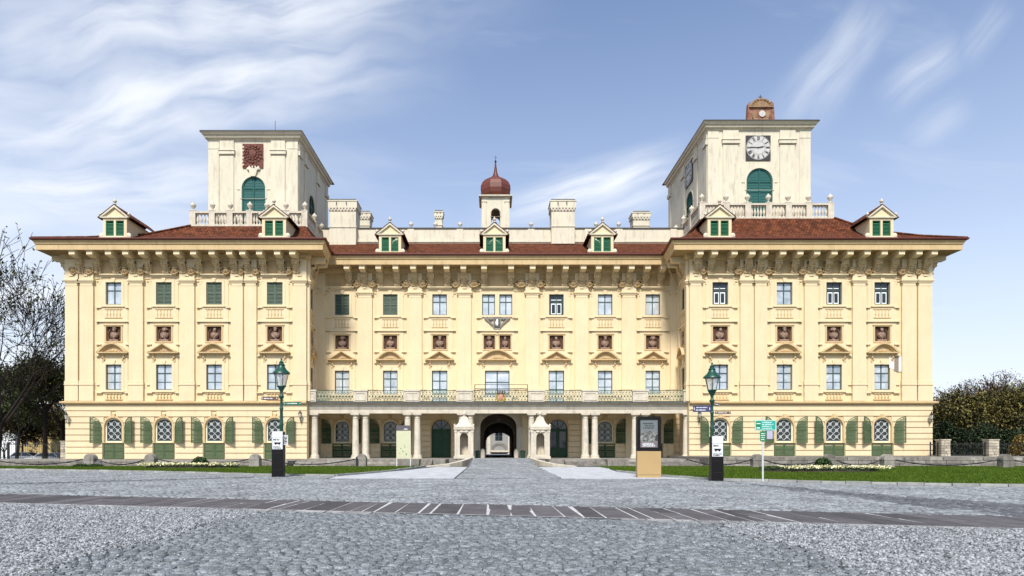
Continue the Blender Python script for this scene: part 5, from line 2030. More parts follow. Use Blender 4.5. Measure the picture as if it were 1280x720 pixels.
# parapet piers and metal lattice panels
zP0, zP1 = zE1 + .03, Z(487.2, 58.2)
piers = [(384.5, 395), (442, 459), (505, 524.5), (570.7, 590.7), (660.5, 680.5), (727.8, 747.8), (791, 810), (854.5, 861)]
for a, b in piers:
    xa, xb = X(a, 58.2), X(b, 58.2)
    mm = MB().box(xa, xb, PD - .36, PD + .02, zP0, zP1 - .14).box(xa - .06, xb + .06, PD - .42, PD + .08, zP1 - .14, zP1)
    mm.plate(rect(xa + .12, xb - .12, zP0 + .12, zP1 - .26), [rect(xa + .2, xb - .2, zP0 + .2, zP1 - .34)], PD - .40, PD - .359)
    world_part('balcony_pier', mm, STONE, port)
RAILC = mat('rail_panel_grey_green', (.38, .40, .31), .7, .2, 3, stain=.3, stain_col=(.2, .25, .18))
for (a, b), (c, d_) in zip(piers, piers[1:]):
    xa, xb = X(b, 58.2), X(c, 58.2)
    centre = abs((b + c) / 2 - 625) < 10
    mm = MB().box(xa, xb, PD - .20, PD - .14, zP1 - .07, zP1 - .02).box(xa, xb, PD - .20, PD - .14, zP0 + .02, zP0 + .07)
    rail = world_part('railing', mm, LAMPG, port)
    n = max(6, int((xb - xa) / .28))
    cw = (xb - xa) / n
    hs = []
    for i in range(n):
        u = xa + cw * (i + .5)
        zc0 = (zP0 + zP1) / 2 - .04
        hs.append([(u - .075, zc0 - .075), (u + .075, zc0 - .075), (u + .075, zc0 + .075), (u - .075, zc0 + .075)])
        hs.append([(u + .02, zP1 - .26), (u + .09, zP1 - .19), (u + .02, zP1 - .12), (u - .05, zP1 - .19)])
        hs.append([(u + .02, zP0 + .12), (u + .09, zP0 + .19), (u + .02, zP0 + .26), (u - .05, zP0 + .19)])
    mm = MB()
    za_, zb_ = zP0 + .08, zP1 - .08
    for i in range(n):
        u0, u1 = xa + cw * i, xa + cw * (i + 1)
        um, zm_ = (u0 + u1) / 2, (zP0 + zP1) / 2 - .04
        for p0_, p1_ in (((u0, za_), (um, zm_)), ((um, zm_), (u1, zb_)), ((u0, zb_), (um, zm_)), ((um, zm_), (u1, za_)), ((u0, za_), (u0, zb_)), ((um, zb_), (u0, zm_)), ((um, za_), (u0, zm_)), ((um, zb_), (u1, zm_)), ((um, za_), (u1, zm_))):
            mm.tube((p0_[0], PD - .17, p0_[1]), (p1_[0], PD - .17, p1_[1]), .017, n=4)
    world_part('lattice_panel', mm, RAILC, rail)
    mm = MB()
    for i in range(n):
        u = xa + cw * (i + .5); zc0 = (zP0 + zP1) / 2 - .04
        mm.ell((u, PD - .19, zc0), (.075, .02, .075), 6, 4).ell((u - cw / 2, PD - .19, zP1 - .20), (.045, .02, .045), 6, 4).ell((u - cw / 2, PD - .19, zP0 + .18), (.045, .02, .045), 6, 4)
    world_part('rosettes', mm, GREEN_D, rail)
    if centre:
        zz = Z(480.6, 58.2)
        x0_, x1_ = X(593.5, 58.2), X(659.5, 58.2)
        mm = MB().box(x0_, x1_, PD - .30, PD - .26, zz - .03, zz + .01).box(x0_, x1_, PD - .30, PD - .26, zz - .42, zz - .36)
        for u in (x0_, x1_): mm.box(u - .03, u + .03, PD - .305, PD - .255, zP0, zz)
        world_part('high_rail', mm, IRON, rail)
        world_part('high_rail_bar', MB().tube((x0_ + .5, PD - .5, zz - .44), (x1_ - .35, PD - .5, zz - .40), .045, n=6), IRON, rail)
        ex = X(626, 58.2)
        mm = MB().ell((0, 0, .42), (.22, .06, .30), 12, 8)
        world_part('crest_shield', mm.xf(Matrix.Translation((ex, PD - .34, zP0 - .02))), pick((.50, .22, .14), .6), rail)
        mm = MB()
        for i in range(10):
            a = pi + pi * i / 9
            mm.ell((ex + .36 * cos(a), PD - .32, zP0 + .36 + .34 * sin(a)), (.10, .05, .10), 6, 4, .2)
        for sx in (-1, 1): mm.ell((ex + sx * .36, PD - .32, zP0 + .55), (.09, .05, .22), 6, 5, .2)
        world_part('crest_wreath', mm, pick((.30, .24, .06), .6), rail)
        mm = MB()
        for i in range(5): mm.lathe([(.07, zP0 + .70), (.04, zP0 + .86), (.06, zP0 + .92), (.01, zP0 + .98)], ex - .3 + .15 * i, PD - .32, 5)
        mm.box(ex - .38, ex + .38, PD - .36, PD - .28, zP0 + .66, zP0 + .74)
        world_part('crest_crown', mm, pick((.06, .03, .02), .6), rail)

# carved arms below the middle top window
cx = X(621.5, D2)
m = MB()
zc0 = z(402) + .2
RR = random.Random(3)
for sx in (-1, 1):
    for i in range(9):
        a = i / 8
        m.ell((cx + sx * (.42 + .72 * a), 62.36, zc0 + .95 + .08 * sin(i * 2.4)), (.11, .10, .12), 7, 5, .2)
        m.ell((cx + sx * (.42 + .55 * a), 62.38, zc0 + .30 + .5 * a), (.11, .09, .10), 7, 5, .2)
m.plate([(cx - .42, zc0 + .15), (cx, zc0 - .38), (cx + .42, zc0 + .15), (cx + .36, zc0 + 1.0), (cx - .36, zc0 + 1.0)], [], 62.33, 62.45)
arms = world_part('coat_of_arms', m, mat('carved_grey_stone', (.36, .33, .28), .9, .5, 6, .6, 20, col2=(.16, .15, .13)), palace)
m = MB()
for sx in (-1, 1):
    m.plate([(cx + sx * .3, zc0 + 1.05), (cx + sx * 1.2, zc0 + 1.02), (cx + sx * 1.12, zc0 + .62), (cx + sx * .5, zc0 + .1), (cx + sx * .3, zc0)], [], 62.46, 62.49)
    for i in range(5): m.ell((cx + sx * (.5 + .13 * i), 62.33, zc0 + .5 + .09 * i), (.05, .05, .05), 6, 4)
world_part('arms_backing', m, pick((.10, .09, .075), .9), arms)
world_part('arms_panel', MB().box(cx - .28, cx + .28, 62.27, 62.325, zc0 + .1, zc0 + .92), STONE_D, arms)
m = MB().ell((cx, 62.25, zc0 + .55), (.12, .06, .3), 8, 6, .15).ell((cx, 62.24, zc0 + .8), (.09, .06, .09), 8, 6).ell((cx - .12, 62.25, zc0 + .5), (.06, .05, .2), 6, 5)
world_part('arms_figure', m, WHITE, arms)

# ---- doors under the portico
def door(px, glazed):
    cx = X(px, D2)
    zt = ZDT
    hw = DOORHW
    m = MB().plate(shift(arch_pts(hw, TC, zt, 16), cx), [], 62.72, 62.80)
    dr = world_part('door', m, GREEN_D, palace)
    zs = zt - hw
    for sx in (-1, 1):
        x0, x1 = (cx - hw + .06, cx - .05) if sx < 0 else (cx + .05, cx + hw - .06)
        mm = MB()
        for a, b in ((TC + .12, TC + .75), (TC + .86, TC + 1.6), (TC + 1.7, zs - .1)):
            mm.plate(rect(x0, x1, a, b), [rect(x0 + .08, x1 - .08, a + .08, b - .08)], 62.66, 62.719)
            mm.box(x0 + .16, x1 - .16, 62.68, 62.719, a + .16, b - .16)
        world_part('door_leaf', mm, GREEN_D, dr)
        if glazed:
            world_part('door_glass', MB().box(x0 + .12, x1 - .12, 62.655, 62.675, TC + .98, zs - .2), PANED, dr)
    world_part('door_transom', MB().box(cx - hw + .02, cx + hw - .02, 62.64, 62.719, zs - .05, zs + .05), GREEN_D, dr)
    fan = MB().plate([(cx + (hw - .1) * cos(pi * i / 14), zs + .06 + (hw - .12) * sin(pi * i / 14)) for i in range(15)], [], 62.69, 62.719)
    world_part('fanlight', fan, PANED, dr)
    mm = MB()
    for a in (45, 90, 135):
        a = radians(a); mm.tube((cx, 62.68, zs), (cx + (hw - .05) * cos(a), 62.68, zs + (hw - .05) * sin(a)), .03, n=4)
    world_part('fanlight_bars', mm, GREEN_D, dr)
    world_part('door_handle', MB().tube((cx + .08, 62.6, TC + 1.05), (cx + .2, 62.6, TC + 1.05), .02, n=6), DARKMETAL, dr)
    mm = MB().plate(shift(arch_pts(hw + .13, TC, zt + .13, 16), cx), [shift(arch_pts(hw - .01, TC + .02, zt - .01, 16), cx)], 62.40, 62.499)
    world_part('door_surround', mm, TRIM, palace)


door(551.5, False)
door(697.3, True)

# ---- gate passage
cx = GATEX
m = MB().plate(shift([(-2.35, TC - .3), (2.35, TC - .3), (2.35, zE0 + .42), (-2.35, zE0 + .42)], cx), [shift(arch_pts(GATEHW, TC - .28, ZGT, 18, 1.25), cx)], 62.38, 62.499)
world_part('gate_surround', m, STONE, palace)
for sx in (-1, 1):
    world_part('gate_pier', MB().box(cx + sx * 1.78, cx + sx * 2.33, 62.20, 62.379, TC, 3.3).box(cx + sx * 1.75, cx + sx * 2.37, 62.15, 62.379, 3.301, 3.5), STONE, palace)
# tunnel: side walls, vault, cross arches
pw = GATEHW + .15
N = 14
ps = MB()
prof = [(pw, TC - .05), (pw, 3.55)] + [(pw * cos(pi * i / N), 3.55 + 1.4 * sin(pi * i / N)) for i in range(1, N)] + [(-pw, 3.55), (-pw, TC - .05)]
for y_ in (63.0, 95.4):
    ps.v += [(cx + a, y_, b) for a, b in prof]
k = len(prof)
ps.f = [(i, i + 1, k + i + 1, k + i) for i in range(k - 1)]
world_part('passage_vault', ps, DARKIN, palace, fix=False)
structure('passage_floor', MB().add([(cx - 6, 58.2, TC + .012), (cx + 6, 58.2, TC + .012), (cx + 2.5, 63, TC + .012), (cx - 2.5, 63, TC + .012)], [(0, 1, 2, 3)])
          .add([(cx - 2.5, 63, TC + .012), (cx + 2.5, 63, TC + .012), (cx + 2.5, 96, TC + .012), (cx - 2.5, 96, TC + .012)], [(0, 1, 2, 3)]), COBBLE2, fix=False)
for d, hwp, top, rise in ((70, 1.60, 4.22, 1.3), (84, 1.66, 3.5, 1.2)):
    x_c = X(623.5, d)
    m = MB().plate([(cx - pw - .1, TC - .04), (cx + pw + .1, TC - .04), (cx + pw + .1, 5.1), (cx - pw - .1, 5.1)], [shift(arch_pts(hwp, TC - .02, top, 16, rise), x_c)], d, d + .5)
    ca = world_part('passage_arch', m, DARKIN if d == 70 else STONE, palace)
    if d == 70:
        m = MB().plate(shift(arch_pts(hwp + .14, 2.9, top + .14, 16, rise + .14), x_c), [shift(arch_pts(hwp, 2.92, top, 16, rise), x_c)], d - .08, d - .002)
        m.plate([(x_c - .1, top - .05), (x_c + .1, top - .05), (x_c + .2, top + .4), (x_c - .2, top + .4)], [], d - .16, d - .002)
        world_part('archivolt', m, STONE, ca)

# courtyard wing beyond
court = thing('courtyard_building', 'pale grey courtyard front seen through the gate passage', 'building', (1, 125, 0))
d = 125
def CX(p): return X(p, d)
def CZ(p): return Z(p, d)
m = MB().plate(rect(CX(560), CX(690), 0, 14), [rect(CX(619), CX(628), CZ(551), CZ(540.5)), rect(CX(614.5), CX(633.5), 0.02, CZ(566))], d, d + .4)
world_part('wall', m, GREY_S, court)
world_part('window', MB().box(CX(619), CX(628), d + .15, d + .2, CZ(551), CZ(540.5)), PANED, court)
w_ = MB().box(CX(623.2), CX(623.8), d + .1, d + .149, CZ(551), CZ(540.5)).box(CX(619), CX(628), d + .1, d + .149, CZ(546), CZ(545.4))
world_part('window_bars', w_, FRAME, court)
world_part('doorway', MB().box(CX(614.5), CX(633.5), d + .3, d + .35, 0, CZ(566)), pick((.10, .05, .03), .8), court)
world_part('door', MB().box(CX(619), CX(629), d + .2, d + .29, 0, CZ(568.5)), GREY_S, court)
xc = CX(624)
for r1, r2, yy in ((1.75, 1.5, -.10), (1.3, 1.12, -.08)):
    m = MB().plate([(xc + r1 * cos(pi * i / 14), CZ(563) + r1 * .86 * sin(pi * i / 14)) for i in range(15)] + [(xc + r2 * cos(pi * i / 14), CZ(563) + r2 * .86 * sin(pi * i / 14)) for i in range(14, -1, -1)], [], d + yy, d - .002)
    world_part('archivolt', m, STONE_G, court)
world_part('door_cornice', MB().box(CX(612), CX(636), d - .25, d - .002, CZ(565), CZ(563)), STONE, court)
for p_ in (604, 611, 637, 644):
    world_part('pilaster', MB().box(CX(p_) - .3, CX(p_) + .3, d - .12, d - .002, 0, CZ(545)), STONE, court)
m = MB()
for k in range(12): m.box(CX(565), CX(611) - .31, d - .06, d - .002, .3 + k * .6, .8 + k * .6).box(CX(637) + .31, CX(685), d - .06, d - .002, .3 + k * .6, .8 + k * .6)
world_part('rustication', m, GREY_S, court)
structure('courtyard_ground', MB().add([(-30, 96, .45), (30, 96, .45), (30, 125, .45), (-30, 125, .45)], [(0, 1, 2, 3)]), COBBLE2, fix=False)

# weathered plaster patch by the rightmost window
m = MB().box(X(1117), X(1122.5), 57.928, 57.948, z(464.5), z(445.2))
world_part('bare_render_patch', m, pick((.26, .20, .15), .9), palace)
m = MB().plate([(X(1111), z(460)), (X(1116.9), z(462)), (X(1116.9), z(445.3)), (X(1110.5), z(445.3))], [], 57.903, 57.948)
m.plate([(X(1122.7), z(465)), (X(1127), z(464)), (X(1127.5), z(446)), (X(1122.7), z(445.3))], [], 57.923, 57.97)
world_part('fresh_plaster_patch', m, pick((.74, .71, .66), .9), palace)
for px_ in (75, 85, 97, 113.5):
    world_part('roof_spike', MB().tube((X(px_, 57), 57.0, 19.5), (X(px_, 57), 57.0, 20.05), .022, n=4), DARKMETAL, palace)
m = MB().tube((X(858.5), 57.75, z(345)), (X(848), 61.6, 18.4), .06, n=6) if False else MB().tube((X(829.5, 60.9), 60.85, 19.3), (X(848, 62.2), 62.2, 16.6), .065, n=8)
world_part('downpipe', m.tube((X(848, 62.2), 62.2, 16.6), (X(848, 62.2), 62.2, 5.8), .05, n=8), TRIM, palace)

# ================================================================== THINGS
# --- wall lanterns
def wall_lantern(x_, y_, z_, label, sgn=1):
    t = thing('wall_lantern', label, 'lantern', (x_, y_, z_), 'iron wall lanterns on the palace front')
    m = MB()
    pts = [(0, 0, 0), (0, -.15, -.10), (0, -.32, -.05), (0, -.42, .12), (0, -.40, .25)]
    for a, b in zip(pts, pts[1:]): m.tube(a, b, .03, n=6)
    m.box(-.06, .06, -.02, .0, -.25, .25)
    put('bracket_arm', m.mesh('bracket_arm', IRON), t, WPOS[t.name][0])
    m = MB().lathe([(.08, .27), (.17, .62), (.15, .64)], 0, -.40, 6)
    put('lantern_glass', m.mesh('lantern_glass', LGLASS), t, WPOS[t.name][0])
    m = MB().lathe([(.20, .63), (.12, .74), (.06, .80), (.06, .86), (.01, .95)], 0, -.40, 6).lathe([(.03, .18), (.10, .27)], 0, -.40, 6)
    for i in range(6):
        a = 2 * pi * i / 6
        m.tube((.08 * cos(a), -.40 + .08 * sin(a), .27), (.17 * cos(a), -.40 + .17 * sin(a), .63), .012, n=4)
    put('lantern_frame', m.mesh('lantern_frame', IRON), t, WPOS[t.name][0])
    return t


wall_lantern(X(87), 57.93, z(528), 'iron wall lantern at the outer corner of the left wing')
wall_lantern(X(377), 57.93, z(526), 'iron wall lantern between the left lamp post and portico')
wall_lantern(X(872.5), 57.93, z(526), 'iron wall lantern between the portico and right lamp post')
wall_lantern(X(1160), 57.93, z(528), 'iron wall lantern at the outer corner of the right wing')

# --- sentry boxes
def sentry(px, label):
    d = 56.9
    x_ = X(px, d)
    t = thing('sentry_box', label, 'sentry box', (x_, d, TC), 'stone sentry boxes beside the gate')
    L0 = WPOS[t.name][0]
    hw = 24 / 2 * d / 812
    m = MB().box(-hw - .06, hw + .06, -.06, 1.36, 0, .22)
    put('plinth', m.mesh('plinth', STONE), t, L0)
    m = MB().plate(rect(-hw + .06, hw - .06, .22, 2.55), [arch_pts(.36, .34, 2.25, 12)], 0.03, .3)
    m.box(-hw + .06, -hw + .2, .301, 1.25, .22, 2.55).box(hw - .2, hw - .06, .301, 1.25, .22, 2.55).box(-hw + .06, hw - .06, 1.1, 1.249, .22, 2.55)
    put('body', m.mesh('body', STONE), t, L0)
    m = MB()
    for sx in (-1, 1):
        m.box(sx * (hw - .02), sx * (hw - .2), -.02, .029, .22, 2.3).box(sx * (hw + .01), sx * (hw - .22), -.05, .029, 2.3, 2.5)
        m.ell((sx * .2, -.03, 2.38), (.2, .05, .1), 8, 5, .1)
    put('pilaster', m.mesh('pilaster', STONE), t, L0)
    m = MB().box(-hw - .05, hw + .05, -.10, 1.33, 2.551, 2.72)
    rings = [(hw + .08, 2.72), (hw + .02, 2.82), (hw - .16, 2.95), (hw - .34, 3.12), (.40, 3.32), (.33, 3.5), (.30, 3.6), (.20, 3.7)]
    for (a, z0_), (b, z1_) in zip(rings, rings[1:]):
        m.frustum(0, .62, z0_, z1_ - .0005, a, min(a, .74), b, min(b, .74))
    for sx in (-1, 1): m.lathe([(.07, 2.72), (.05, 2.8), (.10, 2.92), (.08, 3.0), (.02, 3.06)], sx * (hw - .02), 0, 7)
    put('roof', m.mesh('roof', STONE, 30), t, L0)
    m = MB().lathe([(.18, 3.69), (.12, 3.76), (.12, 3.8)], 0, .5, 8).ell((0, .5, 3.98), (.2, .2, .2), 10, 7, .06)
    put('finial', m.mesh('finial', STONE, 50), t, L0)
    return t


sentry(580, 'pale stone sentry box left of the gate')
sentry(675.5, 'pale stone sentry box right of the gate')

# guard stones and planters at the gate
for px, lab in ((603.5, 'rounded stone guard post at the left foot of the gate arch'), (645.5, 'rounded stone guard post at the right foot of the gate arch')):
    d = 61.6
    m = MB().lathe([(.22, 0), (.24, .3), (.23, .6), (.18, .78), (.08, .88), (.0, .9)], n=12)
    tag(put('guard_stone', m.mesh('guard_stone', STONE, 50), None, (X(px, d), d, TC)), lab, 'stone post', 'guard stones at the gate')
for px, lab in ((597.5, 'dark green planter tub left of the gate'), (653.5, 'dark green planter tub right of the gate')):
    d = 60.2
    t = thing('planter', lab, 'planter', (X(px, d), d, TC), 'planter tubs at the gate')
    L0 = WPOS[t.name][0]
    m = MB().frustum(0, 0, 0, .62, .20, .20, .25, .25).frustum(0, 0, .621, .68, .28, .28, .28, .28)
    put('tub', m.mesh('tub', pick((.02, .045, .03), .5)), t, L0)
    m = MB().ell((0, 0, .70), (.2, .2, .06), 8, 4, .2)
    put('soil', m.mesh('soil', SOIL), t, L0)

# --- street lamps
def make_lamp():
    t = thing('street_lamp', 'green cast iron street lamp on the left, beside the olive shutters of the left wing', 'street lamp', (0, 0, 0), 'green iron street lamps')
    H = 5.62
    m = MB().lathe([(.16, 0), (.16, .3), (.12, .4), (.10, 1.0), (.11, 1.6), (.14, 1.68), (.10, 1.78), (.085, 2.4), (.11, 2.5), (.08, 2.6), (.07, 3.2), (.10, 3.26), (.065, 3.36), (.06, 3.7), (.11, 3.78),
                    (.13, 3.84), (.07, 3.92), (.06, 4.05), (.12, 4.18), (.16, 4.24), (.16, 4.28)], n=12)
    put('post', m.mesh('post', LAMPG, 40), t)
    m = MB()
    for i in range(4):
        a = pi / 4 + pi / 2 * i
        m.tube((.05 * cos(a), .05 * sin(a), 4.05), (.18 * cos(a), .18 * sin(a), 4.33), .022, n=5)
    m.lathe([(.20, 4.28), (.24, 4.32), (.22, 4.36)], n=6)
    for i in range(6):
        a = 2 * pi * i / 6
        m.tube((.20 * cos(a), .20 * sin(a), 4.34), (.34 * cos(a), .34 * sin(a), 4.93), .016, n=4)
    put('lantern_frame', m.mesh('lantern_frame', LAMPG, 30), t)
    m = MB().lathe([(.195, 4.35), (.335, 4.92)], n=6, cap=False)
    put('lantern_glass', m.mesh('lantern_glass', LGLASS), t)
    m = MB().lathe([(.05, 4.36), (.05, 4.5), (.09, 4.56), (.10, 4.66), (.04, 4.72)], n=8)
    put('burner', m.mesh('burner', LAMPG), t)
    m = MB().lathe([(.33, 4.90), (.42, 4.92), (.40, 4.98), (.26, 5.10), (.17, 5.24), (.15, 5.30), (.18, 5.33), (.14, 5.37), (.10, 5.42), (.12, 5.46), (.06, 5.52), (.04, 5.58), (.05, 5.61), (.01, 5.68)], n=12)
    put('hood', m.mesh('hood', LAMPG, 35), t)
    return t


lampL = make_lamp()
DL, DR = 31.0, 27.2
lampL.location = (X(351.8, DL), DL, 0)
SR = DR / DL
lampR = copy_tree(lampL, (X(890, DR), DR, -0.02), 0.3, 'green cast iron street lamp between the portico and the round green sign on the right', (SR, SR, SR))
lampL['label'] = 'green cast iron street lamp before the left wing, beside the portico'
lampR['label'] = 'green cast iron street lamp before the right wing, behind a black stele'


def print_lines(mb, x0, x1, z0, z1, rows, seed, y=-.012, fill=.75):
    """illegible small lettering as rows of strokes"""
    r_ = random.Random(seed)
    h = (z1 - z0) / rows
    for k in range(rows):
        x_ = x0
        end = x0 + (x1 - x0) * r_.uniform(.7, 1.0)
        za = z0 + h * k + h * (1 - fill) / 2
        while x_ < end:
            w_ = h * fill * r_.uniform(.25, .5)
            if r_.random() < .86:
                q = r_.uniform(0, .35) * h * fill
                mb.box(x_, min(end, x_ + w_ * .75), y, y + .004, za, za + h * fill - q)
            x_ += w_


def sign_board(name, label, cat, loc, w_, h_, boardm, textm, rz, seed, rows=1, ends=True, group=None):
    t = thing(name, label, cat, loc, group, rz)
    L0 = WPOS[t.name][0]
    m = MB().box(0, w_, -.012, .012, 0, h_)
    put('board', m.mesh('board', boardm), t, L0, rz)
    m = MB()
    print_lines(m, w_ * .16, w_ * .86, h_ * .12, h_ * .88, rows, seed, -.0175, .45)
    if ends:
        m.box(w_ * .05, w_ * .08, -.0175, -.0125, h_ * .3, h_ * .7).box(w_ * .92, w_ * .95, -.0175, -.0125, h_ * .3, h_ * .7)
    put('lettering', m.mesh('lettering', textm), t, L0, rz)
    m = MB().box(-.10 if True else 0, 0, -.008, .008, h_ * .3, h_ * .4)
    put('clamp', m.mesh('clamp', IRON), t, L0, rz)
    return t


BROWN = pick((.13, .075, .05), .6)
NAVY = pick((.05, .05, .12), .5)
SGREEN = pick((.012, .12, .06), .5)
lx = X(351.8, DL)
pz = lambda py, d: Z(py, d)
s1 = sign_board('street_sign', 'brown street name sign on the left side of the left lamp post', 'street sign', (lx - .10, DL - .02, Z(500.2, DL)), .78, .17, BROWN, WHITE, pi, 3, group='signs on the lamp posts')
s1.rotation_euler = (0, 0, 0)
s1.location.x = lx - .12 - .82
s2 = sign_board('street_sign', 'green direction sign on the right side of the left lamp post', 'street sign', (lx + .09, DL - .02, Z(506.2, DL)), .86, .15, SGREEN, WHITE, 0, 5, group='signs on the lamp posts')
rx_ = X(890, DR)
s3 = sign_board('street_sign', 'dark blue two line street sign left of the right lamp post', 'street sign', (rx_ - .80, DR - .02, Z(515.0, DR)), .74, .27, NAVY, WHITE, 0, 7, rows=2, group='signs on the lamp posts')
s4 = sign_board('street_sign', 'small brown street sign right of the right lamp post', 'street sign', (rx_ + .12, DR - .02, Z(517.6, DR)), .66, .11, BROWN, WHITE, 0, 9, group='signs on the lamp posts')
s5 = sign_board('street_sign', 'narrow brown sign turned edge on near the top of the right lamp post', 'street sign', (rx_ + .07, DR - .05, Z(507.0, DR)), .70, .13, BROWN, WHITE, radians(55), 11, group='signs on the lamp posts')

# steles at the foot of the lamps
def stele(px, d, wpx, ytop, ybot, label, seed):
    x_ = X(px, d); w_ = wpx * d / 812 / 2
    zt = Z(ytop, d)
    t = thing('info_stele', label, 'info stele', (x_, d - .45, 0), 'black steles before the lamp posts')
    L0 = WPOS[t.name][0]
    m = MB().frustum(0, 0, 0, zt, w_, .14, w_ * .96, .14)
    put('body', m.mesh('body', BLACK), t, L0)
    m = MB().box(-w_ * .88, w_ * .88, -.155, -.142, zt - .82, zt - .06)
    m.box(-w_ * .9, w_ * .9, -.165, -.10, zt - .28, zt + .015)
    put('notice_card', m.mesh('notice_card', pick((.62, .63, .64), .6)), t, L0)
    m = MB()
    print_lines(m, -w_ * .7, w_ * .7, zt - .42, zt - .32, 1, seed, -.160)
    m.plate([(-w_ * .6, zt - .50), (w_ * .6, zt - .50), (w_ * .35, zt - .62), (0, zt - .56), (-w_ * .35, zt - .62)], [], -.160, -.156)
    print_lines(m, -w_ * .7, w_ * .7, zt - .8, zt - .68, 2, seed + 1, -.160)
    put('card_print', m.mesh('card_print', BLACK), t, L0)
    m = MB().box(-w_ * .7, w_ * .7, -.152, -.1421, .35, .36).box(-w_ * .7, w_ * .7, -.152, -.1421, zt - 1.0, zt - .99)
    put('seam', m.mesh('seam', DARKMETAL), t, L0)
    return t


stele(352, 31, 14.5, 540, 594, 'black stele with white notices in front of the left lamp post', 21)
t = stele(890.8, 27.2, 15, 546, 604, 'black stele with white notice in front of the right lamp post', 31)
m = MB()
for k, (dx, zz, hh) in enumerate(((-.30, 1.55, .5), (.22, 1.50, .45), (-.08, 1.78, .32))):
    m.box(dx, dx + .26, -.56 - .01 * k, -.55 - .01 * k, zz, zz + hh)
o = m.mesh('poster', pick((.55, .55, .55), .7))
ob = put('poster', o, None, (X(352, 31), 31.02, 0.03))
tag(ob, 'cluster of small grey posters tied around the left black stele', 'posters')
m2 = MB()
for k, (dx, zz, hh) in enumerate(((-.30, 1.55, .5), (.22, 1.50, .45), (-.08, 1.78, .32))):
    print_lines(m2, dx + .03, dx + .23, zz + .05, zz + hh - .05, 5, 40 + k, -.567 - .01 * k)
p_ = put('print', m2.mesh('print', BLACK), ob, (X(352, 31), 31.02, 0.03))

# --- digital kiosk
d = 30.0
kx = X(811.5, d)
t = thing('display_kiosk', 'ochre and black display kiosk with a lit poster screen on the white path', 'kiosk', (kx, d, 0), None, radians(-3))
L0 = WPOS[t.name][0]; rz = radians(-3)
kw = 29.5 / 2 * d / 812
zt, zm = Z(520.5, d), Z(564, d)
put('base', MB().box(-kw, kw, 0, .42, .14, zm).box(-kw + .01, kw - .01, .01, .41, 0, .125).mesh('base', BRASSBOX), t, L0, rz)
put('base_gap', MB().box(-kw + .02, kw - .02, .015, .40, .1251, .1399).mesh('base_gap', BLACK), t, L0, rz)
put('housing', MB().plate(rect(-kw, kw, zm + .004, zt), [rect(-kw + .14, kw - .14, zm + .16, zt - .14)], 0, .05).box(-kw, kw, .051, .42, zm + .004, zt).mesh('housing', BLACK), t, L0, rz)
SCR = bpy.data.materials.new('screen')
SCR.use_nodes = True
b = SCR.node_tree.nodes['Principled BSDF']
tx = SCR.node_tree.nodes.new('ShaderNodeTexNoise'); tx.inputs['Scale'].default_value = 5; tx.inputs['Detail'].default_value = 9; tx.inputs['Distortion'].default_value = 1.5
rp = SCR.node_tree.nodes.new('ShaderNodeValToRGB')
rp.color_ramp.elements[0].position = .36; rp.color_ramp.elements[0].color = (.04, .035, .03, 1)
rp.color_ramp.elements[1].position = .62; rp.color_ramp.elements[1].color = (.27, .27, .26, 1)
tcn = SCR.node_tree.nodes.new('ShaderNodeTexCoord')
SCR.node_tree.links.new(tcn.outputs['Object'], tx.inputs['Vector'])
SCR.node_tree.links.new(tx.outputs[0], rp.inputs[0]); SCR.node_tree.links.new(rp.outputs[0], b.inputs['Base Color'])
b.inputs['Roughness'].default_value = .2
sw, z0, z1 = kw - .15, zm + .17, zt - .15
put('poster_sky', MB().box(-sw, sw, .036, .045, z0 + (z1 - z0) * .58, z1).mesh('poster_sky', pick((.15, .165, .17), .3)), t, L0, rz)
put('poster_picture', MB().box(-sw, sw, .035, .045, z0 + (z1 - z0) * .20, z0 + (z1 - z0) * .579).mesh('poster_picture', SCR), t, L0, rz)
put('poster_foot', MB().box(-sw, sw, .036, .045, z0, z0 + (z1 - z0) * .199).mesh('poster_foot', pick((.17, .14, .155), .3)), t, L0, rz)
m = MB()
for k, (a, b_) in enumerate(((-.75, .85), (-.5, .8), (-.75, .55))):
    zz = z0 + (z1 - z0) * (.87 - .08 * k)
    print_lines(m, sw * a, sw * b_, zz - .045, zz + .045, 1, 60 + k, .030)
put('poster_lettering', m.mesh('poster_lettering', pick((.03, .05, .06), .5)), t, L0, rz)
m = MB()
print_lines(m, -sw * .8, sw * .8, z0 + .04, z0 + (z1 - z0) * .17, 4, 77, .030)
put('poster_small_print', m.mesh('poster_small_print', WHITE), t, L0, rz)

# --- signpost in the lawn on the right
d = 26.2
sx_ = X(953.5, d)
t = thing('direction_signpost', 'thin pale post in the right lawn carrying turquoise green direction signs', 'signpost', (sx_, d, 0))
L0 = WPOS[t.name][0]
put('post', MB().lathe([(.035, 0), (.035, Z(522, d))], n=10).mesh('post', pick((.55, .57, .55), .5), 50), t, L0)
TQ = pick((.03, .33, .26), .5); TG = pick((.01, .20, .08), .5)
x0, x1, z0, z1 = X(943, d) - sx_, X(969.5, d) - sx_, Z(538.2, d), Z(525.2, d)
put('main_board', MB().box(x0, x1, -.06, -.037, z0, z1).mesh('main_board', TQ), t, L0)
m = MB().plate(rect(x0 + .01, x1 - .01, z0 + .01, z1 - .01), [rect(x0 + .03, x1 - .03, z0 + .03, z1 - .03)], -.066, -.0605)
print_lines(m, x0 + .28, x1 - .06, z0 + .05, z1 - .05, 4, 80, -.066, .6)
m.box(x0 + .06, x0 + .22, -.066, -.061, z0 + .26, z0 + .30).box(x0 + .06, x0 + .20, -.066, -.061, z0 + .08, z0 + .13)
put('board_lettering', m.mesh('board_lettering', pick((.55, .75, .70), .6)), t, L0)
put('board_field', MB().box(x0 + .04, x0 + .23, -.0645, -.0605, z0 + .05, z1 - .05).mesh('board_field', TG), t, L0)
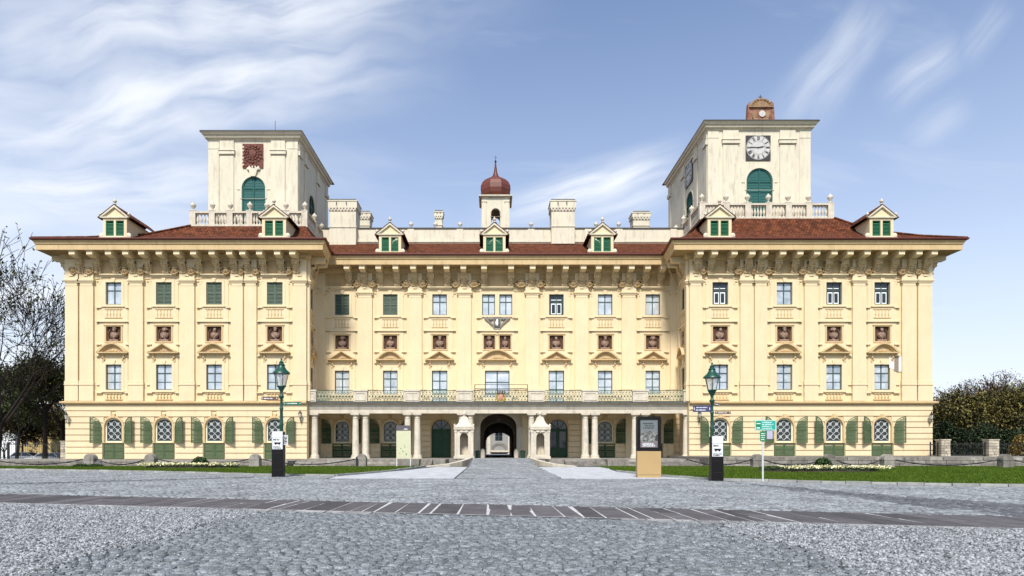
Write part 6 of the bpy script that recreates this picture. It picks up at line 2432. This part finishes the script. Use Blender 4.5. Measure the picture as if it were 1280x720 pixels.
a0, a1, c0, c1_ = X(949.5, d) - sx_, X(956.8, d) - sx_, Z(551.5, d), Z(539.2, d)
put('green_board', MB().box(a0, a1, -.06, -.038, c0, c1_).mesh('green_board', TG), t, L0)
m = MB(); print_lines(m, a0 + .03, a1 - .03, c0 + .03, c1_ - .05, 4, 90, -.066, .5)
put('green_board_lettering', m.mesh('green_board_lettering', WHITE), t, L0)
a0, a1, c0, c1_ = X(958, d) - sx_, X(965.2, d) - sx_, Z(548.8, d), Z(538.6, d)
put('grey_board', MB().box(a0, a1, -.05, -.03, c0, c1_).mesh('grey_board', pick((.42, .40, .50), .4)), t, L0)

# --- banner stand at the foot of the left steps
d = 48.2
bx_ = X(504.5, d)
t = thing('banner_stand', 'pale yellow map board on thin legs before the left steps', 'notice board', (bx_, d, 0))
L0 = WPOS[t.name][0]
hw = 18 / 2 * d / 812
z0, z1, z2 = Z(573.3, d), Z(538.5, d), Z(531.8, d)
put('panel', MB().box(-hw, hw, -.02, .02, z0, z1).mesh('panel', pick((.54, .53, .36), .6)), t, L0)
put('header_picture', MB().box(-hw, hw, -.021, .021, z1 + .001, z2).mesh('header_picture', pick((.10, .09, .10), .6)), t, L0)
m = MB().plate([(-.02, z1 + .06), (.32, z1 + .08), (.28, z1 + .16), (.1, z1 + .2)], [], -.026, -.0215)
put('header_shape', m.mesh('header_shape', pick((.5, .45, .42), .6)), t, L0)
m = MB()
for (a, b_, s_) in ((-.05, .55, .05), (.2, .32, .06), (-.2, .75, .04), (.1, .85, .035), (-.3, .4, .035), (.05, 1.0, .03)):
    m.ell((a, -.022, z0 + b_), (s_, .004, s_ * 1.2), 8, 5, .2)
put('map_marks', m.mesh('map_marks', pick((.12, .22, .08), .6)), t, L0)
for sx in (-1, 1):
    put('leg', MB().box(sx * (hw - .03) - .02, sx * (hw - .03) + .02, -.018, .018, 0, z0).mesh('leg', WHITE), t, L0)

# --- stone bollards and chains
BOL = [(-20, 49.2), (113.5, 48.5), (188.8, 48.5), (319.3, 48.5), (452, 48.5)]
BOR = [(946, 46.5), (1036.3, 46.5), (1108.7, 46), (1256.5, 45.8), (1390, 45.5)]
m = MB()
hw = .36
prof = [(-hw, 0), (hw, 0), (hw, .62)] + [(hw * cos(pi * i / 10), .62 + .36 * sin(pi * i / 10)) for i in range(1, 10)] + [(-hw, .62)]
m.plate(prof, [], -.30, .30)
m.box(-hw - .04, hw + .04, -.34, .34, 0, .10).box(-hw - .025, hw + .025, -.325, .325, .54, .62)
BOLM = m.mesh('stone_bollard', STONE_G, 30)
names = {113.5: 'rounded stone bollard nearest the left tree, lone post by a rock', 188.8: 'rounded stone bollard left of the left flower bed', 319.3: 'rounded stone bollard just right of the left flower bed',
         452: 'rounded stone bollard at the left foot of the portico steps', 946: 'rounded stone bollard behind the green signpost', 1036.3: 'rounded stone bollard behind the round bush of the right bed',
         1108.7: 'rounded stone bollard at the right end of the right flower bed', 1256.5: 'rounded stone bollard before the stone fence pillar far right', -20: 'stone bollard beyond the left picture edge', 1390: 'stone bollard beyond the right picture edge'}
pos = {}
for px, d in BOL + BOR:
    ob = put('stone_bollard', BOLM, None, (X(px, d), d, 0))
    tag(ob, names[px], 'bollard', 'stone bollards linked by chains')
    pos[px] = (X(px, d), d)


def chain(p, q, label, sag=.42):
    N = 26
    pts = []
    for i in range(N + 1):
        t_ = i / N
        x_ = p[0] + (q[0] - p[0]) * t_; y_ = p[1] + (q[1] - p[1]) * t_
        zz = .62 - sag * (1 - (2 * t_ - 1) ** 2)
        pts.append(Vector((x_, y_, zz)))
    m = MB()
    for i in range(N):
        a, b = pts[i], pts[i + 1]
        dd = (b - a)
        # each drawn link a flat bar, alternately turned
        n_ = 4
        m.tube(a - dd * .12, b + dd * .12, .045 if i % 2 else .035, n=n_)
    o = world_part('chain', m, IRON, None)
    tag(o, label, 'chain', 'iron chains between the stone bollards')
    return o


def edge(a, b):
    p, q = pos[a], pos[b]
    return (p[0] + .34, p[1]), (q[0] - .34, q[1])


chain(*edge(-20, 113.5), 'iron chain hanging from the leftmost bollard to the picture edge')
chain(*edge(113.5, 188.8), 'iron chain between the two leftmost bollards')
chain(*edge(188.8, 319.3), 'iron chain behind the left flower bed')
chain(*edge(319.3, 452), 'iron chain passing behind the left lamp post')
chain((X(858, 47), 47), edge(946, 1036.3)[0][0:1] and (pos[946][0] - .34, 46.5), 'iron chain passing behind the right black stele')
chain(*edge(946, 1036.3), 'iron chain between the signpost and the round bush')
chain(*edge(1036.3, 1108.7), 'iron chain behind the right flower bed')
chain(*edge(1108.7, 1256.5), 'long iron chain in front of the fence at the right')
chain(*edge(1256.5, 1390), 'iron chain leaving the picture on the right')
m = MB().box(-.06, .06, -.06, .06, 0, .75)
tag(put('chain_post', m.mesh('chain_post', IRON), None, (X(446, 48), 48, 0)), 'short black post beside the bollard at the portico steps', 'post')

# --- flower beds
def leaves_arrays(P, size, dirs=None, flat=.6):
    n = len(P)
    a = NPR.uniform(0, 2 * pi, n); t = NPR.uniform(-1.2, 1.2, n)
    u = np.stack([np.cos(a), np.sin(a), np.zeros(n)], 1)
    v = np.stack([-np.sin(a) * np.cos(t), np.cos(a) * np.cos(t), np.sin(t)], 1)
    s_ = size * NPR.uniform(.6, 1.3, n)
    u = u * s_[:, None] * flat; v = v * s_[:, None]
    V = np.zeros((n, 4, 3))
    V[:, 0] = P - v; V[:, 1] = P + u * .9; V[:, 2] = P + v; V[:, 3] = P - u * .9
    return V.reshape(-1, 3), np.arange(n * 4), np.repeat(NPR.uniform(0, 1, n), 4)


FLOWG = mat('bed_foliage', (.035, .06, .02), .8, .3, 4, rand=.4)
FLOWY = mat('cream_flowers', (.72, .66, .30), .7, .3, 6, col2=(.75, .72, .52), rand=.25)
SHRUB = mat('shrub_leaf', (.05, .085, .03), .8, .3, 5, rand=.45)


def bed(px0, px1, d0, d1, fpx, label, slope=0.0):
    x0, x1 = X(px0, d0), X(px1, d0)
    cx, hwx = (x0 + x1) / 2, (x1 - x0) / 2
    cy, hwy = (d0 + d1) / 2, (d1 - d0) / 2
    m = MB().lathe([(1.0, .04), (.9, .12), (.3, .2)], cx, cy, 24, sx=hwx, sy=hwy)
    root = world_part('flower_bed', m, SOIL, None)
    tag(root, label, 'flower bed', 'flower beds in the lawns')
    n = 2600
    r_ = np.sqrt(NPR.uniform(0, 1, n)); a = NPR.uniform(0, 2 * pi, n)
    P = np.stack([cx + hwx * .95 * r_ * np.cos(a), cy + hwy * .95 * r_ * np.sin(a), NPR.uniform(.12, .30, n)], 1)
    V, I, T = leaves_arrays(P, .07)
    stuff(put('bed_foliage', fast_mesh('bed_foliage', V, I, 4, FLOWG, T), root, (0, 0, 0)))
    f0, f1 = X(fpx[0], d0), X(fpx[1], d0)
    n = 1500
    cl = NPR.uniform(f0, f1, 260)
    ci = NPR.randint(0, 260, n)
    py = cy - hwy * NPR.uniform(.1, .85, 260)
    P = np.stack([cl[ci] + NPR.normal(0, .12, n), py[ci] + NPR.normal(0, .10, n), NPR.uniform(.24, .40, n)], 1)
    V, I, T = leaves_arrays(P, .055, flat=.9)
    stuff(put('flowers', fast_mesh('flowers', V, I, 4, FLOWY, T), root, (0, 0, 0)))
    return root


bed(165, 292, 43.5, 46.5, (168, 288), 'bed of cream yellow flowers on the lawn before the left wing')
bed(962, 1124, 36, 39.5, (990, 1118), 'long bed of cream flowers on the lawn before the right wing')


def bush(px, d, w_, h_, label, mt=SHRUB, n=5000, size=.07, zc=.05, group=None):
    x_ = X(px, d)
    t = thing('bush', label, 'bush', (x_, d, 0), group)
    L0 = WPOS[t.name][0]
    a = NPR.uniform(0, 2 * pi, n); ph = NPR.uniform(0, 1, n)
    r_ = NPR.uniform(.55, 1.02, n)
    P = np.stack([w_ * r_ * np.cos(a) * np.sqrt(1 - ph ** 2), w_ * r_ * np.sin(a) * np.sqrt(1 - ph ** 2), zc + h_ * r_ * ph], 1)
    V, I, T = leaves_arrays(P, size)
    put('foliage', fast_mesh('foliage', V, I, 4, mt, T), t, L0)
    m = MB()
    for i in range(7):
        b_ = 2 * pi * i / 7
        m.tube((0, 0, 0), (w_ * .6 * cos(b_), w_ * .6 * sin(b_), h_ * .7), .025, .01, n=4)
    put('stem', m.mesh('stem', BARK), t, L0)
    return t


bush(250, 45.6, .62, .75, 'round grey green bush in the left flower bed')
bush(1029, 38.4, .58, .78, 'round grey green bush in the right flower bed')
for px, w_, h_, lab in ((123, .5, .55, 'pointed grey rock beside the leftmost bollard'),):
    m = MB().lathe([(w_, 0), (w_ * .8, h_ * .4), (w_ * .3, h_ * .8), (.04, h_)], n=7, sx=1.1, sy=.7)
    m.v = [(a + R.uniform(-.05, .05), b_ + R.uniform(-.05, .05), c) for a, b_, c in m.v]
    tag(put('rock', m.mesh('rock', STONE_D), None, (X(px, 48.3), 48.3, 0)), lab, 'rock')
for px, d in ((101, 47.8), (118, 47.6)):
    bush(px, d, .55, .22, 'low dark plants left of the leftmost bollard' if px == 101 else 'low dark plants right of the leftmost bollard', FLOWG, 700, .06)

# --- fences
def fence(x0, x1, d, z0, z1, label, step=.14, rail=.04, fin=True):
    t = thing('iron_fence', label, 'fence', ((x0 + x1) / 2, d, z0), 'iron park fences')
    m = MB().box(x0, x1, d - .025, d + .025, z0 + .12, z0 + .12 + rail).box(x0, x1, d - .03, d + .03, z1 - .18, z1 - .18 + rail)
    world_part('rail', m, IRON, t)
    n = int((x1 - x0) / step)
    bm = MB().tube((0, 0, 0), (0, 0, z1 - z0 - .08), .014, n=5).lathe([(.022, z1 - z0 - .09), (.002, z1 - z0)], n=5).mesh('bar', IRON)
    for i in range(min(n, 290)):
        put('bar', bm, t, (x0 + (x1 - x0) * (i + .5) / n, d, z0))
    for xx in (x0 + .03, x1 - .03):
        world_part('fence_post', MB().box(xx - .04, xx + .04, d - .04, d + .04, z0, z1 + .05), IRON, t)
    return t


# left park fence with posts, on the edge of the terrace
fd = 60.0
fence(X(-60, fd), X(10, fd), fd, TL, Z(553.5, fd), 'tall black iron park fence section at the left picture edge', .16)
fence(X(11, fd), X(75, fd), fd, TL, Z(553.5, fd), 'tall black iron park fence section next to the left wing', .16)


def stone_pillar(px0, px1, d, z0, z1, label, dep=.7, cap=True):
    x0, x1 = X(px0, d), X(px1, d)
    t = thing('stone_pillar', label, 'pillar', ((x0 + x1) / 2, d, z0), 'rubble stone fence pillars')
    core = MB().box(x0 + .05, x1 - .05, d + .05, d + dep - .05, z0, z1 - .1)
    world_part('core', core, STONE_D, t)
    nrow = max(3, int((z1 - z0) / .24))
    hh = (z1 - z0 - .1) / nrow
    for r_ in range(nrow):
        xx = x0
        while xx < x1 - .03:
            w_ = min(R.uniform(.22, .5), x1 - xx)
            if x1 - xx - w_ < .12: w_ = x1 - xx
            o_ = R.uniform(0, .03)
            world_part('stone', MB().box(xx + .012, xx + w_ - .012, d - o_, d + dep + o_, z0 + hh * r_ + .012, z0 + hh * (r_ + 1) - .012), PILST, t)
            xx += w_
    if cap: world_part('cap', MB().box(x0 - .04, x1 + .04, d - .05, d + dep + .05, z1 - .1, z1), PILST, t)
    return t


PILST = mat('rubble_stone', (.40, .35, .27), .9, .3, 3, .6, 12, rand=.35, stain=.4, stain_col=(.14, .12, .09))
stone_pillar(75.5, 83.5, 60.0, TL - .1, Z(551, 60), 'rubble stone pillar against the outer corner of the left wing')
pd = 56.0
stone_pillar(1176.5, 1188, pd, TR, Z(549, pd), 'rubble stone pillar nearest the right wing')
stone_pillar(1236, 1249, pd, TR - .1, Z(549, pd), 'rubble stone pillar standing further right along the fence')
stone_pillar(1300, 1313, pd, TR, Z(549, pd), 'rubble stone pillar beyond the right picture edge')
fence(X(1166, pd), X(1176, pd), pd + .35, TR, Z(553, pd), 'short black iron fence piece between right wing and first pillar', .14)
fence(X(1188.5, pd), X(1235.5, pd), pd + .35, TR, Z(553, pd), 'black iron fence between the two stone pillars', .13)
fence(X(1249.5, pd), X(1299.5, pd), pd + .35, TR, Z(553, pd), 'iron fence right of the outer stone pillar', .15)

# --- cars behind the left fence
def make_car(colr, label, x_, y_, zg, ln=4.3, rz=0.0):
    t = thing('parked_car', label, 'car', (x_, y_, zg), 'cars parked behind the left fence', rz)
    L0 = WPOS[t.name][0]
    body = MB()
    prof = [(-2.15, .35), (-2.12, .75), (-1.95, .92), (-1.2, .98), (1.15, .98), (1.95, .82), (2.15, .62), (2.15, .32), (1.75, .28), (-1.8, .28)]
    body.plate([(a, b) for a, b in prof], [], -.86, .86)
    put('body', body.mesh('body', pick(colr, .25, spec=.6), 30), t, L0, rz)
    cab = MB()
    lo = [(-1.85, .95), (1.05, .95)]; hi = [(-1.35, 1.42), (.25, 1.42)]
    v = []
    for (a, zz), hw_ in ((lo[0], .80), (lo[1], .80), (hi[1], .66), (hi[0], .66)):
        v += [(a, -hw_, zz), (a, hw_, zz)]
    cab.add(v, [(0, 2, 4, 6), (1, 7, 5, 3), (2, 3, 5, 4), (0, 6, 7, 1), (4, 5, 7, 6)])
    put('windows', cab.mesh('windows', PANED), t, L0, rz)
    rf = MB().frustum(-.55, 0, 1.405, 1.46, .85, .68, .70, .60)
    for a, b in ((-1.85, -1.35), (-.45, -.40), (1.05, .25)):
        for sy in (-1, 1): rf.tube((a, sy * .81, .95), (b, sy * .67, 1.42), .035, n=4)
    put('roof', rf.mesh('roof', pick(colr, .25, spec=.6)), t, L0, rz)
    for a in (-1.35, 1.35):
        for sy in (-1, 1):
            w_ = put('wheel', MB().tube((0, -.1, 0), (0, .1, 0), .33, n=16).mesh('wheel', BLACK), t, Vector(L0) + Matrix.Rotation(rz, 3, 'Z') @ Vector((a, sy * .80, .33)), rz)
            put('rim', MB().tube((0, -.11, 0), (0, .11, 0), .20, n=12).mesh('rim', pick((.4, .4, .42), .4)), w_, Vector(L0) + Matrix.Rotation(rz, 3, 'Z') @ Vector((a, sy * .80, .33)), rz)
    for sy in (-1, 1):
        put('headlight', MB().ell((2.08, sy * .62, .70), (.10, .16, .09), 8, 5).mesh('headlight', WHITE), t, L0, rz)
    return t


make_car((.75, .76, .78), 'white car parked behind the iron fence, near the left wing', X(58, 78), 78, -.52, rz=pi)
make_car((.60, .62, .66), 'silver car parked behind the iron fence, half hidden by the tree', X(36, 84), 84, -.5)

# --- house at the left
d = 115
hx = X(45, d)
t = thing('yellow_house', 'ochre house with a grey roof behind the trees on the left', 'house', (hx, d, -.52))
x0, x1 = X(22, d), X(64, d)
zE = Z(527, d); zT = Z(512, d)
PHW = pick((.42, .31, .13), .9); 
holes = []
for p_ in (32, 43, 54):
    holes.append(rect(X(p_ - 2, d), X(p_ + 2, d), Z(539, d), Z(531, d)))
for p_ in (33, 45): holes.append(rect(X(p_ - 2.2, d), X(p_ + 2.2, d), Z(558, d), Z(548, d)))
world_part('wall', MB().plate(rect(x0, x1, -.52, zE), holes, d, d + .4).box(x1 - .4, x1, d + .41, d + 7, -.52, zE), PHW, t)
world_part('gable_wall', MB().box(x0 - .01, x0 + .39, d + .41, d + 7, -.52, zE + .8), WHITE, t)
for h_ in holes:
    w_ = world_part('window', MB().box(h_[0][0], h_[1][0], d + .15, d + .2, h_[0][1], h_[2][1]), PANED, t)
    mx_ = (h_[0][0] + h_[1][0]) / 2
    world_part('window_bar', MB().box(mx_ - .04, mx_ + .04, d + .1, d + .149, h_[0][1], h_[2][1]), WHITE, w_)
m = MB().add([(x0 - .8, d - .7, zE), (x1 + .8, d - .7, zE), (x1 + .8, d + 7.5, zE), (x0 - .8, d + 7.5, zE), (x0 + 1.6, d + 3.4, zT + 1.2), (x1 - 1.6, d + 3.4, zT + 1.2)], [(0, 1, 5, 4), (1, 2, 5), (2, 3, 4, 5), (3, 0, 4), (0, 3, 2, 1)])
world_part('roof', m, pick((.12, .10, .09), .85), t)
world_part('chimney', MB().box(x0 + 4, x0 + 4.7, d + 2.6, d + 3.3, zT, zT + 2), pick((.3, .2, .15), .9), t)
d = 118
t = thing('white_house', 'narrow white house wall showing between trees at the far left', 'house', (X(6, d), d, -.52))
world_part('wall', MB().box(X(-8, d), X(19, d), d, d + 8, -.52, Z(530, d)), WHITE, t)
world_part('roof', MB().frustum(X(5.5, d), d + 4, Z(530, d) + .001, Z(522, d), X(20, d) - X(6, d), 4.4, .4, 3.0), pick((.2, .07, .05), .85), t)

# --- trees
TREE_N = [0]


def branches(mb, p, dirv, length, r, depth, rnd, tips, spread=.55, grav=0.0, sides=5, curve=.25):
    segs = 4 if depth > 2 else 3
    q = Vector(p); dv = Vector(dirv).normalized()
    r0 = r
    for s_ in range(segs):
        dv = (dv + Vector((rnd.uniform(-1, 1), rnd.uniform(-1, 1), rnd.uniform(-.6, .8))) * curve * .5 + Vector((0, 0, grav))).normalized()
        n_ = q + dv * (length / segs)
        r1 = r0 * .84
        mb.tube(q, n_, max(r0, .026), max(r1, .020), sides if r0 > .03 else 3)
        if depth > 0 and s_ >= 1:
            side = dv.orthogonal().normalized()
            side.rotate(Matrix.Rotation(rnd.uniform(0, 2 * pi), 3, dv))
            nd = (dv + side * rnd.uniform(spread * .7, spread * 1.5)).normalized()
            branches(mb, n_, nd, length * rnd.uniform(.55, .8), r1 * .6, depth - 1, rnd, tips, spread, grav, sides, curve)
        q = n_; r0 = r1
    if depth == 0:
        tips.append(tuple(q))
        return
    for k in range(2):
        side = dv.orthogonal().normalized()
        side.rotate(Matrix.Rotation(rnd.uniform(0, 2 * pi), 3, dv))
        nd = (dv + side * rnd.uniform(spread * .5, spread * 1.2)).normalized()
        branches(mb, q, nd, length * rnd.uniform(.6, .85), r0 * .75, depth - 1, rnd, tips, spread, grav, sides, curve)


def tree(name, label, x_, y_, zg, h, r, depth, seed, leafm, nleaf, lsize, blob, lean=(0, 0), trunk_h=.35, spread=.6, group='trees around the palace', grav=.02, crown_off=None):
    rnd = random.Random(seed)
    t = thing(name, label, 'tree', (x_, y_, zg), group)
    L0 = WPOS[t.name][0]
    mb = MB(); tips = []
    th = h * trunk_h
    p0 = Vector((0, 0, -.1)); p1 = Vector((lean[0] * th, lean[1] * th, th))
    mb.tube(p0, p0.lerp(p1, .5) + Vector((rnd.uniform(-.1, .1), 0, 0)), r * 1.25, r, 8)
    mb.tube(p0.lerp(p1, .5), p1, r, r * .8, 8)
    put('trunk', mb.mesh('trunk', BARK, 60), t, L0)
    bm_ = MB()
    nb = 5
    for k in range(nb):
        a = 2 * pi * k / nb + rnd.uniform(-.4, .4)
        dv = Vector((cos(a) * rnd.uniform(.3, .9) + lean[0], sin(a) * rnd.uniform(.3, .9), rnd.uniform(.8, 1.3)))
        branches(bm_, p1 - Vector((0, 0, rnd.uniform(0, th * .25))), dv, h * (1 - trunk_h) * .38, r * .5, depth, rnd, tips, spread, grav)
    o = put('limbs', bm_.mesh('limbs', BARK, 0, fix=False), t, L0)
    if nleaf:
        T_ = np.array(tips)
        ci = NPR.randint(0, len(T_), nleaf)
        P = T_[ci] + NPR.normal(0, blob, (nleaf, 3)) * np.array([1, 1, .6])
        V, I, Tn = leaves_arrays(P, lsize)
        put('crown', fast_mesh('crown', V, I, 4, leafm, Tn), t, L0)
    return t


DKLEAF = mat('dark_evergreen_leaf', (.060, .075, .026), .8, .4, 3, rand=.5)
OLIVE = mat('olive_autumn_leaf', (.20, .155, .04), .8, .5, .5, col2=(.060, .07, .02), rand=.6)
BROWNL = mat('rusty_autumn_leaf', (.13, .06, .035), .8, .4, .8, col2=(.06, .04, .028), rand=.5)
GOLD = mat('golden_leaf', (.20, .14, .03), .8, .4, 1, rand=.4)
DGRN = mat('deep_green_leaf', (.022, .036, .013), .8, .4, 1, rand=.5)

# left group
tree('bare_tree', 'tall bare tree with thin leaning trunk at the left picture edge', X(-6, 66), 66, -.52, 21.5, .36, 4, 4, DKLEAF, 2600, .20, .30, lean=(.10, 0), trunk_h=.22, spread=.62)
tree('pine_tree', 'dark spreading evergreen between bare tree and left wing', X(56, 74), 74, -.52, 13.5, .24, 3, 9, DKLEAF, 11000, .18, .46, lean=(.02, 0), trunk_h=.50, spread=.75)
tree('pine_tree', 'dark evergreen close against the corner of the left wing', X(80, 80), 80, -.52, 13.0, .24, 3, 12, DKLEAF, 12000, .18, .48, lean=(-.02, 0), trunk_h=.42, spread=.65)
tree('pine_tree', 'dark broad evergreen low at the left picture edge', X(-14, 82), 82, -.52, 13.0, .26, 3, 15, DKLEAF, 11000, .18, .50, lean=(0.02, 0), trunk_h=.30, spread=.8)
tree('young_tree', 'slim tree with golden leaves before the ochre house', X(28, 90), 90, -.52, 8.5, .12, 4, 21, GOLD, 1800, .14, .40, trunk_h=.35, spread=.5)
tree('young_tree', 'slender olive tree between the two houses', X(5, 92), 92, -.52, 8.0, .14, 4, 23, OLIVE, 6000, .15, .55, trunk_h=.2, spread=.6)
tree('young_tree', 'narrow yellowing tree beside the left wing corner', X(72, 92), 92, -.52, 7.5, .12, 4, 26, OLIVE, 7000, .15, .5, trunk_h=.15, spread=.55)
tree('bare_tree', 'thin bare tree standing in front of the ochre house', X(20, 70), 70, -.52, 13, .16, 3, 33, OLIVE, 900, .08, .5, lean=(.10, 0), trunk_h=.3, spread=.5)

# hedge along the left fence
def hedge(x0, x1, y0, y1, z0, z1, n, size, mt, nm, label):
    P = np.stack([NPR.uniform(x0, x1, n), NPR.uniform(y0, y1, n), z0 + (z1 - z0) * np.sqrt(NPR.uniform(0, 1, n)) * (1 + .12 * np.sin(NPR.uniform(0, 9, n)))], 1)
    V, I, T = leaves_arrays(P, size)
    o = put(nm, fast_mesh(nm, V, I, 4, mt, T), None, (0, 0, 0))
    tag(o, label, 'hedge')
    return o


hedge(X(-60, 66), X(76, 66), 90, 92, -.52, Z(556, 90), 14000, .14, DGRN, 'hedge', 'dark clipped hedge behind the parked cars on the left')

# right group
tree('tree', 'large tree with thinning rust brown crown at the right', X(1232, 82), 82, 0, 10.4, .3, 4, 41, BROWNL, 7000, .13, .32, trunk_h=.25, spread=.8)
tree('tree', 'rust brown tree at the right picture edge', X(1290, 80), 80, 0, 10.2, .3, 4, 44, BROWNL, 8000, .12, .34, trunk_h=.25, spread=.8)
tree('tree', 'small dark purple brown tree against the right wing corner', X(1180, 84), 84, 0, 8.6, .2, 4, 47, BROWNL, 7000, .13, .36, trunk_h=.25, spread=.6)
tree('tree', 'olive gold tree in front of the rust brown crowns', X(1208, 72), 72, 0, 7.4, .2, 4, 51, OLIVE, 15000, .14, .40, trunk_h=.2, spread=.75)
tree('tree', 'olive gold tree with broad crown behind the outer fence pillar', X(1262, 70), 70, 0, 7.4, .2, 4, 55, OLIVE, 15000, .14, .40, trunk_h=.2, spread=.8)
tree('tree', 'olive tree beyond the right picture edge', X(1318, 70), 70, 0, 8.8, .2, 4, 58, OLIVE, 12000, .16, .7, trunk_h=.2, spread=.8)
for i, (px, d, w_, h_, lab) in enumerate(((1181, 66, 1.7, 4.3, 'tall dark shrub beside the right wing corner'), (1204, 65, 2.1, 3.5, 'dark rounded shrub behind the first fence pillar'),
                                           (1232, 65, 2.2, 3.9, 'dark broad shrub behind the middle of the fence'), (1262, 64, 2.0, 3.3, 'dark shrub behind the second fence pillar'), (1290, 64, 2.2, 3.8, 'dark shrub at the right picture edge'))):
    bush(px, d, w_, h_, lab, DGRN, 11000, .13, 0, 'dark shrubs behind the right fence')
bush(1275, 60, 1.0, 2.7, 'yellow green bush behind the iron fence at the right edge', GOLD, 3500, .10, 0)

# low far tree line so that the horizon is closed at the sides
def treeline(px0, px1, d, h, n, label):
    P = np.zeros((n, 3))
    x = NPR.uniform(X(px0, d), X(px1, d), n)
    top = h * (.75 + .25 * np.sin(x * .11) + .12 * np.sin(x * .37 + 1))
    P[:, 0] = x; P[:, 1] = d + NPR.uniform(0, 8, n); P[:, 2] = top * NPR.uniform(0, 1, n) ** .7 - 1
    V, I, T = leaves_arrays(P, .7)
    o = stuff(put('woods', fast_mesh('woods', V, I, 4, DGRN, T), None, (0, 0, 0)))
    o['label'] = label


treeline(-260, 90, 170, 8, 9000, 'far woods behind the houses on the left')
treeline(1160, 1500, 170, 9, 9000, 'far woods behind the park trees on the right')
